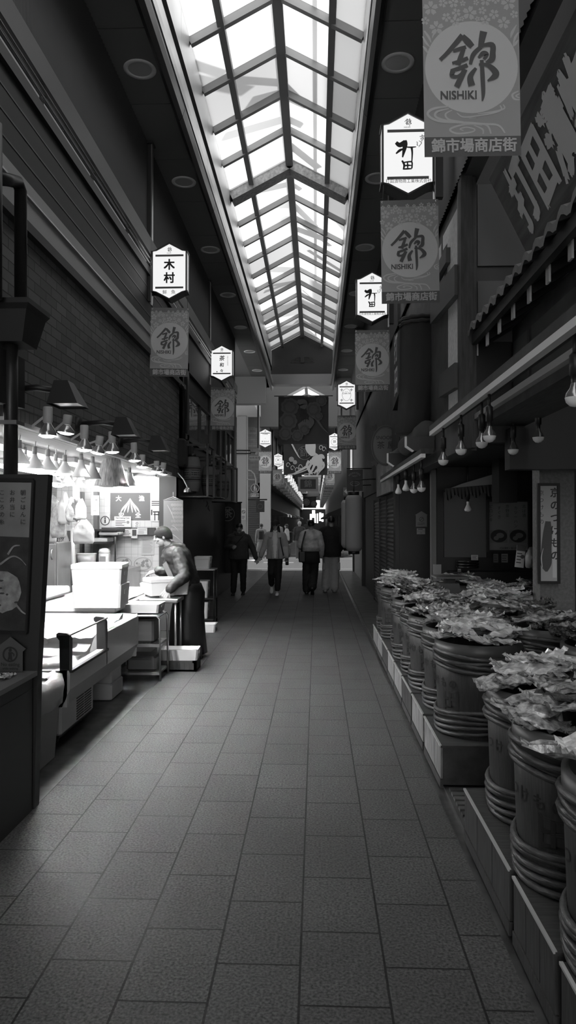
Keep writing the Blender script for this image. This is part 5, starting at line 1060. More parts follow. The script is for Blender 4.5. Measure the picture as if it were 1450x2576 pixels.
# ---- facade further along the right side
fr_ = MB(); fr_.box((1.2, 10.1, 0), (1.5, 22.9, 2.2), 0); fr_.box((1.12, 17.6, 0), (1.22, 17.9, 2.3), 1); fr_.box((1.1, 10.0, 0), (1.22, 10.25, 2.3), 1); fr_.box((1.15, 22.6, 0), (1.4, 22.9, 4.4), 1)
struct('wall_right.008', fr_, [M_DARK, M_BLACK])
t = bpy.data.objects.new('door_1', None); C.objects.link(t); t.location = (1.18, 13, 0); t['kind'] = 'structure'
m = MB(); n = 60; v = []
for i in range(n + 1): z = 1.95 * i / n; v += [(1.195 - .02 * ((i % 2)), 10.6, z), (1.195 - .02 * ((i % 2)), 14.6, z)]
m.add(v, [(2 * i, 2 * i + 1, 2 * i + 3, 2 * i + 2) for i in range(n)]); m.build('roller_slats', [mat('roller shutter', .10, .45, .3)], t)
for y in (10.55, 12.0, 13.3, 14.6): MB().box((1.16, y - .03, 0), (1.2, y + .03, 2.0)).build('guide_post', [M_BLACK], t)
# draped dark cloth with rope, vertical signboard edge-on
t = thing('draped_cloth', 'tall draped dark cloth with rope trim in front of the half-timbered wall', 'drape', P(1068, 1085, 7.3)); zt, zb_ = P(1068, 798, 7.3).z, P(1068, 1088, 7.3).z; n = 26; rings = []
for k in range(11):
    f = k / 10; w = .21 - .05 * f ** 2; cx = P(1062, 1000, 7.3).x - .12 * f ** 2.5 + .02
    rings.append([(cx + w * math.cos(2 * PI * j / n) * (1 + .10 * math.sin(j * 2.7 + f * 2)), 7.4 + .16 * math.sin(2 * PI * j / n) * (1 + .12 * math.sin(j * 3.1)), zt + (zb_ - zt) * f) for j in range(n)])
m = MB(); m.loft(rings, 0, True, True, True); m.build('cloth', [mat('dark drape', .035, .85)], t)
for dz in (-.0, -.045): m = MB(); m.tube([(r_[0] * 1.0, r_[1], rings[0][0][2] + dz) for r_ in rings[0]] + [(rings[0][0][0], rings[0][0][1], rings[0][0][2] + dz)], .02, 6, 0, False); m.build('rope_band', [mat('dark rope', .06, .8)], t)
m = MB(); m.tube([(rings[k][0][0] + .02, rings[k][0][1] - .02, rings[k][0][2]) for k in range(11)], .022, 6); m.build('rope_edge', [mat('dark rope', .06, .8)], t)
t = thing('vertical_sign', 'narrow dark vertical sign with pale characters seen nearly edge-on beside the drape', 'sign', (1.0, 8.4, 2.2)); a, c = PX(996, 790, .98), PX(1014, 1010, .98)
m = MB(); y0, y1 = 1.0 * 1800 / 214, 1.0 * 1800 / 196; z0, z1 = H0 + 1.42, H0 + 2.35; m.prism([(.98, y0, z0 + .12), (.98, y1, z0), (.98, y1, z1 + .02), (.98, y0, z1 - .1)], (.08, 0, 0)); m.build('board', [M_BLACK], t)
for i, ch in enumerate('打田'):
    g = text_mb(ch, .36, 0, .03); g.v = [Vector((.978 + v.y, (y0 + y1) / 2 - v.x, H0 + 2.1 - .4 * i + v.z)) for v in g.v]; g.build('letter', [M_WLET], t)
# roofed sign boxes at the shop edge
for i, (px, Y, lab) in enumerate((((1023, 1098, 1094, 1134), 7.0, 'dark roll-topped box with a pale edge under the drape, nearer one'), ((977, 1140, 1058, 1172), 8.6, 'dark roll-topped box with a pale edge by the oval sign, farther one'))):
    a, c = P(px[0], px[1], Y), P(px[2], px[3], Y); t = thing('awning_box', lab, 'awning box', ((a.x + c.x) / 2, Y, c.z)); w = c.x - a.x
    m = MB(); m.prism([(a.x, Y, a.z), (a.x, Y, c.z + .04), (a.x + .07 * 1, Y, c.z), (c.x, Y, c.z), (c.x, Y, a.z)], (0, .06, 0)); m.build('front', [M_BLACK], t)
    m = MB(); m.prism([(a.x - .012, Y - .002, a.z), (a.x - .012, Y - .002, c.z + .04), (a.x + .06, Y - .002, c.z - .01), (a.x + .075, Y - .002, c.z + .0), (a.x + .004, Y - .002, c.z + .05), (a.x + .004, Y - .002, a.z)], (0, .05, 0)); m.build('pale_edge', [M_WLET], t)
    m = MB(); m.tube([(a.x + w * .75, Y + .02, a.z + .05), (a.x + w * .55, Y + 1.1, a.z + .02)], .11, 18); m.build('roll', [mat('dull roll', .085, .7)], t)
# oval sign (the drawn figure is left out), plank boards
q = P(971, 1121, 11.0); t = thing('oval_sign', 'dark oval hanging sign with a leaf border and two lines of lettering', 'sign', (q.x, 11.0, q.z - .3)); rx, rz = 36 * 11 / 1800, 51 * 11 / 1800
m = MB(); m.prism([(q.x + rx * math.cos(2 * PI * i / 40), 11.0, q.z + rz * math.sin(2 * PI * i / 40)) for i in range(40)], (0, .04, 0)); m.build('board', [mat('oval board', .2, .7)], t)
m = MB(); ringflat(m, 0, 0, rz * .97, .012, 0, 40, rx * .97); ringflat(m, 0, 0, rz * .9, .006, 0, 40, rx * .9); m.xf(T(q.x, 10.998, q.z)); m.build('border_ring', [M_PRINT], t)
m = MB(); m.merge(text_mb('SNOOPY', .075, 0, .01), M=T(0, 0, .12)); m.merge(text_mb('茶', .12, 0, .01), M=T(-.075, 0, .0)); m.merge(text_mb('屋', .12, 0, .01), M=T(.085, 0, .0)); m.xf(T(q.x, 10.998, q.z)); m.build('lettering', [M_PRINT], t)
for sx, sz in ((-1, 1), (1, 1), (-1, -1), (1, -1)):
    m = MB()
    for a_ in (.2, .9, 1.6): ribbon(m, [(0, 0, .01), (.05 * math.cos(a_) * sx, .05 * math.sin(a_) * sz, .04), (.1 * math.cos(a_) * sx, .1 * math.sin(a_) * sz, .004)])
    m.xf(T(q.x + sx * rx * .68, 11.01, q.z + sz * rz * .76)); m.build('leaf_ornament', [mat('leaf ornament', .09, .7)], t)
t = thing('plank_signboard', 'weathered pale plank board below the oval sign', 'signboard', (1.16, 11.6, 2.0))
for i in range(3):
    y0 = 10.6 + .85 * i; m = MB(); m.box((1.10, y0, 2.02), (1.155, y0 + .8, 2.6)); m.build('plank', [mat('weathered plank', .4, .8, noise_s=4, noise_a=.3)], t)
    m = MB(); k = column_text(['お茶処', '甘味', '茶屋'][i], .12); k.v = [Vector((1.098 + v.y, y0 + .4 - v.x, 2.45 + v.z)) for v in k.v]; k.build('faded_letters', [mat('faded print', .12, .8)], t)
q = P(893, 1208, 15.0); w, h = 20 * 15 / 1800, 27 * 15 / 1800; t = thing('hanging_signboard', 'small black hanging signboard with pale arched lettering over the paper lanterns', 'sign', (q.x, 15, q.z - h)); m = MB(); m.box((q.x - w, 15, q.z - h), (q.x + w, 15.05, q.z + h)); m.build('board', [M_BLACK], t)
m = MB(); tx = 'WOODSTOCK'
for i, ch in enumerate(tx): a_ = (i - 4) * .2; m.merge(text_mb(ch, .05, 0, .01), M=T(.15 * math.sin(a_), 0, .0 + .15 * math.cos(a_)) @ RY(a_))
m.merge(text_mb('NEST', .05, 0, .01), M=T(0, 0, .085)); ringflat(m, 0, -.07, .05, .012, 0, 24, .1); ringflat(m, 0, -.09, .035, .008, 0, 24, .07); m.xf(T(q.x, 14.998, q.z - .0)); m.build('lettering', [mat('dim letters', .25, .7)], t)
MB().tube([(q.x - w, 15.02, q.z + h + .02), (1.2, 15.02, q.z + h + .02)], .012, 6).build('bracket', [M_BLACK], t)
for i, (x, y0, y1, rpx, Y, v, lab) in enumerate(((891, 1246, 1386, 21.5, 14.0, .34, 'tall ribbed paper lantern hanging by the far right shop, nearer grey one'), (876, 1258, 1378, 17, 15.2, .5, 'tall ribbed paper lantern peeking out behind the grey one, brighter'))):
    a, c = P(x, y0, Y), P(x, y1, Y); h = a.z - c.z; r = rpx * Y / 1800; t = thing('paper_lantern', lab, 'paper lantern', c, 'tall paper lanterns'); n = 46; m = MB()
    m.lathe([((r if .08 < f < .93 else r * (.72 + .28 * math.sin(PI / 2 * min(f / .08, (1 - f) / .07)))) * (1 + .012 * (k % 2)), h * f) for k, f in ((k, k / n) for k in range(n + 1))], c, 28); m.build('paper_body', [mat(f'lantern paper {i}', v, .8)], t)
    MB().lathe([(0, h), (r * .62, h), (r * .62, h + .07), (0, h + .07)], c, 20).build('top_ring', [M_BLACK], t); MB().lathe([(0, -.06), (r * .65, -.06), (r * .65, 0), (0, 0)], c, 20).build('bottom_ring', [M_BLACK], t); MB().tube([c + Vector((0, 0, h + .06)), c + Vector((0, 0, h + .3)), Vector((1.2, Y, c.z + h + .32))], .01, 6).build('hook', [M_BLACK], t)
# closing walls out of sight
wr = MB(); wr.box((-3.0, -6, 0), (-2.3, 2.4, 6.3)); wr.box((2.4, -6, 0), (2.6, 2.0, 6.3)); struct('wall_back', wr, [M_DARK])
rb_ = MB(); rb_.box((-40, -16, -.15), (40, -6, -.05)); struct('road.001', rb_, [M_ASPH])
rb_ = MB(); rb_.box((-40, -16.5, -.1), (-2.2, -16, 9)); rb_.box((1.4, -16.5, -.1), (40, -16, 9)); rb_.box((-2.2, -16.5, 6), (1.4, -16, 9)); struct('exterior.002', rb_, [mat('house render', .5, .8)])
# ================================================================= near left: showcase with menu board, drain pipes
t = thing('menu_showcase', 'dark showcase with a framed food board at the left edge, nearest the viewer', 'showcase', (-1.9, 3.5, 0))
m = MB(); m.box((-2.4, 2.4, 0), (-1.55, 3.86, .73), 0); m.build('cabinet', [mat('showcase dark', .035, .5)], t)
m = MB(); m.box((-2.42, 2.38, .73), (-1.53, 3.88, .755), 0); m.build('counter_top', [mat('counter edge', .2, .35)], t)
m = MB(); m.box((-1.548, 3.3, .48), (-1.546, 3.38, .53), 0); m.box((-1.547, 3.31, .49), (-1.543, 3.37, .50), 0); m.build('recessed_pull', [M_BLACK], t)
m = MB(); m.box((-1.549, 2.4, .66), (-1.547, 3.86, .665)); m.box((-1.549, 3.1, .0), (-1.547, 3.11, .66)); m.build('door_seam', [M_BLACK], t)
a, c = P(-60, 1194, 3.9), P(112, 1960, 3.9)
m = MB(); m.prism([(a.x - .3, 3.88, .755), (-1.53, 3.88, .755), (-1.475, 3.88, a.z), (a.x - .3, 3.88, a.z)], (0, .07, 0)); m.prism([(-1.58, 3.88, .0), (-1.545, 3.88, .0), (-1.53, 3.88, .755), (-1.565, 3.88, .755)], (0, .07, 0)); m.build('upright_board', [M_BLACK], t)
def fr(px): return [P(x, y, 3.86) for x, y in px]
m = MB(); m.prism(fr([(-80, 1212), (83, 1214), (78, 1352), (-80, 1346)]), (0, .004, 0)); m.build('menu_sheet', [mat('menu sheet', .20, .4, noise_s=4, noise_a=.25)], t)
m = MB(); m.prism(fr([(-80, 1346), (78, 1352), (68, 1588), (-80, 1584)]), (0, .004, 0)); m.build('food_photo', [mat('food photo', .03, .4, noise_s=7, noise_a=.8)], t)
m = MB(); q = P(6, 1490, 3.855); rr = random.Random(8); pts = [(q.x + (.105 + .02 * noise.noise(Vector((math.cos(k * .26) * 2, math.sin(k * .26) * 2, 1)))) * math.cos(k * PI / 12), 3.855, q.z + (.115 + .03 * noise.noise(Vector((math.cos(k * .26) * 2, math.sin(k * .26) * 2, 5)))) * math.sin(k * PI / 12)) for k in range(24)]; m.poly(pts)
for k in range(14): x, z = q.x + rr.uniform(-.07, .08), q.z + rr.uniform(-.09, .08); m.poly([(x + .008 * math.cos(i) * (1 + k % 2), 3.8545, z + .006 * math.sin(i)) for i in range(6)], 1)
for st in ([(0, 1420), (30, 1400), (50, 1405), (66, 1422)], [(20, 1395), (34, 1375), (50, 1372)], [(40, 1520), (55, 1538), (66, 1545)]):
    rb = MB(); p_ = [P(x, y, 3.854) for x, y in st]; ribbon(rb, [(v.x, v.z, .012 - .003 * i) for i, v in enumerate(p_)]); rb.xf(T(0, 3.854, 0)); m.merge(rb, 0)
m.build('food_picture', [mat('rice picture', .26, .6, noise_s=25, noise_a=.4), mat('rice flecks', .05, .6)], t)
m = MB()
for tx, x, y in (('朝ごはんに', 58, 1240), ('お弁当に', 31, 1240), ('こころの糸', 5, 1240)):
    k = column_text(tx, .032, 0, .005, 1.25); v = P(x, y, 3.854); m.merge(k, M=T(v.x, v.y, v.z))
m.build('menu_lettering', [mat('menu ink', .05, .7)], t)
a, c = P(-80, 1215, 3.85), P(83, 1588, 3.85); m = MB(); m.bar(P(84, 1208, 3.86), P(67, 1592, 3.86), .012, .02); m.bar(P(67, 1592, 3.86), P(-80, 1588, 3.86), .012, .02); m.bar(P(84, 1208, 3.86), P(-80, 1206, 3.86), .012, .02); m.build('inner_frame', [mat('frame black', .012, .3)], t)
v = P(26, 1690, 3.84); m = MB(); w = .085; m.prism([(v.x - w * .8, 3.84, v.z), (v.x + w * .8, 3.84, v.z), (v.x + w * .8, 3.84, v.z + .11), (v.x + w, 3.84, v.z + .125), (v.x, 3.84, v.z + .19), (v.x - w, 3.84, v.z + .125), (v.x - w * .8, 3.84, v.z + .11)], (0, .003, 0)); s_ = m.build('sticker', [mat('sticker grey', .075, .5)], t)
m = MB(); ringflat(m, 0, .095, .042, .009); disc(m, 0, .118, .009); ribbon(m, [(0, .108, .02), (0, .09, .018), (.006, .07, .012), (.012, .055, .008)]); ribbon(m, [(0, .09, .014), (-.008, .07, .01), (-.01, .055, .008)]); ribbon(m, [(.008, .105, .006), (.02, .095, .007), (.018, .085, .006)]); m.merge(text_mb('No eating', .026, 0, .012), M=T(0, 0, .04)); m.merge(text_mb('while walking', .016, 0, .008), M=T(0, 0, .018)); m.xf(T(v.x, 3.838, v.z)); m.build('sticker_print', [mat('sticker ink', .015, .6)], s_)
m = MB(); rr = random.Random(9)
for k in range(9): x = -1.58 - .05 * k; m.merge(packet(k * 2.1, .14, .09, .04), M=T(x - .05, 3.66 + rr.uniform(-.06, .06), .755) @ RZ(rr.uniform(0, 3)))
for k in range(9):
    x = -1.62 - .08 * k
    o = bpy.data.objects.new('wrapped_snack', PKM[k % 9]); C.objects.link(o); o.location = (x, 3.68, .756); o.rotation_euler = (0, .1, rr.uniform(0, 3)); o.scale = (.6, .6, .8); tag(o, 'small film-wrapped snack on the near left counter under the food board', 'snack', 'wrapped snacks on the near counter')
t = thing('drain_pipes', 'pair of dark drain pipes joined over a hopper head, upper left', 'drain pipe', (-1.84, 4.5, 1.8))
X_ = -1.84; pp = lambda x, y: PX(x, y, X_)
m = MB(); m.tube([pp(52, 765), pp(52, 480), pp(44, 458), pp(20, 452), pp(-10, 448)], .038, 14); m.build('looped_pipe', [mat('pipe paint', .022, .4)], t)
m = MB(); m.tube([pp(4, 765) + Vector((0, -.1, 0)), pp(4, 420) + Vector((0, -.1, .2))], .045, 14); m.build('straight_pipe', [mat('pipe paint', .022, .4)], t)
a = pp(30, 770); m = MB(); m.loft([[a + Vector((x, y, z)) for x, y in ((-w, -w), (w, -w), (w, w), (-w, w))] for w, z in ((.11, -.24), (.15, -.06), (.17, -.03), (.17, .0))], 0); m.build('hopper', [mat('pipe paint', .022, .4)], t)
m = MB(); m.tube([pp(27, 855), pp(27, 1195)], .042, 14); m.build('downpipe', [mat('pipe paint', .022, .4)], t)
m = MB(); b_ = pp(27, 1065); m.box((b_.x - .06, b_.y - .06, b_.z - .012), (b_.x + .06, b_.y + .06, b_.z + .012)); b_ = pp(27, 858); m.box((b_.x - .08, b_.y - .06, b_.z - .015), (b_.x + .08, b_.y + .06, b_.z + .015)); m.build('clamp', [mat('clamp metal', .3, .35, .8)], t)
m = MB(); m.prism([PX(x, y, -1.9) for x, y in ((-30, 870), (43, 905), (43, 1028), (-30, 1010))], (.05, 0, 0)); one('sign_box', m, [mat('sign box dark', .025, .5)], 'dark blank sign box fixed by the drain pipe at the left edge', 'sign box')

# ================================================================= left side beyond the stall
fw = MB(); fw.box((-3.2, 10.8, 0), (-2.08, 17.8, 4.2), 0); fw.box((-3.3, 10.5, 2.2), (-2.03, 10.9, H0 + 2.4), 0)
fw.box((-2.6, 17.6, 0), (-2.02, 17.95, 4.6), 1); fw.box((-3.2, 10.8, 4.0), (-2.05, 17.9, 6.2), 0)
for y in (11.2, 13.75, 15.0, 15.9): fw.box((-2.1, y, 2.7), (-2.03, y + .14, 4.1), 1)
fw.box((-2.1, 10.8, 2.86), (-2.03, 17.8, 2.95), 1)
struct('wall_left.004', fw, [M_DARK, M_BLACK])
M_WIN = mat('window glass', .55, .04, .95)
for i, (y0, y1) in enumerate(((11.36, 12.5), (12.54, 13.72), (16.1, 16.7), (16.75, 17.5))):
    t = bpy.data.objects.new('window_%d' % (4 + i), None); C.objects.link(t); t.location = (-2.06, y0, 2.95); t['kind'] = 'structure'
    m = MB(); m.box((-2.075, y0, 2.95), (-2.06, y1, 3.62)); m.build('glass', [M_WIN], t)
    m = MB(); m.box((-2.08, y0 - .03, 2.93), (-2.03, y0, 3.64)); m.box((-2.08, y1, 2.93), (-2.03, y1 + .03, 3.64)); m.box((-2.08, y0, 3.6), (-2.03, y1, 3.64)); m.build('window_frame', [M_BLACK], t)
m = MB(); m.tube([PX(x, y, -1.97) for x, y in ((462, 1105), (462, 985), (458, 972), (452, 968))], .03, 10); one('downpipe', m, [mat('pipe paint', .022, .4)], 'dark downpipe on the corner where the brick wall ends', 'downpipe')
for i, (x0, y0, x1, y1, Y, lab) in enumerate(((440, 1102, 464, 1172, 10.4, 'dark fabric-covered box on the brick corner, left one'), (464, 1116, 480, 1180, 10.9, 'dark fabric-covered box on the brick corner, right one'))):
    a, c = P(x0, y0, Y), P(x1, y1, Y); m = MB(); m.bbox((a.x, Y, c.z), (c.x, Y + .3, a.z), .03); one('covered_box', m, [mat('dark cover', .03, .9)], lab, 'box')
t = thing('clamp_lamp', 'small silvery clamp lamp on a crooked arm by the brick corner', 'lamp', P(472, 1240, 9.9)); q = P(472, 1238, 9.9)
MB().lathe([(.055, 0), (.05, .03), (.025, .06), (.0, .065)], q, 18).build('shade', [M_REFL], t); MB().tube([q + Vector((0, 0, .06)), P(470, 1222, 9.9), P(462, 1206, 9.9), P(448, 1190, 9.95)], .008, 6).build('arm', [M_SHADE], t)
# paper lanterns with the tea crest inside black frames
def tea(size, m=0): return text_mb('茶', size, m, .015)
for i, (x, y0, y1, rpx, Y) in enumerate(((484, 1150, 1236, 22, 10.9), (527, 1174, 1246, 20, 12.4), (560, 1194, 1252, 17.5, 14.2))):
    a, c = P(x, y0, Y), P(x, y1, Y); h = a.z - c.z; r = rpx * Y / 1800
    t = thing('paper_lantern', f'barrel paper lantern with a dark tea-crest band in a black frame, {ORD[i]} from the stall', 'paper lantern', c, 'tea-crest paper lanterns')
    m = MB(); k_ = 30; m.lathe([(r * (.62 + .38 * math.sin(PI * min(max(f, .03), .97)) ** .5) * (1 + .008 * (q_ % 2)), h * f) for q_, f in ((q_, q_ / k_) for q_ in range(k_ + 1))], c, 28); m.build('paper_body', [mat('dim lantern paper', .17, .85)], t)
    m = MB(); m.lathe([(r * (.62 + .38 * math.sin(PI * f) ** .5) * 1.006, h * f) for f in (.28, .36, .5, .64, .72)], c, 28); s_ = m.build('dark_band', [mat('band black', .03, .8)], t)
    for a0 in (-95, -25, 45):
        g = MB(); ringflat(g, 0, 0, r * .42, r * .05, 0, 24); g.merge(tea(r * .62)); wrap_text(g, r * 1.012, math.radians(a0), 0); g.xf(T(c.x, c.y, c.z + h * .5)); g.build('tea_crest', [mat('crest grey', .2, .8)], s_)
    m = MB(); m.lathe([(0, h), (r * .45, h), (r * .45, h + .05), (0, h + .05)], c, 18); m.lathe([(0, -.03), (r * .5, -.03), (r * .5, 0), (0, 0)], c, 18); m.build('end_caps', [M_BLACK], t)
for i, (Y, zt, zb) in enumerate(((10.9, P(0, 1124, 10.9).z, P(0, 1250, 10.9).z), (12.4, P(0, 1154, 12.4).z, P(0, 1252, 12.4).z), (14.2, P(0, 1176, 14.2).z, P(0, 1262, 14.2).z))):
    t = thing('lantern_cage', f'black steel cage around the tea-crest lantern, {ORD[i]} from the stall', 'cage', (-1.9, Y, zb))
    x0, x1 = -2.1, -1.62
    for y in (Y - .3, Y + .35): MB().box((x1 - .015, y - .015, zb), (x1 + .015, y + .015, zt)).build('post', [M_BLACK], t)
    m = MB()
    for y in (Y - .3, Y + .35): m.box((x0, y - .015, zt - .03), (x1, y + .015, zt))
    m.box((x1 - .015, Y - .3, zt - .03), (x1 + .015, Y + .35, zt)); m.build('top_rails', [M_BLACK], t)
    m = MB(); m.box((x0, Y - .3, zb - .02), (x1, Y + .35, zb)); m.build('bottom_plate', [M_BLACK], t)
flat('paper_notice', (512, 1253, 533, 1290), 'pale hanging paper with brush marks below the tea-crest lanterns', 'paper', [mat('dim paper', .2, .8), M_PRINT], lambda m, w, h: (ribbon(m, [(-.1 * w, .8 * h, .1 * w), (0, .6 * h, .2 * w), (-.2 * w, .4 * h, .1 * w)]), ribbon(m, [(.15 * w, .5 * h, .1 * w), (.1 * w, .3 * h, .2 * w), (.3 * w, .1 * h, .1 * w)])), Y=12.45)
t = thing('shop_curtain', 'dark split shop curtain with a pale ringed tea character, by the stout walking person', 'curtain', P(573, 1440, 16.3)); a, c = P(541, 1264, 16.3), P(607, 1442, 16.3); n = 24; v = []
m = MB()
for i in range(n + 1): x = a.x + (c.x - a.x) * i / n; d = .02 * math.sin(i * .9); v += [(x, 16.3 + d * .3, a.z), (x, 16.3 + d, c.z)]
m.add(v, [(2 * i, 2 * i + 1, 2 * i + 3, 2 * i + 2) for i in range(n)], 0, True); m.build('cloth', [mat('dark curtain', .04, .9)], t)
g = MB(); ringflat(g, 0, 0, .165, .016, 0, 40); g.merge(tea(.23)); q = P(573, 1293, 16.27); g.xf(T(q.x, 16.26, q.z)); g.build('crest', [mat('crest pale', .2, .8)], t); MB().tube([(-2.1, 16.3, a.z), (c.x + .02, 16.3, a.z)], .014, 8).build('rod', [M_BLACK], t)
# ================================================================= street mouth
def pillar(name, label, x0, x1, Y, ytop, d=.3, v=.45):
    a, c = P(x0, ytop, Y), P(x1, ytop, Y); m = MB(); m.bbox((a.x, Y, -.05), (c.x, Y + d, a.z), .03); o = m.build(name, [mat('pillar paint', v, .5)]); o['kind'] = 'structure'; return o
pillar('pillar', '', 596, 622, 22.9, 1045, .35, .5); pillar('pillar.001', '', 654, 681, 33.4, 1186, .35, .22)
t = thing('road_sign', 'round pedestrian road sign on a curved white pole with a small hours plate', 'road sign', P(642, 1250, 22.7)); q = P(642, 1228, 22.6); r = .135
m = MB(); m.lathe([(0, 0), (r, 0), (r, .01), (0, .01)], q, 32, 0, Vector((0, 1, 0))); m.build('disc', [mat('sign blue', .14, .4)], t); m = MB(); ringflat(m, 0, 0, r, .014, 0, 32); disc(m, -.012, .085, .018); ribbon(m, [(-.012, .065, .03), (-.012, .03, .055), (-.012, -.03, .04)]); ribbon(m, [(-.028, -.02, .02), (-.03, -.1, .016)]); ribbon(m, [(.004, -.02, .02), (.006, -.1, .016)]); disc(m, .045, .0, .014); ribbon(m, [(.045, -.015, .02), (.045, -.05, .034)]); ribbon(m, [(.038, -.05, .012), (.038, -.1, .01)]); ribbon(m, [(.053, -.05, .012), (.053, -.1, .01)]); m.xf(T(q.x, 22.595, q.z)); m.build('pictogram', [M_PAPER], t)
a, c = P(631, 1241, 22.6), P(652, 1250, 22.6); m = MB(); m.box((a.x, 22.6, c.z), (c.x, 22.61, a.z)); m.build('hours_plate', [mat('plate white', .55, .5)], t); m = MB(); m.merge(text_mb('7－20', .1, 0, .02), M=T((a.x + c.x) / 2, 22.598, (a.z + c.z) / 2)); m.build('hours_lettering', [M_PRINT], t)
MB().tube([P(*p_, 22.7) for p_ in ((622, 1183), (632, 1184), (640, 1192), (644, 1206), (644, 1238))], .022, 8).build('pole', [mat('pole white', .5, .5)], t); MB().tube([P(622, 1206, 22.7), P(644, 1207, 22.7)], .018, 8).build('stay', [mat('pole white', .5, .5)], t)
t = thing('street_sign', 'small rounded white street sign on a black bracket by the pillar', 'street sign', P(641, 1158, 22.75)); a, c = P(627, 1147, 22.7), P(655, 1158, 22.7); m = MB(); m.bbox((a.x, 22.7, c.z), (c.x, 22.78, a.z), .03); m.build('panel', [mat('sign pale', .42, .5)], t); m = MB(); m.merge(text_mb('相馬環西', .085), M=T((a.x + c.x) / 2, 22.695, (a.z + c.z) / 2)); m.build('lettering', [M_PRINT], t); m = MB(); m.tube([P(590, 1133, 22.8), P(630, 1133, 22.8)], .02, 6); m.tube([P(590, 1141, 22.8), P(632, 1141, 22.8)], .02, 6); m.build('bracket', [M_BLACK], t)
t = thing('security_camera', 'little pale dome camera above the street sign', 'camera', P(646, 1146, 22.9)); MB().sphere(P(646, 1141, 22.9), .05, 14).build('dome', [mat('sign pale', .42, .5)], t); MB().tube([P(630, 1138, 22.9), P(644, 1139, 22.9)], .015, 6).build('arm', [M_BLACK], t)
a, c = P(645, 1260, 26.), P(665, 1288, 26.); t = thing('box_sign', 'dark square box sign beside the rear pillar', 'sign', c); m = MB(); m.box((a.x, 26, c.z), (c.x, 26.2, a.z)); m.build('case', [M_BLACK], t); m = MB(); ringflat(m, 0, 0, .1, .02, 0, 20); m.xf(T((a.x + c.x) / 2, 25.99, (a.z + c.z) / 2)); m.build('ring_mark', [mat('dim mark', .12, .6)], t); MB().tube([(a.x - .4, 26.1, a.z + .05), (c.x + .1, 26.1, a.z + .05)], .03, 6).build('bracket', [M_BLACK], t)
flat('warning_sign', (607, 1279, 619, 1308), 'white no-smoking notice strapped to the pale pillar', 'notice', [M_PAPER, M_PRINT], lambda m, w, h: (ringflat(m, 0, h * .7, w * .36, w * .1, 0, 20), ribbon(m, [(-.25 * w, h * .8, .1 * w), (.25 * w, h * .6, .1 * w)]), lines(m, w, h, 3, -.35, .35, .08, .38)), Y=22.88)
t = thing('arrow_sign', 'white arrow signboard behind the tall paper lanterns', 'sign', P(876, 1248, 20.)); a, c = P(864, 1226, 20), P(890, 1246, 20); m = MB(); m.box((a.x, 20, c.z), (c.x, 20.05, a.z)); m.build('panel', [mat('panel grey', .2, .5)], t); m = MB(); m.poly([(a.x + .02, 19.995, (a.z + c.z) / 2), (a.x + .12, 19.995, c.z + .02), (a.x + .12, 19.995, c.z + .07), (c.x, 19.995, c.z + .07), (c.x, 19.995, a.z - .07), (a.x + .12, 19.995, a.z - .07), (a.x + .12, 19.995, a.z - .02)]); m.build('arrow', [M_PAPER], t)
# hanging tapestries and the framed board
def tapestry(label, px, Y, draw, mats):
    a, c = P(px[0], px[1], Y), P(px[2], px[3], Y); w, h = c.x - a.x, a.z - c.z; cx = (a.x + c.x) / 2
    t = thing('tapestry', label, 'tapestry', (cx, Y, c.z)); m = MB(); n = 16; v = []
    for i in range(n + 1): x = -w / 2 + w * i / n; v += [(x, .03 * math.sin(i * .8), h), (x, .05 * math.sin(i * .8 + 1), 0)]
    m.add(v, [(2 * i, 2 * i + 1, 2 * i + 3, 2 * i + 2) for i in range(n)], 0, True); s_ = m.build('cloth', [mats[0]], t, False)
    m = MB(); draw(m, w, h); m.xf(T(0, -.06, 0)); m.build('print', mats[1:], s_, False)
    MB().tube([(-w / 2 - .15, 0, h + .02), (w / 2 + .15, 0, h + .02)], .02, 8).build('rod', [M_BLACK], t, False); return t
def peony(m, x, z, r, mi, rr):
    for ring_, (q, k) in enumerate(((1., 9), (.7, 8), (.4, 6))):
        for i in range(k):
            a = 2 * PI * i / k + ring_ * .4; px, pz = x + r * q * .6 * math.cos(a), z + r * q * .6 * math.sin(a); disc(m, px, pz, r * .32 * (.7 + .3 * q), (mi, 3, mi)[ring_], 12, -.0006 * (ring_ * 10 + i))
def d_tap1(m, w, h):
    rr = random.Random(2)
    for x, z, r in ((-.27, .78, .2), (.2, .72, .17), (.36, .9, .12), (-.3, .48, .2), (-.36, .22, .15), (-.12, .18, .13), (.3, .58, .1), (.02, .3, .12)): peony(m, x * w, z * h, r * w, 0, rr)
    ribbon(m, [(-.12 * w, .9 * h, .06 * w), (.0, .85 * h, .16 * w), (-.02 * w, .74 * h, .1 * w)], 1)
    ribbon(m, [(-.1 * w, .36 * h, .1 * w), (.05 * w, .4 * h, .22 * w), (.16 * w, .46 * h, .12 * w), (.14 * w, .56 * h, .06 * w), (.24 * w, .54 * h, .05 * w), (.38 * w, .34 * h, .03 * w), (.5 * w, .22 * h, .01 * w)], 1)
    m.merge(text_mb('錦', .3, 2, 0), M=T(0, -.02, .63 * h)); m.merge(text_mb('川', .2, 2, 0), M=T(0, -.02, .5 * h))
tapestry('large dark flower-print tapestry hanging across the street mouth', (701, 998, 827, 1117), 24.75, d_tap1, [mat('tapestry dark', .035, .9), mat('flower dim', .065, .9), mat('flower pale', .085, .9), mat('seal dim', .02, .9), mat('flower deep', .05, .9)])
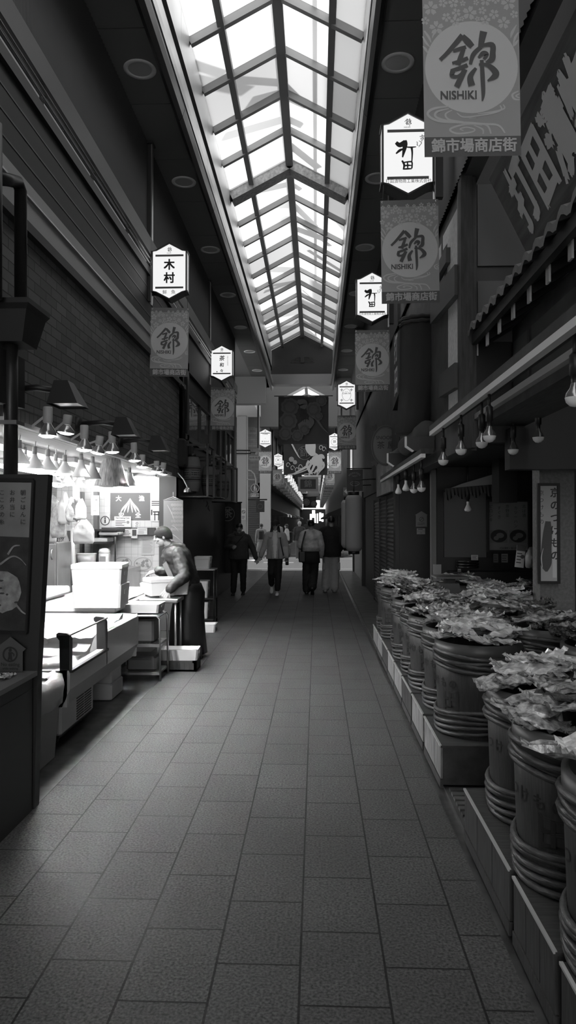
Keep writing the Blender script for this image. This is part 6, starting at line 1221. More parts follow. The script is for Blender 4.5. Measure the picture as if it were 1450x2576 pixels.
def d_tap2(m, w, h):
    # pale octopus over waves, placed from its outline in the photograph (crop pixels, 5.577 per pixel)
    def q(cx, cy, wd): return ((640 + cx / 5.577 - 769) / 110 * w, (1195 - 840 - cy / 5.577) / 123 * h, wd / 5.577 / 110 * w)
    for st in ([(792, 1480, 60), (792, 1530, 130), (792, 1600, 146), (810, 1660, 110), (835, 1700, 70)], [(800, 1700, 30), (850, 1700, 64), (870, 1760, 150), (870, 1810, 200)], [(780, 1790, 50), (870, 1800, 110), (960, 1780, 70)],
               [(900, 1720, 40), (950, 1720, 60), (985, 1750, 20)], [(770, 1780, 40), (740, 1850, 34), (770, 1920, 30), (780, 1960, 20), (760, 1975, 8)], [(800, 1820, 40), (770, 1890, 30), (800, 1950, 22), (820, 1970, 8)], [(850, 1830, 40), (820, 1900, 30), (790, 1950, 24), (775, 1985, 8)],
               [(900, 1830, 44), (900, 1890, 32), (860, 1930, 24), (850, 1965, 10)], [(940, 1820, 44), (930, 1890, 30), (890, 1930, 22), (880, 1990, 8)], [(960, 1800, 40), (975, 1860, 30), (920, 1930, 18), (890, 1980, 8)], [(980, 1870, 24), (930, 1900, 16), (860, 1940, 12), (700, 1970, 8)],
               [(470, 1975, 14), (560, 1960, 18), (660, 1905, 30), (760, 1850, 36)], [(560, 1975, 6), (680, 1930, 14), (780, 1890, 12)]): ribbon(m, [q(*p_) for p_ in st], 0)
    for sx, sz in ((-.4, .2), (-.3, .14), (-.2, .1), (-.12, .16), (.35, .55), (.42, .52), (-.05, .82)):
        ribbon(m, [((sx + .05 * math.cos(a_) * (1 - a_ / 9)) * w, (sz + .06 * math.sin(a_) * (1 - a_ / 9)) * h, .014 * w) for a_ in (0, .8, 1.6, 2.4, 3.2, 4, 4.8, 5.6)], 0)
    for k in range(9): ribbon(m, [((-.42 + .02 * k) * w, (.8 - .035 * k) * h, .012 * w), ((-.36 + .025 * k) * w, (.74 - .045 * k) * h, .02 * w), ((-.34 + .028 * k) * w, (.66 - .04 * k) * h, .004 * w)], 0)
    ringflat(m, -.02 * w, .45 * h, .16 * w, .012 * w, 1, 36); m.merge(text_mb('錦', .5, 1), M=T(-.02 * w, 0, .45 * h)); disc(m, -.32 * w, .32 * h, .06 * w, 2, 16, -.001); disc(m, -.24 * w, .26 * h, .05 * w, 2, 16, -.001)
tapestry('dark tapestry with a pale octopus over waves, below the flower-print one', (714, 1072, 824, 1195), 34.3, d_tap2, [mat('tapestry dark', .035, .9), mat('octopus pale', .5, .9), mat('seal grey', .12, .9), mat('shell grey', .3, .9)])
def d_gold(m, w, h): m.merge(text_mb('錦', h * .55, 0, .01), M=T(0, 0, h * .5)); [disc(m, (i * .13 - .4) * w, (.15 + .1 * ((i * 7) % 8)) * h, .008, 0, 6) for i in range(7)]
framed('framed_board', 'dark board in a wide pale wooden frame hung high in the far arcade', (750, 1200, 801, 1236), 40., 'board', mat('board dark', .09, .6), d_gold, .13, [mat('gold letters', .3, .5)], mat('pale frame wood', .5, .6))
tapestry('small dark hanging cloth deep in the far arcade beyond the framed board', (763, 1250, 796, 1278), 62., lambda m, w, h: (peony(m, -.3, .5, .35, 0, None), peony(m, .4, .35, .3, 0, None)), [mat('tapestry dark', .035, .9), mat('flower far', .16, .9), mat('f2', .1, .9), mat('f3', .1, .9), mat('f4', .1, .9)])
# ================================================================= far arcade walls and shops
fa = MB()
fa.box((-8, Y2, 0), (-2.6, Y2 + .3, 7.5), 0); fa.box((1.9, Y2, 0), (8, Y2 + .3, 7.5), 0); fa.box((-2.6, Y2, 3.4), (-2.2, 116, 6.4), 1); fa.box((-2.75, Y2, 0), (-2.6, 116, 3.4), 1); fa.box((1.45, Y2, 0), (1.6, 116, 6.4), 1); fa.box((-3, 116, 0), (2, 116.2, 3.6), 1); fa.box((-3, 116, 5.), (2, 116.2, 9), 1)
fa.box((-8, Y2 - .02, 6.05), (XA, Y2 + .1, 24), 2); fa.box((XB, Y2 - .02, 6.05), (8, Y2 + .1, 24), 2); fa.prism([(XA, Y2 - .02, ZB), (XM, Y2 - .02, ZR), (XB, Y2 - .02, ZB), (XB, Y2 - .02, 24), (XA, Y2 - .02, 24)], (0, .1, 0), 2)  # front carried far above its roof to keep sun off the street mouth
struct('wall_far', fa, [brickmat('far tiled front', .14, .25, .1, .01, .6, 'X'), M_DARK, mat('arcade front grey', .1, .7)])
cw = MB(); cw.box((-30, 24.0, 0), (-2.9, 24.4, 7.0), 0); cw.box((1.6, 23.3, 0), (30, 23.6, 7.0), 0); cw.box((-30, 24.2, 7.0), (-1.6, 24.4, 13), 0); cw.box((.65, 23.4, 7.0), (30, 23.6, 13), 0); cw.box((-1.6, 24.55, 8.05), (.65, 24.7, 13), 0); struct('wall_corner', cw, [mat('corner front', .12, .8)])  # unseen upper walls added above the roofs to cut sky light
cs = MB(); cs.box((-16, 22.6, 0), (-15.6, 36, 14)); cs.box((16, 22.6, 0), (16.4, 36, 14)); struct('exterior.001', cs, [mat('house render', .5, .8)])  # unseen side blocks, raised to leave less sky over the crossing
t = bpy.data.objects.new('door_2', None); C.objects.link(t); t.location = (-3.2, Y2, 0); t['kind'] = 'structure'; m = MB()
for k in range(26): m.box((-3.4, Y2 - .06, .1 + k * .1), (-2.62, Y2 - .03 + .02 * (k % 2), .19 + k * .1))
m.build('roller_slats', [mat('roller shutter', .10, .45, .3)], t)
# awnings, stalls and glowing lamps along the far arcade
rr = random.Random(21)
for i in range(12):
    y = 37 + i * 5.2
    for s, x in ((-1, -2.45), (1, 1.35)):
        side = 'left' if s < 0 else 'right'
        m = MB(); m.prism([(x, y, 2.3), (x - s * .75, y, 2.0), (x - s * .75, y, 1.85), (x, y, 1.9)], (0, 2.6, 0)); one('shop_awning', m, [mat(f'awning tone {i % 3}', (.05, .12, .22)[i % 3], .8)], f'small shop awning in the far arcade, {ORD[i]} on the {side}', 'awning', 'far shop awnings')
        m = MB(); m.bbox((min(x, x - s * .6), y + .3, 0), (max(x, x - s * .6), y + 2.2, .55 + .3 * rr.random()), .03); one('shop_counter', m, [mat(f'counter tone {i % 3}', (.08, .2, .12)[(i + (s > 0)) % 3], .6)], f'low shop counter in the far arcade, {ORD[i]} on the {side}', 'counter', 'far shop counters')
        if i % 2 == (s > 0):
            t = thing('shop_lamp', f'small glowing shop lamp in the far arcade, {ORD[i]} bay on the {side}', 'lamp', (x - s * .55, y + .4, 1.95), 'far shop lamps'); MB().sphere((x - s * .55, y + .4, 1.95), .06, 10).build('bulb', [mat('far lit bulb', 1, .5, emit=9)], t); MB().tube([(x - s * .55, y + .4, 2.0), (x - s * .55, y + .4, 2.15)], .01, 6).build('cord', [M_BLACK], t)
for i in range(6):
    m = MB(); k = rr.random(); m.box((-1.0 + .36 * i, 112 - i, 1.2 + k), (-.82 + .36 * i + .3 * k, 112.1 - i, 2.2 + k + .5 * rr.random())); one('glowing_panel', m, [mat('lit shop panel', 1, .5, emit=1.6)], f'bright lit shop panel at the very end of the far arcade, {ORD[i]} from the left', 'panel', 'lit panels at the end')
# dark stall and low wooden chest at the road's far side
m = MB(); m.bbox((-1.75, 33.4, 0), (-1.2, 33.9, .5), .03); m.box((-1.75, 33.38, .3), (-1.2, 33.42, .34)); one('wooden_chest', m, [mat('chest wood', .1, .5)], 'low dark wooden chest at the far side of the road behind the walking woman', 'chest')
m = MB(); m.sphere((1.15, 32.6, .12), .3, 12, 0, 1.2, .8, .6); m.sphere((.75, 32.7, .1), .25, 12, 0, 1.2, .8, .6); one('covered_heap', m, [mat('heap dark', .12, .8, noise_s=9, noise_a=.5)], 'low covered heap at the far right kerb beyond the road', 'heap')
# ================================================================= people
def fuse(mb, voxel, smooth=3, wr=0., seed=0):
    me = mb.mesh('fuse', M_BLACK); o = bpy.data.objects.new('fuse', me); WS.collection.objects.link(o)
    r = o.modifiers.new('r', 'REMESH'); r.mode = 'VOXEL'; r.voxel_size = voxel; s = o.modifiers.new('s', 'SMOOTH'); s.factor = .5; s.iterations = smooth
    WS.view_layers[0].update(); out = bpy.data.meshes.new_from_object(o.evaluated_get(WS.view_layers[0].depsgraph)); bpy.data.objects.remove(o); bpy.data.meshes.remove(me)
    if wr:
        out.update()
        for v in out.vertices:
            p = v.co; k = noise.noise(Vector((p.x * 14 + seed, p.y * 14, p.z * 22))) + .5 * noise.noise(Vector((p.x * 35, p.y * 35 + seed, p.z * 50))); v.co = p + v.normal * k * wr
    out.polygons.foreach_set('use_smooth', [True] * len(out.polygons)); out.materials.clear(); return out
def limb(mb, pts, rs, n=14, flat=1.):
    q, qr = [], []
    for i in range(len(pts) - 1):
        a, b = Vector(pts[i]), Vector(pts[i + 1])
        for t in (0, .34, .67): q.append(a.lerp(b, t)); qr.append(rs[i] + (rs[i + 1] - rs[i]) * t)
    q.append(Vector(pts[-1])); qr.append(rs[-1]); mb.tube(q, qr, n, 0, True, True, flat)
    for p, r in ((pts[0], rs[0]), (pts[-1], rs[-1])): mb.sphere(p, r * .99, 12)
    for p, r in zip(pts[1:-1], rs[1:-1]): mb.sphere(p, r * 1.01, 12)
def trunk(mb, secs, n=20):     # (centre, rx, ry)
    mb.loft([[Vector(c) + Vector((rx * math.cos(2 * PI * j / n), ry * math.sin(2 * PI * j / n), 0)) for j in range(n)] for c, rx, ry in secs], 0, True, True, True)
def hand(mb, w, d, side, curl=.5, s=1., up=Vector((0, 1, 0))):
    """palm + five fingers; w wrist, d pointing direction, up = back of the hand, side +1/-1 puts the thumb."""
    d = Vector(d).normalized(); x = d.cross(up).normalized(); u = x.cross(d).normalized(); w = Vector(w)
    for k in range(4):
        o = (k - 1.5) * .0225 * s; limb(mb, [w + x * o * .6, w + d * .085 * s + x * o], [.014 * s, .0125 * s], 8)
        L = (.068, .078, .074, .056)[k] * s; b = w + d * .085 * s + x * o; a = curl + .12 * k; p1 = b + (d * math.cos(a) - u * math.sin(a)) * L * .5; p2 = p1 + (d * math.cos(a * 2.1) - u * math.sin(a * 2.1)) * L * .32; p3 = p2 + (d * math.cos(a * 2.8) - u * math.sin(a * 2.8)) * L * .25
        limb(mb, [b, p1, p2, p3], [.0095 * s, .0088 * s, .008 * s, .0065 * s], 8)
    b = w + d * .025 * s + x * side * .026 * s; p1 = b + (d * .7 + x * side * .75 - u * .2).normalized() * .04 * s; limb(mb, [b, p1, p1 + (d * .9 + x * side * .3 - u * .3).normalized() * .034 * s], [.013 * s, .0105 * s, .008 * s], 8)
def head(mb, c, s=1., face=Vector((0, -1, 0)), neck=None):
    c = Vector(c); f = Vector(face).normalized(); x = f.cross(Vector((0, 0, 1))).normalized(); u = x.cross(f).normalized()
    def e(o, rx, rf, ru, n=16):
        o = c + x * o[0] + f * o[1] + u * o[2]; k = 9
        mb.loft([[o + x * rx * s * math.sin(PI * max(.03, min(k - .03, i)) / k) * math.cos(2 * PI * j / n) + f * rf * s * math.sin(PI * max(.03, min(k - .03, i)) / k) * math.sin(2 * PI * j / n) - u * ru * s * math.cos(PI * i / k) for j in range(n)] for i in range(k + 1)])
    e((0, -.012 * s, .03 * s), .074, .092, .085); e((0, .02 * s, -.04 * s), .056, .068, .075); e((0, .06 * s, -.085 * s), .026, .026, .026); e((0, .095 * s, -.012 * s), .012, .016, .02); e((0, .088 * s, .012 * s), .008, .012, .03)
    for k in (-1, 1): e((k * .076 * s, -.01 * s, -.005 * s), .01, .018, .03); e((k * .036 * s, .066 * s, -.02 * s), .022, .02, .022)
    e((0, .078 * s, -.052 * s), .022, .012, .010)
    if neck is not None: limb(mb, [c - u * .06 * s - f * .015 * s, neck], [.053 * s, .06 * s])
def face_marks(t, c, s, face, m_):
    c = Vector(c); f = Vector(face).normalized(); x = f.cross(Vector((0, 0, 1))).normalized(); u = x.cross(f).normalized()
    for k in (-1, 1):
        m = MB(); m.sphere(c + x * k * .031 * s + f * .079 * s + u * .012 * s, .0085 * s, 10); m.build('eye', [m_], t)
        m = MB(); a = c + u * .03 * s + f * .085 * s; m.tube([a + x * k * .014 * s, a + x * k * .034 * s + u * .004 * s, a + x * k * .05 * s - f * .012 * s], .0035 * s, 6); m.build('eyebrow', [m_], t)
    m = MB(); a = c - u * .053 * s + f * .089 * s; m.tube([a - x * .022 * s - f * .006 * s, a, a + x * .022 * s - f * .006 * s], .004 * s, 6); m.build('lips', [mat('lips', .06, .5)], t)
def put(t, me, name, m_):
    me.name = name; me.materials.append(m_); o = bpy.data.objects.new(name, me); C.objects.link(o); o.parent = t; return o
SKIN = mat('skin', .33, .5); HAIR = mat('black hair', .012, .4, noise_s=60, bump=.3, scale3=(1, 1, .2))
def shoe(t, ank, d, m_, s=1., pitch=0.):
    ank = Vector(ank); d = Vector((d[0], d[1], 0)).normalized(); dn = Vector((0, 0, -1)); f = (d * math.cos(pitch) + dn * math.sin(pitch)); up = (Vector((0, 0, 1)) * math.cos(pitch) + d * math.sin(pitch)); x = f.cross(up)
    m = MB(); secs = []
    for q, w, h in ((-.085, .022, .05), (-.07, .036, .085), (-.03, .04, .09), (.02, .043, .075), (.08, .048, .055), (.14, .046, .045), (.175, .032, .036), (.188, .012, .022)):
        secs.append([ank + f * q * s + (x * math.cos(2 * PI * j / 14) * w + up * (max(-.0, math.sin(2 * PI * j / 14)) * h)) * s - up * .085 * s for j in range(14)])
    m.loft(secs, 0, True, True, True); return m.build('shoe', [m_], t, False)
def person(label, loc, rot, s, sh, J, cl, voxel=.0135):
    """loc: ground point; J joints for a figure 1.7 m tall facing -Y; cl clothes."""
    t = thing('person', label, 'person', loc); t.rotation_euler = (0, 0, rot); w = cl.get('wide', 1.)
    V = lambda p: Vector(p) * s
    hipz = J.get('hipz', .92); lean = Vector(J.get('lean', (0, 0, 0))); hc = J['head']; fc = Vector(J.get('face', (0, -1, 0)))
    body = MB(); nk = Vector((lean.x, lean.y, 1.44)); head(body, V(hc), s, fc, V(nk))
    trunk(body, [(V((0, 0, hipz - .06)), .13 * s * w, .09 * s * w), (V((0, 0, 1.05)), .12 * s * w, .085 * s * w), (V((lean.x * .8, lean.y * .8, 1.3)), .14 * s * w, .09 * s), (V((lean.x, lean.y, 1.42)), .09 * s, .06 * s)])
    for k in ('L', 'R'):
        a = J['arm' + k]; limb(body, [V(p) for p in a], [.045 * s, .038 * s, .026 * s]); hd = J.get('hand' + k, {}); hand(body, V(a[2]), hd.get('d', Vector(a[2]) - Vector(a[1])), hd.get('side', 1), hd.get('curl', .5), s, hd.get('up', Vector((0, 1, 0))))
        l = J['leg' + k]; limb(body, [V(p) for p in l], [.07 * s, .05 * s, .038 * s])
    put(t, fuse(body, voxel * .62 * 1., 2), 'body', cl.get('skin', SKIN))
    top = MB(); g = cl.get('loose', .03); gw = cl.get('hemw', 1.)
    hem = cl.get('hem', .86)
    trunk(top, [(V((0, 0, hem)), (.165 * w * gw + g) * s, (.115 * w * gw + g) * s), (V((0, -.0, hem + .1)), (.165 * w + g * 1.2) * s, (.12 * w + g * 1.2) * s), (V((lean.x * .4, lean.y * .4, 1.12)), (.15 * w + g) * s, (.11 * w + g) * s), (V((lean.x * .8, lean.y * .8, 1.28)), (.17 * w + g * .8) * s, (.12 * w + g * .6) * s), (V((lean.x, lean.y, 1.385)), (.155 * w + g * .5) * s, (.095 + g * .5) * s), (V((lean.x, lean.y, 1.44)), (.10 + g * .3) * s, (.075 + g * .3) * s), (V((lean.x, lean.y, 1.475)), .07 * s, .068 * s)])
    for k in ('L', 'R'):
        a = J['arm' + k]; a2 = Vector(a[1]).lerp(Vector(a[2]), cl.get('sleeve', .93)); limb(top, [V(a[0]), V(a[1]), V(a2)], [(.058 + g * .35) * s, (.052 + g * .5) * s, (.042 + g * .45) * s]); limb(top, [V((lean.x + (.05 if k == 'L' else -.05), lean.y, 1.455)), V((a[0][0] * .88, a[0][1], a[0][2] + .01))], [.05 * s, (.056 + g * .3) * s])
    put(t, fuse(top, voxel, 3, .006 * s, rot * 3 + s * 50), cl.get('topname', 'jacket'), cl['top'])
    tr = MB(); tg = cl.get('tloose', .02); zc = cl.get('cuff', 1.)
    trunk(tr, [(V((0, 0, hipz - .13)), (.15 * w) * s, (.11 * w) * s), (V((0, 0, hipz)), (.16 * w) * s, (.115 * w) * s), (V((0, 0, hipz + .12)), .145 * s * w, .105 * s * w)])
    for k in ('L', 'R'):
        l = J['leg' + k]; e = Vector(l[1]).lerp(Vector(l[2]), cl.get('leglen', .96)); limb(tr, [V(l[0]), V(l[1]), V(e)], [(.085 + tg * .5) * s * max(1, w * .93), (.062 + tg) * s, (.05 + tg * zc) * s])
    put(t, fuse(tr, voxel, 3, .006 * s, 5), 'trousers', cl['legs'])
    for k in ('L', 'R'): shoe(t, V(J['leg' + k][2]), J.get('toe', (0, -1)), cl['shoes'], s * .95, J.get('pitch' + k, 0))
    return t, V
stand = dict(armL=[(.19, 0, 1.39), (.23, .03, 1.12), (.24, -.03, .88)], armR=[(-.19, 0, 1.39), (-.23, .03, 1.12), (-.24, -.03, .88)], legL=[(.09, 0, .9), (.1, -.02, .5), (.1, .02, .085)], legR=[(-.09, 0, .9), (-.1, -.02, .5), (-.1, .02, .085)], head=(0, -.02, 1.585))
def pose(**k): d = dict(stand); d.update(k); return d
DK = mat('dark knit', .045, .9, noise_s=40, bump=.2); JN = mat('black jeans', .014, .85); TAN = mat('mid grey jacket cloth', .42, .85, noise_s=30, bump=.1); WK = mat('white knit', .85, .85); SAT = mat('satin blouse', .45, .38, noise_s=9, noise_a=.25, bump=.3); CARGO = mat('cargo cloth', .34, .85); SHW = mat('white shoe leather', .85, .5); SHB = mat('black shoe leather', .015, .5)
def hair_cap(t, c, s, face, m_, back=.0, long_=0, bun=False):
    c = Vector(c); f = Vector(face).normalized(); x = f.cross(Vector((0, 0, 1))).normalized(); u = x.cross(f).normalized(); m = MB(); n = 20; rings = []
    for i in range(10):
        a = PI * .5 * i / 9 * 1.25; rings.append([c + u * (.035 * s + .092 * s * math.cos(a)) + (x * .083 * math.cos(2 * PI * j / n) + f * (.10 * math.sin(2 * PI * j / n)) * 1.) * s * math.sin(max(a, .04)) - f * .018 * s + (u * .055 * s * (math.sin(2 * PI * j / n) * .5 + .5) * (i / 9) ** 2 - u * .02 * s * (i / 9) ** 2) for j in range(n)])
    m.loft(rings, 0, True, True, True)
    for v in m.v: v += Vector((noise.noise(v * 40), noise.noise(v * 40 + Vector((5, 0, 0))), noise.noise(v * 40 + Vector((9, 0, 0))))) * .006 * s
    if bun: m.sphere(c - f * .085 * s + u * .08 * s, .05 * s, 12)
    if long_:
        for k in (-1, 1): limb(m, [c + x * k * .07 * s - f * .02 * s, c + x * k * .085 * s - u * .12 * s, c + x * k * .08 * s - u * long_ * s - f * .01], [.03 * s, .035 * s, .022 * s], 10)
        trunk(m, [(c - f * .06 * s - u * long_ * .9 * s, .06 * s, .03 * s), (c - f * .055 * s, .08 * s, .045 * s)])
    m.build('hair', [m_], t, False)
# --- man in dark hooded top
s = .905; J = pose(armR=[(-.21, 0, 1.37), (-.31, .03, 1.12), (-.13, -.2, 1.14)], armL=[(.21, 0, 1.37), (.33, .03, 1.1), (.42, -.04, .86)], handL=dict(curl=.35, side=-1), handR=dict(curl=1., side=1, up=Vector((0, -1, .3))), legL=[(.1, 0, .9), (.11, -.06, .5), (.1, .05, .1)], legR=[(-.1, 0, .9), (-.1, -.04, .5), (-.12, -.08, .085)], pitchL=.2, head=(.02, -.05, 1.575), face=(.12, -1, -.2))
q = PZ(601, 1496, 0); t, V = person('stout person in a dark hooded top with a crossbody strap, walking nearest the tea curtain', q, 0, s, 0, J, dict(top=DK, legs=JN, shoes=SHB, wide=1.28, loose=.035, topname='hooded_top', hem=.84))
hair_cap(t, V(J['head']), s, J['face'], HAIR); face_marks(t, V(J['head']) + t.location, s, J['face'], SHB)
m = MB(); m.tube([V((-.2, -.155, 1.05)), V((-.06, -.20, 1.2)), V((.1, -.15, 1.38)), V((.14, 0, 1.46)), V((.1, .13, 1.36)), V((-.1, .2, 1.15))], .016 * s, 8, flat=.5); m.build('strap', [mat('strap', .02, .6)], t, False)
m = MB(); limb(m, [V((-.1, .05, 1.47)), V((-.08, .13, 1.43)), V((.08, .13, 1.43)), V((.1, .05, 1.47)), V((.05, -.07, 1.43)), V((-.05, -.07, 1.43)), V((-.1, .05, 1.47))], [.045 * s] * 7); put(t, fuse(m, .012), 'hood', DK)
# --- woman in open jacket and cap
s = .925; J = pose(armR=[(-.185, 0, 1.39), (-.26, .03, 1.13), (-.34, -.02, .9)], armL=[(.185, 0, 1.39), (.25, .03, 1.13), (.27, -.06, .87)], handL=dict(curl=.9, side=-1, d=(0, -.15, -1)), handR=dict(curl=.4, side=1), legL=[(.085, 0, .9), (.075, -.07, .5), (.05, -.1, .09)], legR=[(-.085, 0, .9), (-.09, -.1, .52), (-.1, .22, .2)], pitchR=.75, head=(0, -.01, 1.59), face=(0, -1, .16))
q = PZ(693, 1497, 0); t, V = person('person in a cap, open mid-grey jacket and white turtleneck walking in the middle', q, 0, s, 0, J, dict(top=TAN, legs=JN, shoes=SHW, wide=.98, loose=.035, hemw=1.12, hem=.84, leglen=.84))
hair_cap(t, V(J['head']), s, J['face'], HAIR, long_=.15); face_marks(t, V(J['head']) + t.location, s, J['face'], SHB)
m = MB(); trunk(m, [(V((0, -.055, .86)), .075 * s, .115 * s), (V((0, -.05, 1.1)), .075 * s, .115 * s), (V((0, -.045, 1.3)), .09 * s, .115 * s), (V((0, -.03, 1.42)), .075 * s, .085 * s), (V((0, -.02, 1.45)), .062 * s, .064 * s), (V((0, -.015, 1.51)), .058 * s, .06 * s)]); put(t, fuse(m, .01, 2, .005), 'turtleneck', WK)
m = MB()
for k in (-1, 1): m.poly([V((k * .06, -.10, 1.47)), V((k * .15, -.10, 1.43)), V((k * .13, -.145, 1.34)), V((k * .075, -.155, 1.33))]); m.tube([V((k * .082, -.165, 1.32)), V((k * .09, -.172, 1.1)), V((k * .085, -.18, .86))], .014 * s, 6)
m.build('lapel', [TAN], t, False)
hc = V(J['head']); m = MB(); m.lathe([(.1 * s, .045 * s), (.104 * s, .08 * s), (.085 * s, .125 * s), (.03 * s, .145 * s), (0, .147 * s)], hc, 22); k = [hc + Vector((.095 * s * math.cos(a_), -.05 * s + -.13 * s * math.sin(a_), (.05 - .015 * math.sin(a_)) * s)) for a_ in [PI * i / 12 for i in range(13)]]; m.prism(k, (0, 0, .008)); m.build('cap', [mat('dark cap', .02, .8)], t, False)
m = MB(); m.tube([V((.11, -.08, 1.45)), V((.14, -.19, 1.2)), V((.2, -.17, .92))], .012 * s, 6); m.tube([V((.11, -.08, 1.45)), V((.12, .1, 1.42)), V((.2, .12, 1.)), V((.22, -.05, .9))], .012 * s, 6); m.build('bag_strap', [SHB], t, False)
b_ = V((.275, -.08, .80)); m = MB(); m.lathe([(0, -.1 * s), (.036 * s, -.1 * s), (.038 * s, -.08 * s), (.038 * s, .04 * s), (.03 * s, .06 * s), (.0, .06 * s)], b_ + t.location, 16); o = one('drink_bottle', m, [mat('dark bottle', .02, .3)], 'dark drink bottle held by the walking person in the cap', 'bottle')
# --- two seen from behind
s = .945; J = pose(armL=[(.185, 0, 1.38), (.25, .02, 1.12), (.17, -.16, 1.02)], armR=[(-.185, 0, 1.38), (-.24, .02, 1.12), (-.24, -.1, .9)], legL=[(.085, 0, .9), (.09, -.03, .5), (.1, .0, .09)], legR=[(-.085, 0, .9), (-.06, -.12, .52), (-.03, .2, .16)], pitchR=.7, head=(0, -.02, 1.58), face=(.05, -1, 0))
q = PZ(783, 1495, 0); t, V = person('person seen from behind in a shiny grey blouse and wide dark trousers', q, PI, s, 0, J, dict(top=SAT, legs=JN, shoes=SHB, wide=1.02, loose=.05, tloose=.05, topname='blouse', hem=.98, hemw=.86, leglen=.93))
hair_cap(t, V(J['head']), s, J['face'], HAIR, bun=True); m = MB(); m.tube([V((.12, -.08, 1.46)), V((.13, .13, 1.43)), V((.2, .17, 1.15)), V((.22, .14, .95))], .016 * s, 8, flat=.5); m.build('bag_strap', [SHB], t, False); m = MB(); m.bbox(V((.12, .1, .74)), V((.28, .19, .98)), .02); m.build('shoulder_bag', [SHB], t, False)
m = MB(); trunk(m, [(V((0, 0, .72)), .21 * s, .15 * s), (V((0, 0, .86)), .2 * s, .145 * s), (V((0, 0, 1.0)), .17 * s, .125 * s)]); m.build('waist_layer', [JN], t, False)
m = MB(); trunk(m, [(V((0, 0, 1.425)), .10 * s, .085 * s), (V((0, -.01, 1.475)), .075 * s, .07 * s)]); m.build('collar', [mat('pale collar', .4, .7)], t, False)
s = .99; J = pose(armL=[(.2, 0, 1.39), (.26, .04, 1.13), (.24, -.08, .92)], armR=[(-.2, 0, 1.39), (-.25, .05, 1.13), (-.2, -.12, .95)], legL=[(.09, 0, .9), (.1, -.05, .5), (.13, -.02, .09)], legR=[(-.09, 0, .9), (-.08, -.03, .5), (-.07, .03, .09)], head=(0, -.02, 1.59), face=(0, -1, 0))
q = PZ(834, 1490, 0); t, V = person('person seen from behind in a dark jacket and pale cargo trousers', q, PI, s, 0, J, dict(top=mat('black jacket cloth', .012, .85), legs=CARGO, shoes=mat('pale trainers', .3, .5), wide=1.06, loose=.045, tloose=.045, hem=.80, leglen=.95))
hair_cap(t, V(J['head']), s, J['face'], HAIR)
for k in (-1, 1): m = MB(); m.bbox(V((k * .17 - .03, -.07, .5)), V((k * .17 + .03, .07, .68)), .015); m.build('cargo_pocket', [CARGO], t, False)
# --- people across the road
far = [((658, 1410), PI, .87, 'person with a dark backpack and pale coat walking away beyond the road, far left', mat('pale coat', .3, .8), mat('pale skirt', .3, .8), SHW, 1.), ((754, 1409), PI, .93, 'person with pale hair and a dark jacket walking away beyond the road', mat('navy jacket', .035, .8), mat('grey jeans', .12, .8), SHW, 1.05), ((722, 1403), -PI / 2, .86, 'person with long dark hair and pale sleeves beyond the road, behind the cap wearer', mat('pale sleeves', .4, .8), JN, SHB, .95), ((776, 1396), PI, .98, 'dark figure far down the street beyond the pale-haired person', mat('black jacket cloth', .012, .85), JN, SHB, 1.), ((700, 1392), 0, .9, 'dim figure standing far down the street at the left shops', TAN, JN, SHB, 1.)]
for i, ((x, y), r, s, lab, top, legs, sh, w) in enumerate(far):
    J = pose(legR=[(-.09, 0, .9), (-.09, -.06, .5), (-.09, .1, .11)]); q = PZ(x, y, 0); t, V = person(lab, q, r, s, 0, J, dict(top=top, legs=legs, shoes=sh, wide=w), .018)
    hair_cap(t, V(J['head']), s, (0, -1, 0), mat('grey hair', .4, .5) if i == 1 else HAIR, long_=.25 if i == 2 else 0)
    if i == 0: m = MB(); m.bbox(V((-.14, .12, .98)), V((.14, .28, 1.4)), .05); m.build('backpack', [SHB], t, False); m = MB(); trunk(m, [(V((0, 0, .42)), .26 * s, .2 * s), (V((0, 0, .95)), .17 * s, .13 * s)]); m.build('skirt', [legs], t, False)
# --- the fishmonger leaning over the counter
base = PZ(492, 1652, 0); t = thing('person', 'person in a dark beanie, padded jacket and long apron leaning over a foam box', 'person', (base.x, base.y, 0)); L = lambda x, y, Y: P(x, y, Y) - Vector((base.x, base.y, 0)); Yc = base.y
hd = L(409, 1350, Yc - .05); fc = Vector((-1, -.25, -.28)); nk = L(432, 1378, Yc); ch = L(443, 1402, Yc); wa = L(470, 1462, Yc); hp = L(478, 1490, Yc)
aN = [L(449, 1394, Yc - .19), L(464, 1450, Yc - .34), L(424, 1484, Yc - .47)]; aF = [L(436, 1396, Yc + .16), L(430, 1440, Yc + .2), L(395, 1436, Yc + .12)]
lN = [hp + Vector((0, -.09, -.04)), L(474, 1560, Yc - .1), L(489, 1638, Yc - .12)]; lF = [hp + Vector((0, .09, -.04)), L(470, 1560, Yc + .1), L(470, 1640, Yc + .1)]
b = MB(); head(b, hd, .98, fc, nk); limb(b, [hp, wa, ch, nk], [.12, .12, .13, .07]); 
for a in (aN, aF): limb(b, a, [.05, .042, .03])
hand(b, aN[2], Vector((-.55, -.1, -.8)), -1, .35, 1.1, Vector((-.2, -1, .1))); hand(b, aF[2], Vector((-.95, -.1, -.25)), 1, .3, 1.05, Vector((-.2, -.3, 1)))
for l in (lN, lF): limb(b, l, [.08, .055, .04])
put(t, fuse(b, .0048, 2), 'body', mat('pale skin', .33, .5)); face_marks(t, hd + t.location, .98, fc, mat('shaded eye', .12, .5))
m = MB(); limb(m, [wa + Vector((.0, 0, -.06)), wa.lerp(ch, .5), ch, nk + Vector((.01, 0, -.02))], [.165, .17, .175, .10]); m.sphere(ch + Vector((0, -.1, .03)), .12, 14); m.sphere(ch + Vector((0, .1, .03)), .12, 14)
for a in (aN, aF): limb(m, [a[0], a[1], a[1].lerp(a[2], .93)], [.085, .075, .052])
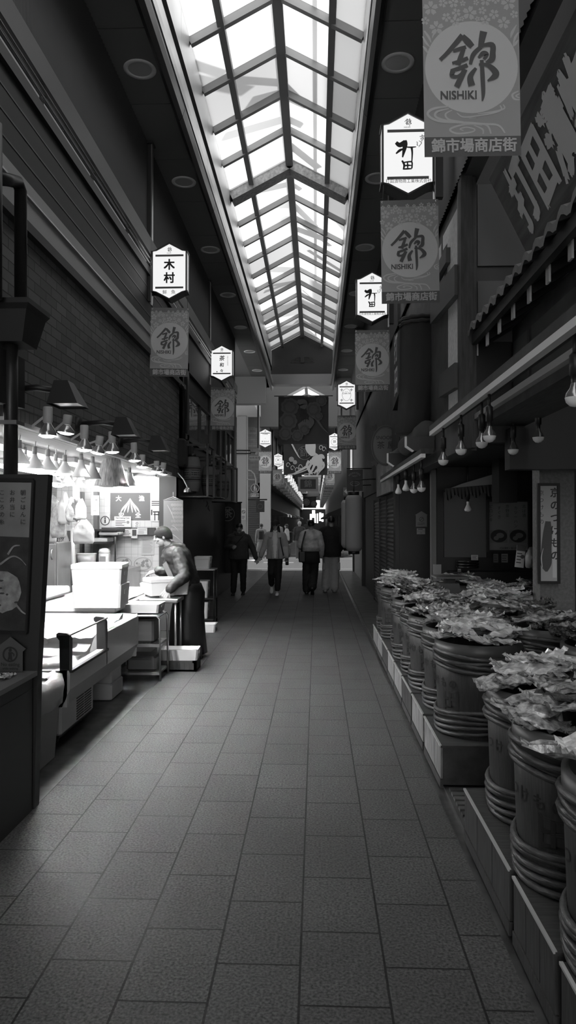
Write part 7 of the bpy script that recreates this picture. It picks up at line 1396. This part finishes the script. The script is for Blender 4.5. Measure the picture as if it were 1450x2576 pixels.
put(t, fuse(m, .011, 3, .009, 3), 'padded_jacket', mat('padded jacket cloth', .02, .6, noise_s=14, bump=.25))
m = MB(); limb(m, [nk + Vector((.03, -.09, .02)), nk + Vector((.10, -.05, -.0)), nk + Vector((.12, .04, .0)), nk + Vector((.05, .1, .02)), nk + Vector((-.03, .07, -.01)), nk + Vector((-.04, -.06, -.01)), nk + Vector((.03, -.09, .02))], [.04, .05, .05, .045, .03, .03, .04]); put(t, fuse(m, .009, 3, .006), 'hood', mat('padded jacket cloth', .045, .6))
f = fc.normalized(); x = f.cross(Vector((0, 0, 1))).normalized(); u = x.cross(f).normalized(); m = MB(); n = 22
m.loft([[hd + u * (.022 + .10 * math.cos(a_)) - f * .016 + (x * .086 * math.cos(2 * PI * j / n) + f * .102 * math.sin(2 * PI * j / n)) * math.sin(max(a_, .05)) + u * .035 * math.sin(2 * PI * j / n) * (i_ / 9) ** 2 for j in range(n)] for i_, a_ in ((i_, PI * .66 * i_ / 9) for i_ in range(10))], 0, True, True, True); m.build('beanie', [mat('beanie knit', .01, .9, noise_s=90, bump=.3)], t, False)
m = MB(); n = 26; secs = []
for f_, (c, rx, ry) in enumerate(((wa + Vector((0, 0, -.02)), .17, .165), (hp, .175, .175), (L(472, 1540, Yc), .19, .19), (L(472, 1600, Yc), .205, .2), (L(474, 1642, Yc), .215, .205))):
    secs.append([c + Vector((rx * math.cos(2 * PI * j / n) * (1 + .05 * math.sin(j * 1.9) * f_ / 4), ry * math.sin(2 * PI * j / n) * (1 + .05 * math.sin(j * 2.3) * f_ / 4), 0)) for j in range(n)])
m.loft(secs, 0, True, True, True); m.build('apron_skirt', [mat('rubber apron', .01, .4)], t, False)
m = MB(); bb = [L(409, 1420, Yc - .1), L(418, 1412, Yc - .17), L(440, 1458, Yc - .16), L(428, 1462, Yc - .1)]; m.prism(bb, (.01, .03, 0)); m.build('apron_bib', [mat('grey apron bib', .2, .5)], t, False)
m = MB(); m.tube([L(449, 1470, Yc - .17), L(470, 1474, Yc - .19), L(492, 1466, Yc - .08), L(496, 1464, Yc + .06)], .012, 6); m.build('apron_string', [M_BLACK], t, False)
for l in (lN, lF): m = MB(); a_ = l[2]; m.loft([[a_ + Vector((q_ * .9, (w_) * math.cos(2 * PI * j / 14), max(0, math.sin(2 * PI * j / 14)) * h_ - a_.z + .0)) for j in range(14)] for q_, w_, h_ in ((.1, .03, .12), (.06, .05, .2), (-.02, .055, .16), (-.1, .055, .1), (-.2, .05, .075), (-.24, .02, .05))], 0, True, True, True); m.build('boot', [SHB], t, False)
# ================================================================= sky, sun, render settings
w = bpy.data.worlds.new('sky'); bpy.context.scene.world = w; w.use_nodes = True
bg = w.node_tree.nodes['Background']; bg.inputs['Color'].default_value = (1, 1, 1, 1); bg.inputs['Strength'].default_value = 3.2
su = bpy.data.lights.new('sun', 'SUN'); su.energy = 9.; su.angle = .03
so_ = bpy.data.objects.new('sun', su); C.objects.link(so_); so_.rotation_euler = (math.radians(-28), math.radians(24), 0)
# neighbouring houses above the arcade roof: their parapets shade the glazing
nb = MB(); rr = random.Random(3); y = -2.
while y < 112:
    d = rr.uniform(1.6, 4.); h = rr.choice([8.6, 9.6, 10.5, 11.8, 12.6]); nb.box((2.0, y, ZC + .3), (6.5, y + d, h)); y += d + (rr.random() < .4) * .5
y = -2.
while y < 112:
    d = rr.uniform(1.6, 4.); h = rr.choice([8.2, 8.8, 9.5, 10.5]); nb.box((-7, y, ZC + .3), (-2.6, y + d, h)); y += d + (rr.random() < .4) * .5
# unseen bars and pipes added above the glazing to cast shadows on the frosted panes
rw = MB(); rr = random.Random(12); y = -4.
while y < 26:
    x0 = rr.uniform(-1.6, .2); rw.bar((x0, y, ZR + .25), (x0 + rr.uniform(.5, 1.4), y + rr.uniform(.2, 1.4), ZR + rr.uniform(.3, .9)), rr.uniform(.08, .3), .05); y += rr.uniform(.5, 1.1)
for x in (-1.35, .25): rw.tube([(x, -5, ZR + .35), (x, 26, ZR + .35)], .04, 6)
struct('pane_shadow_bars', rw, [M_GREY])
nb2 = struct('exterior', nb, [mat('house render', .5, .8)])
s = bpy.context.scene
s.view_settings.view_transform = 'Standard'; s.view_settings.look = 'None'; s.view_settings.gamma = 1; s.view_settings.use_curve_mapping = False
s.view_settings.exposure = .3
c = s.cycles; c.max_bounces = 6; c.diffuse_bounces = 4; c.glossy_bounces = 3; c.transmission_bounces = 4; c.transparent_max_bounces = 12
c.use_denoising = True; c.sample_clamp_indirect = 6; c.caustics_reflective = False; c.caustics_refractive = False; c.use_adaptive_sampling = True; c.adaptive_threshold = .02
bpy.data.scenes.remove(WS)
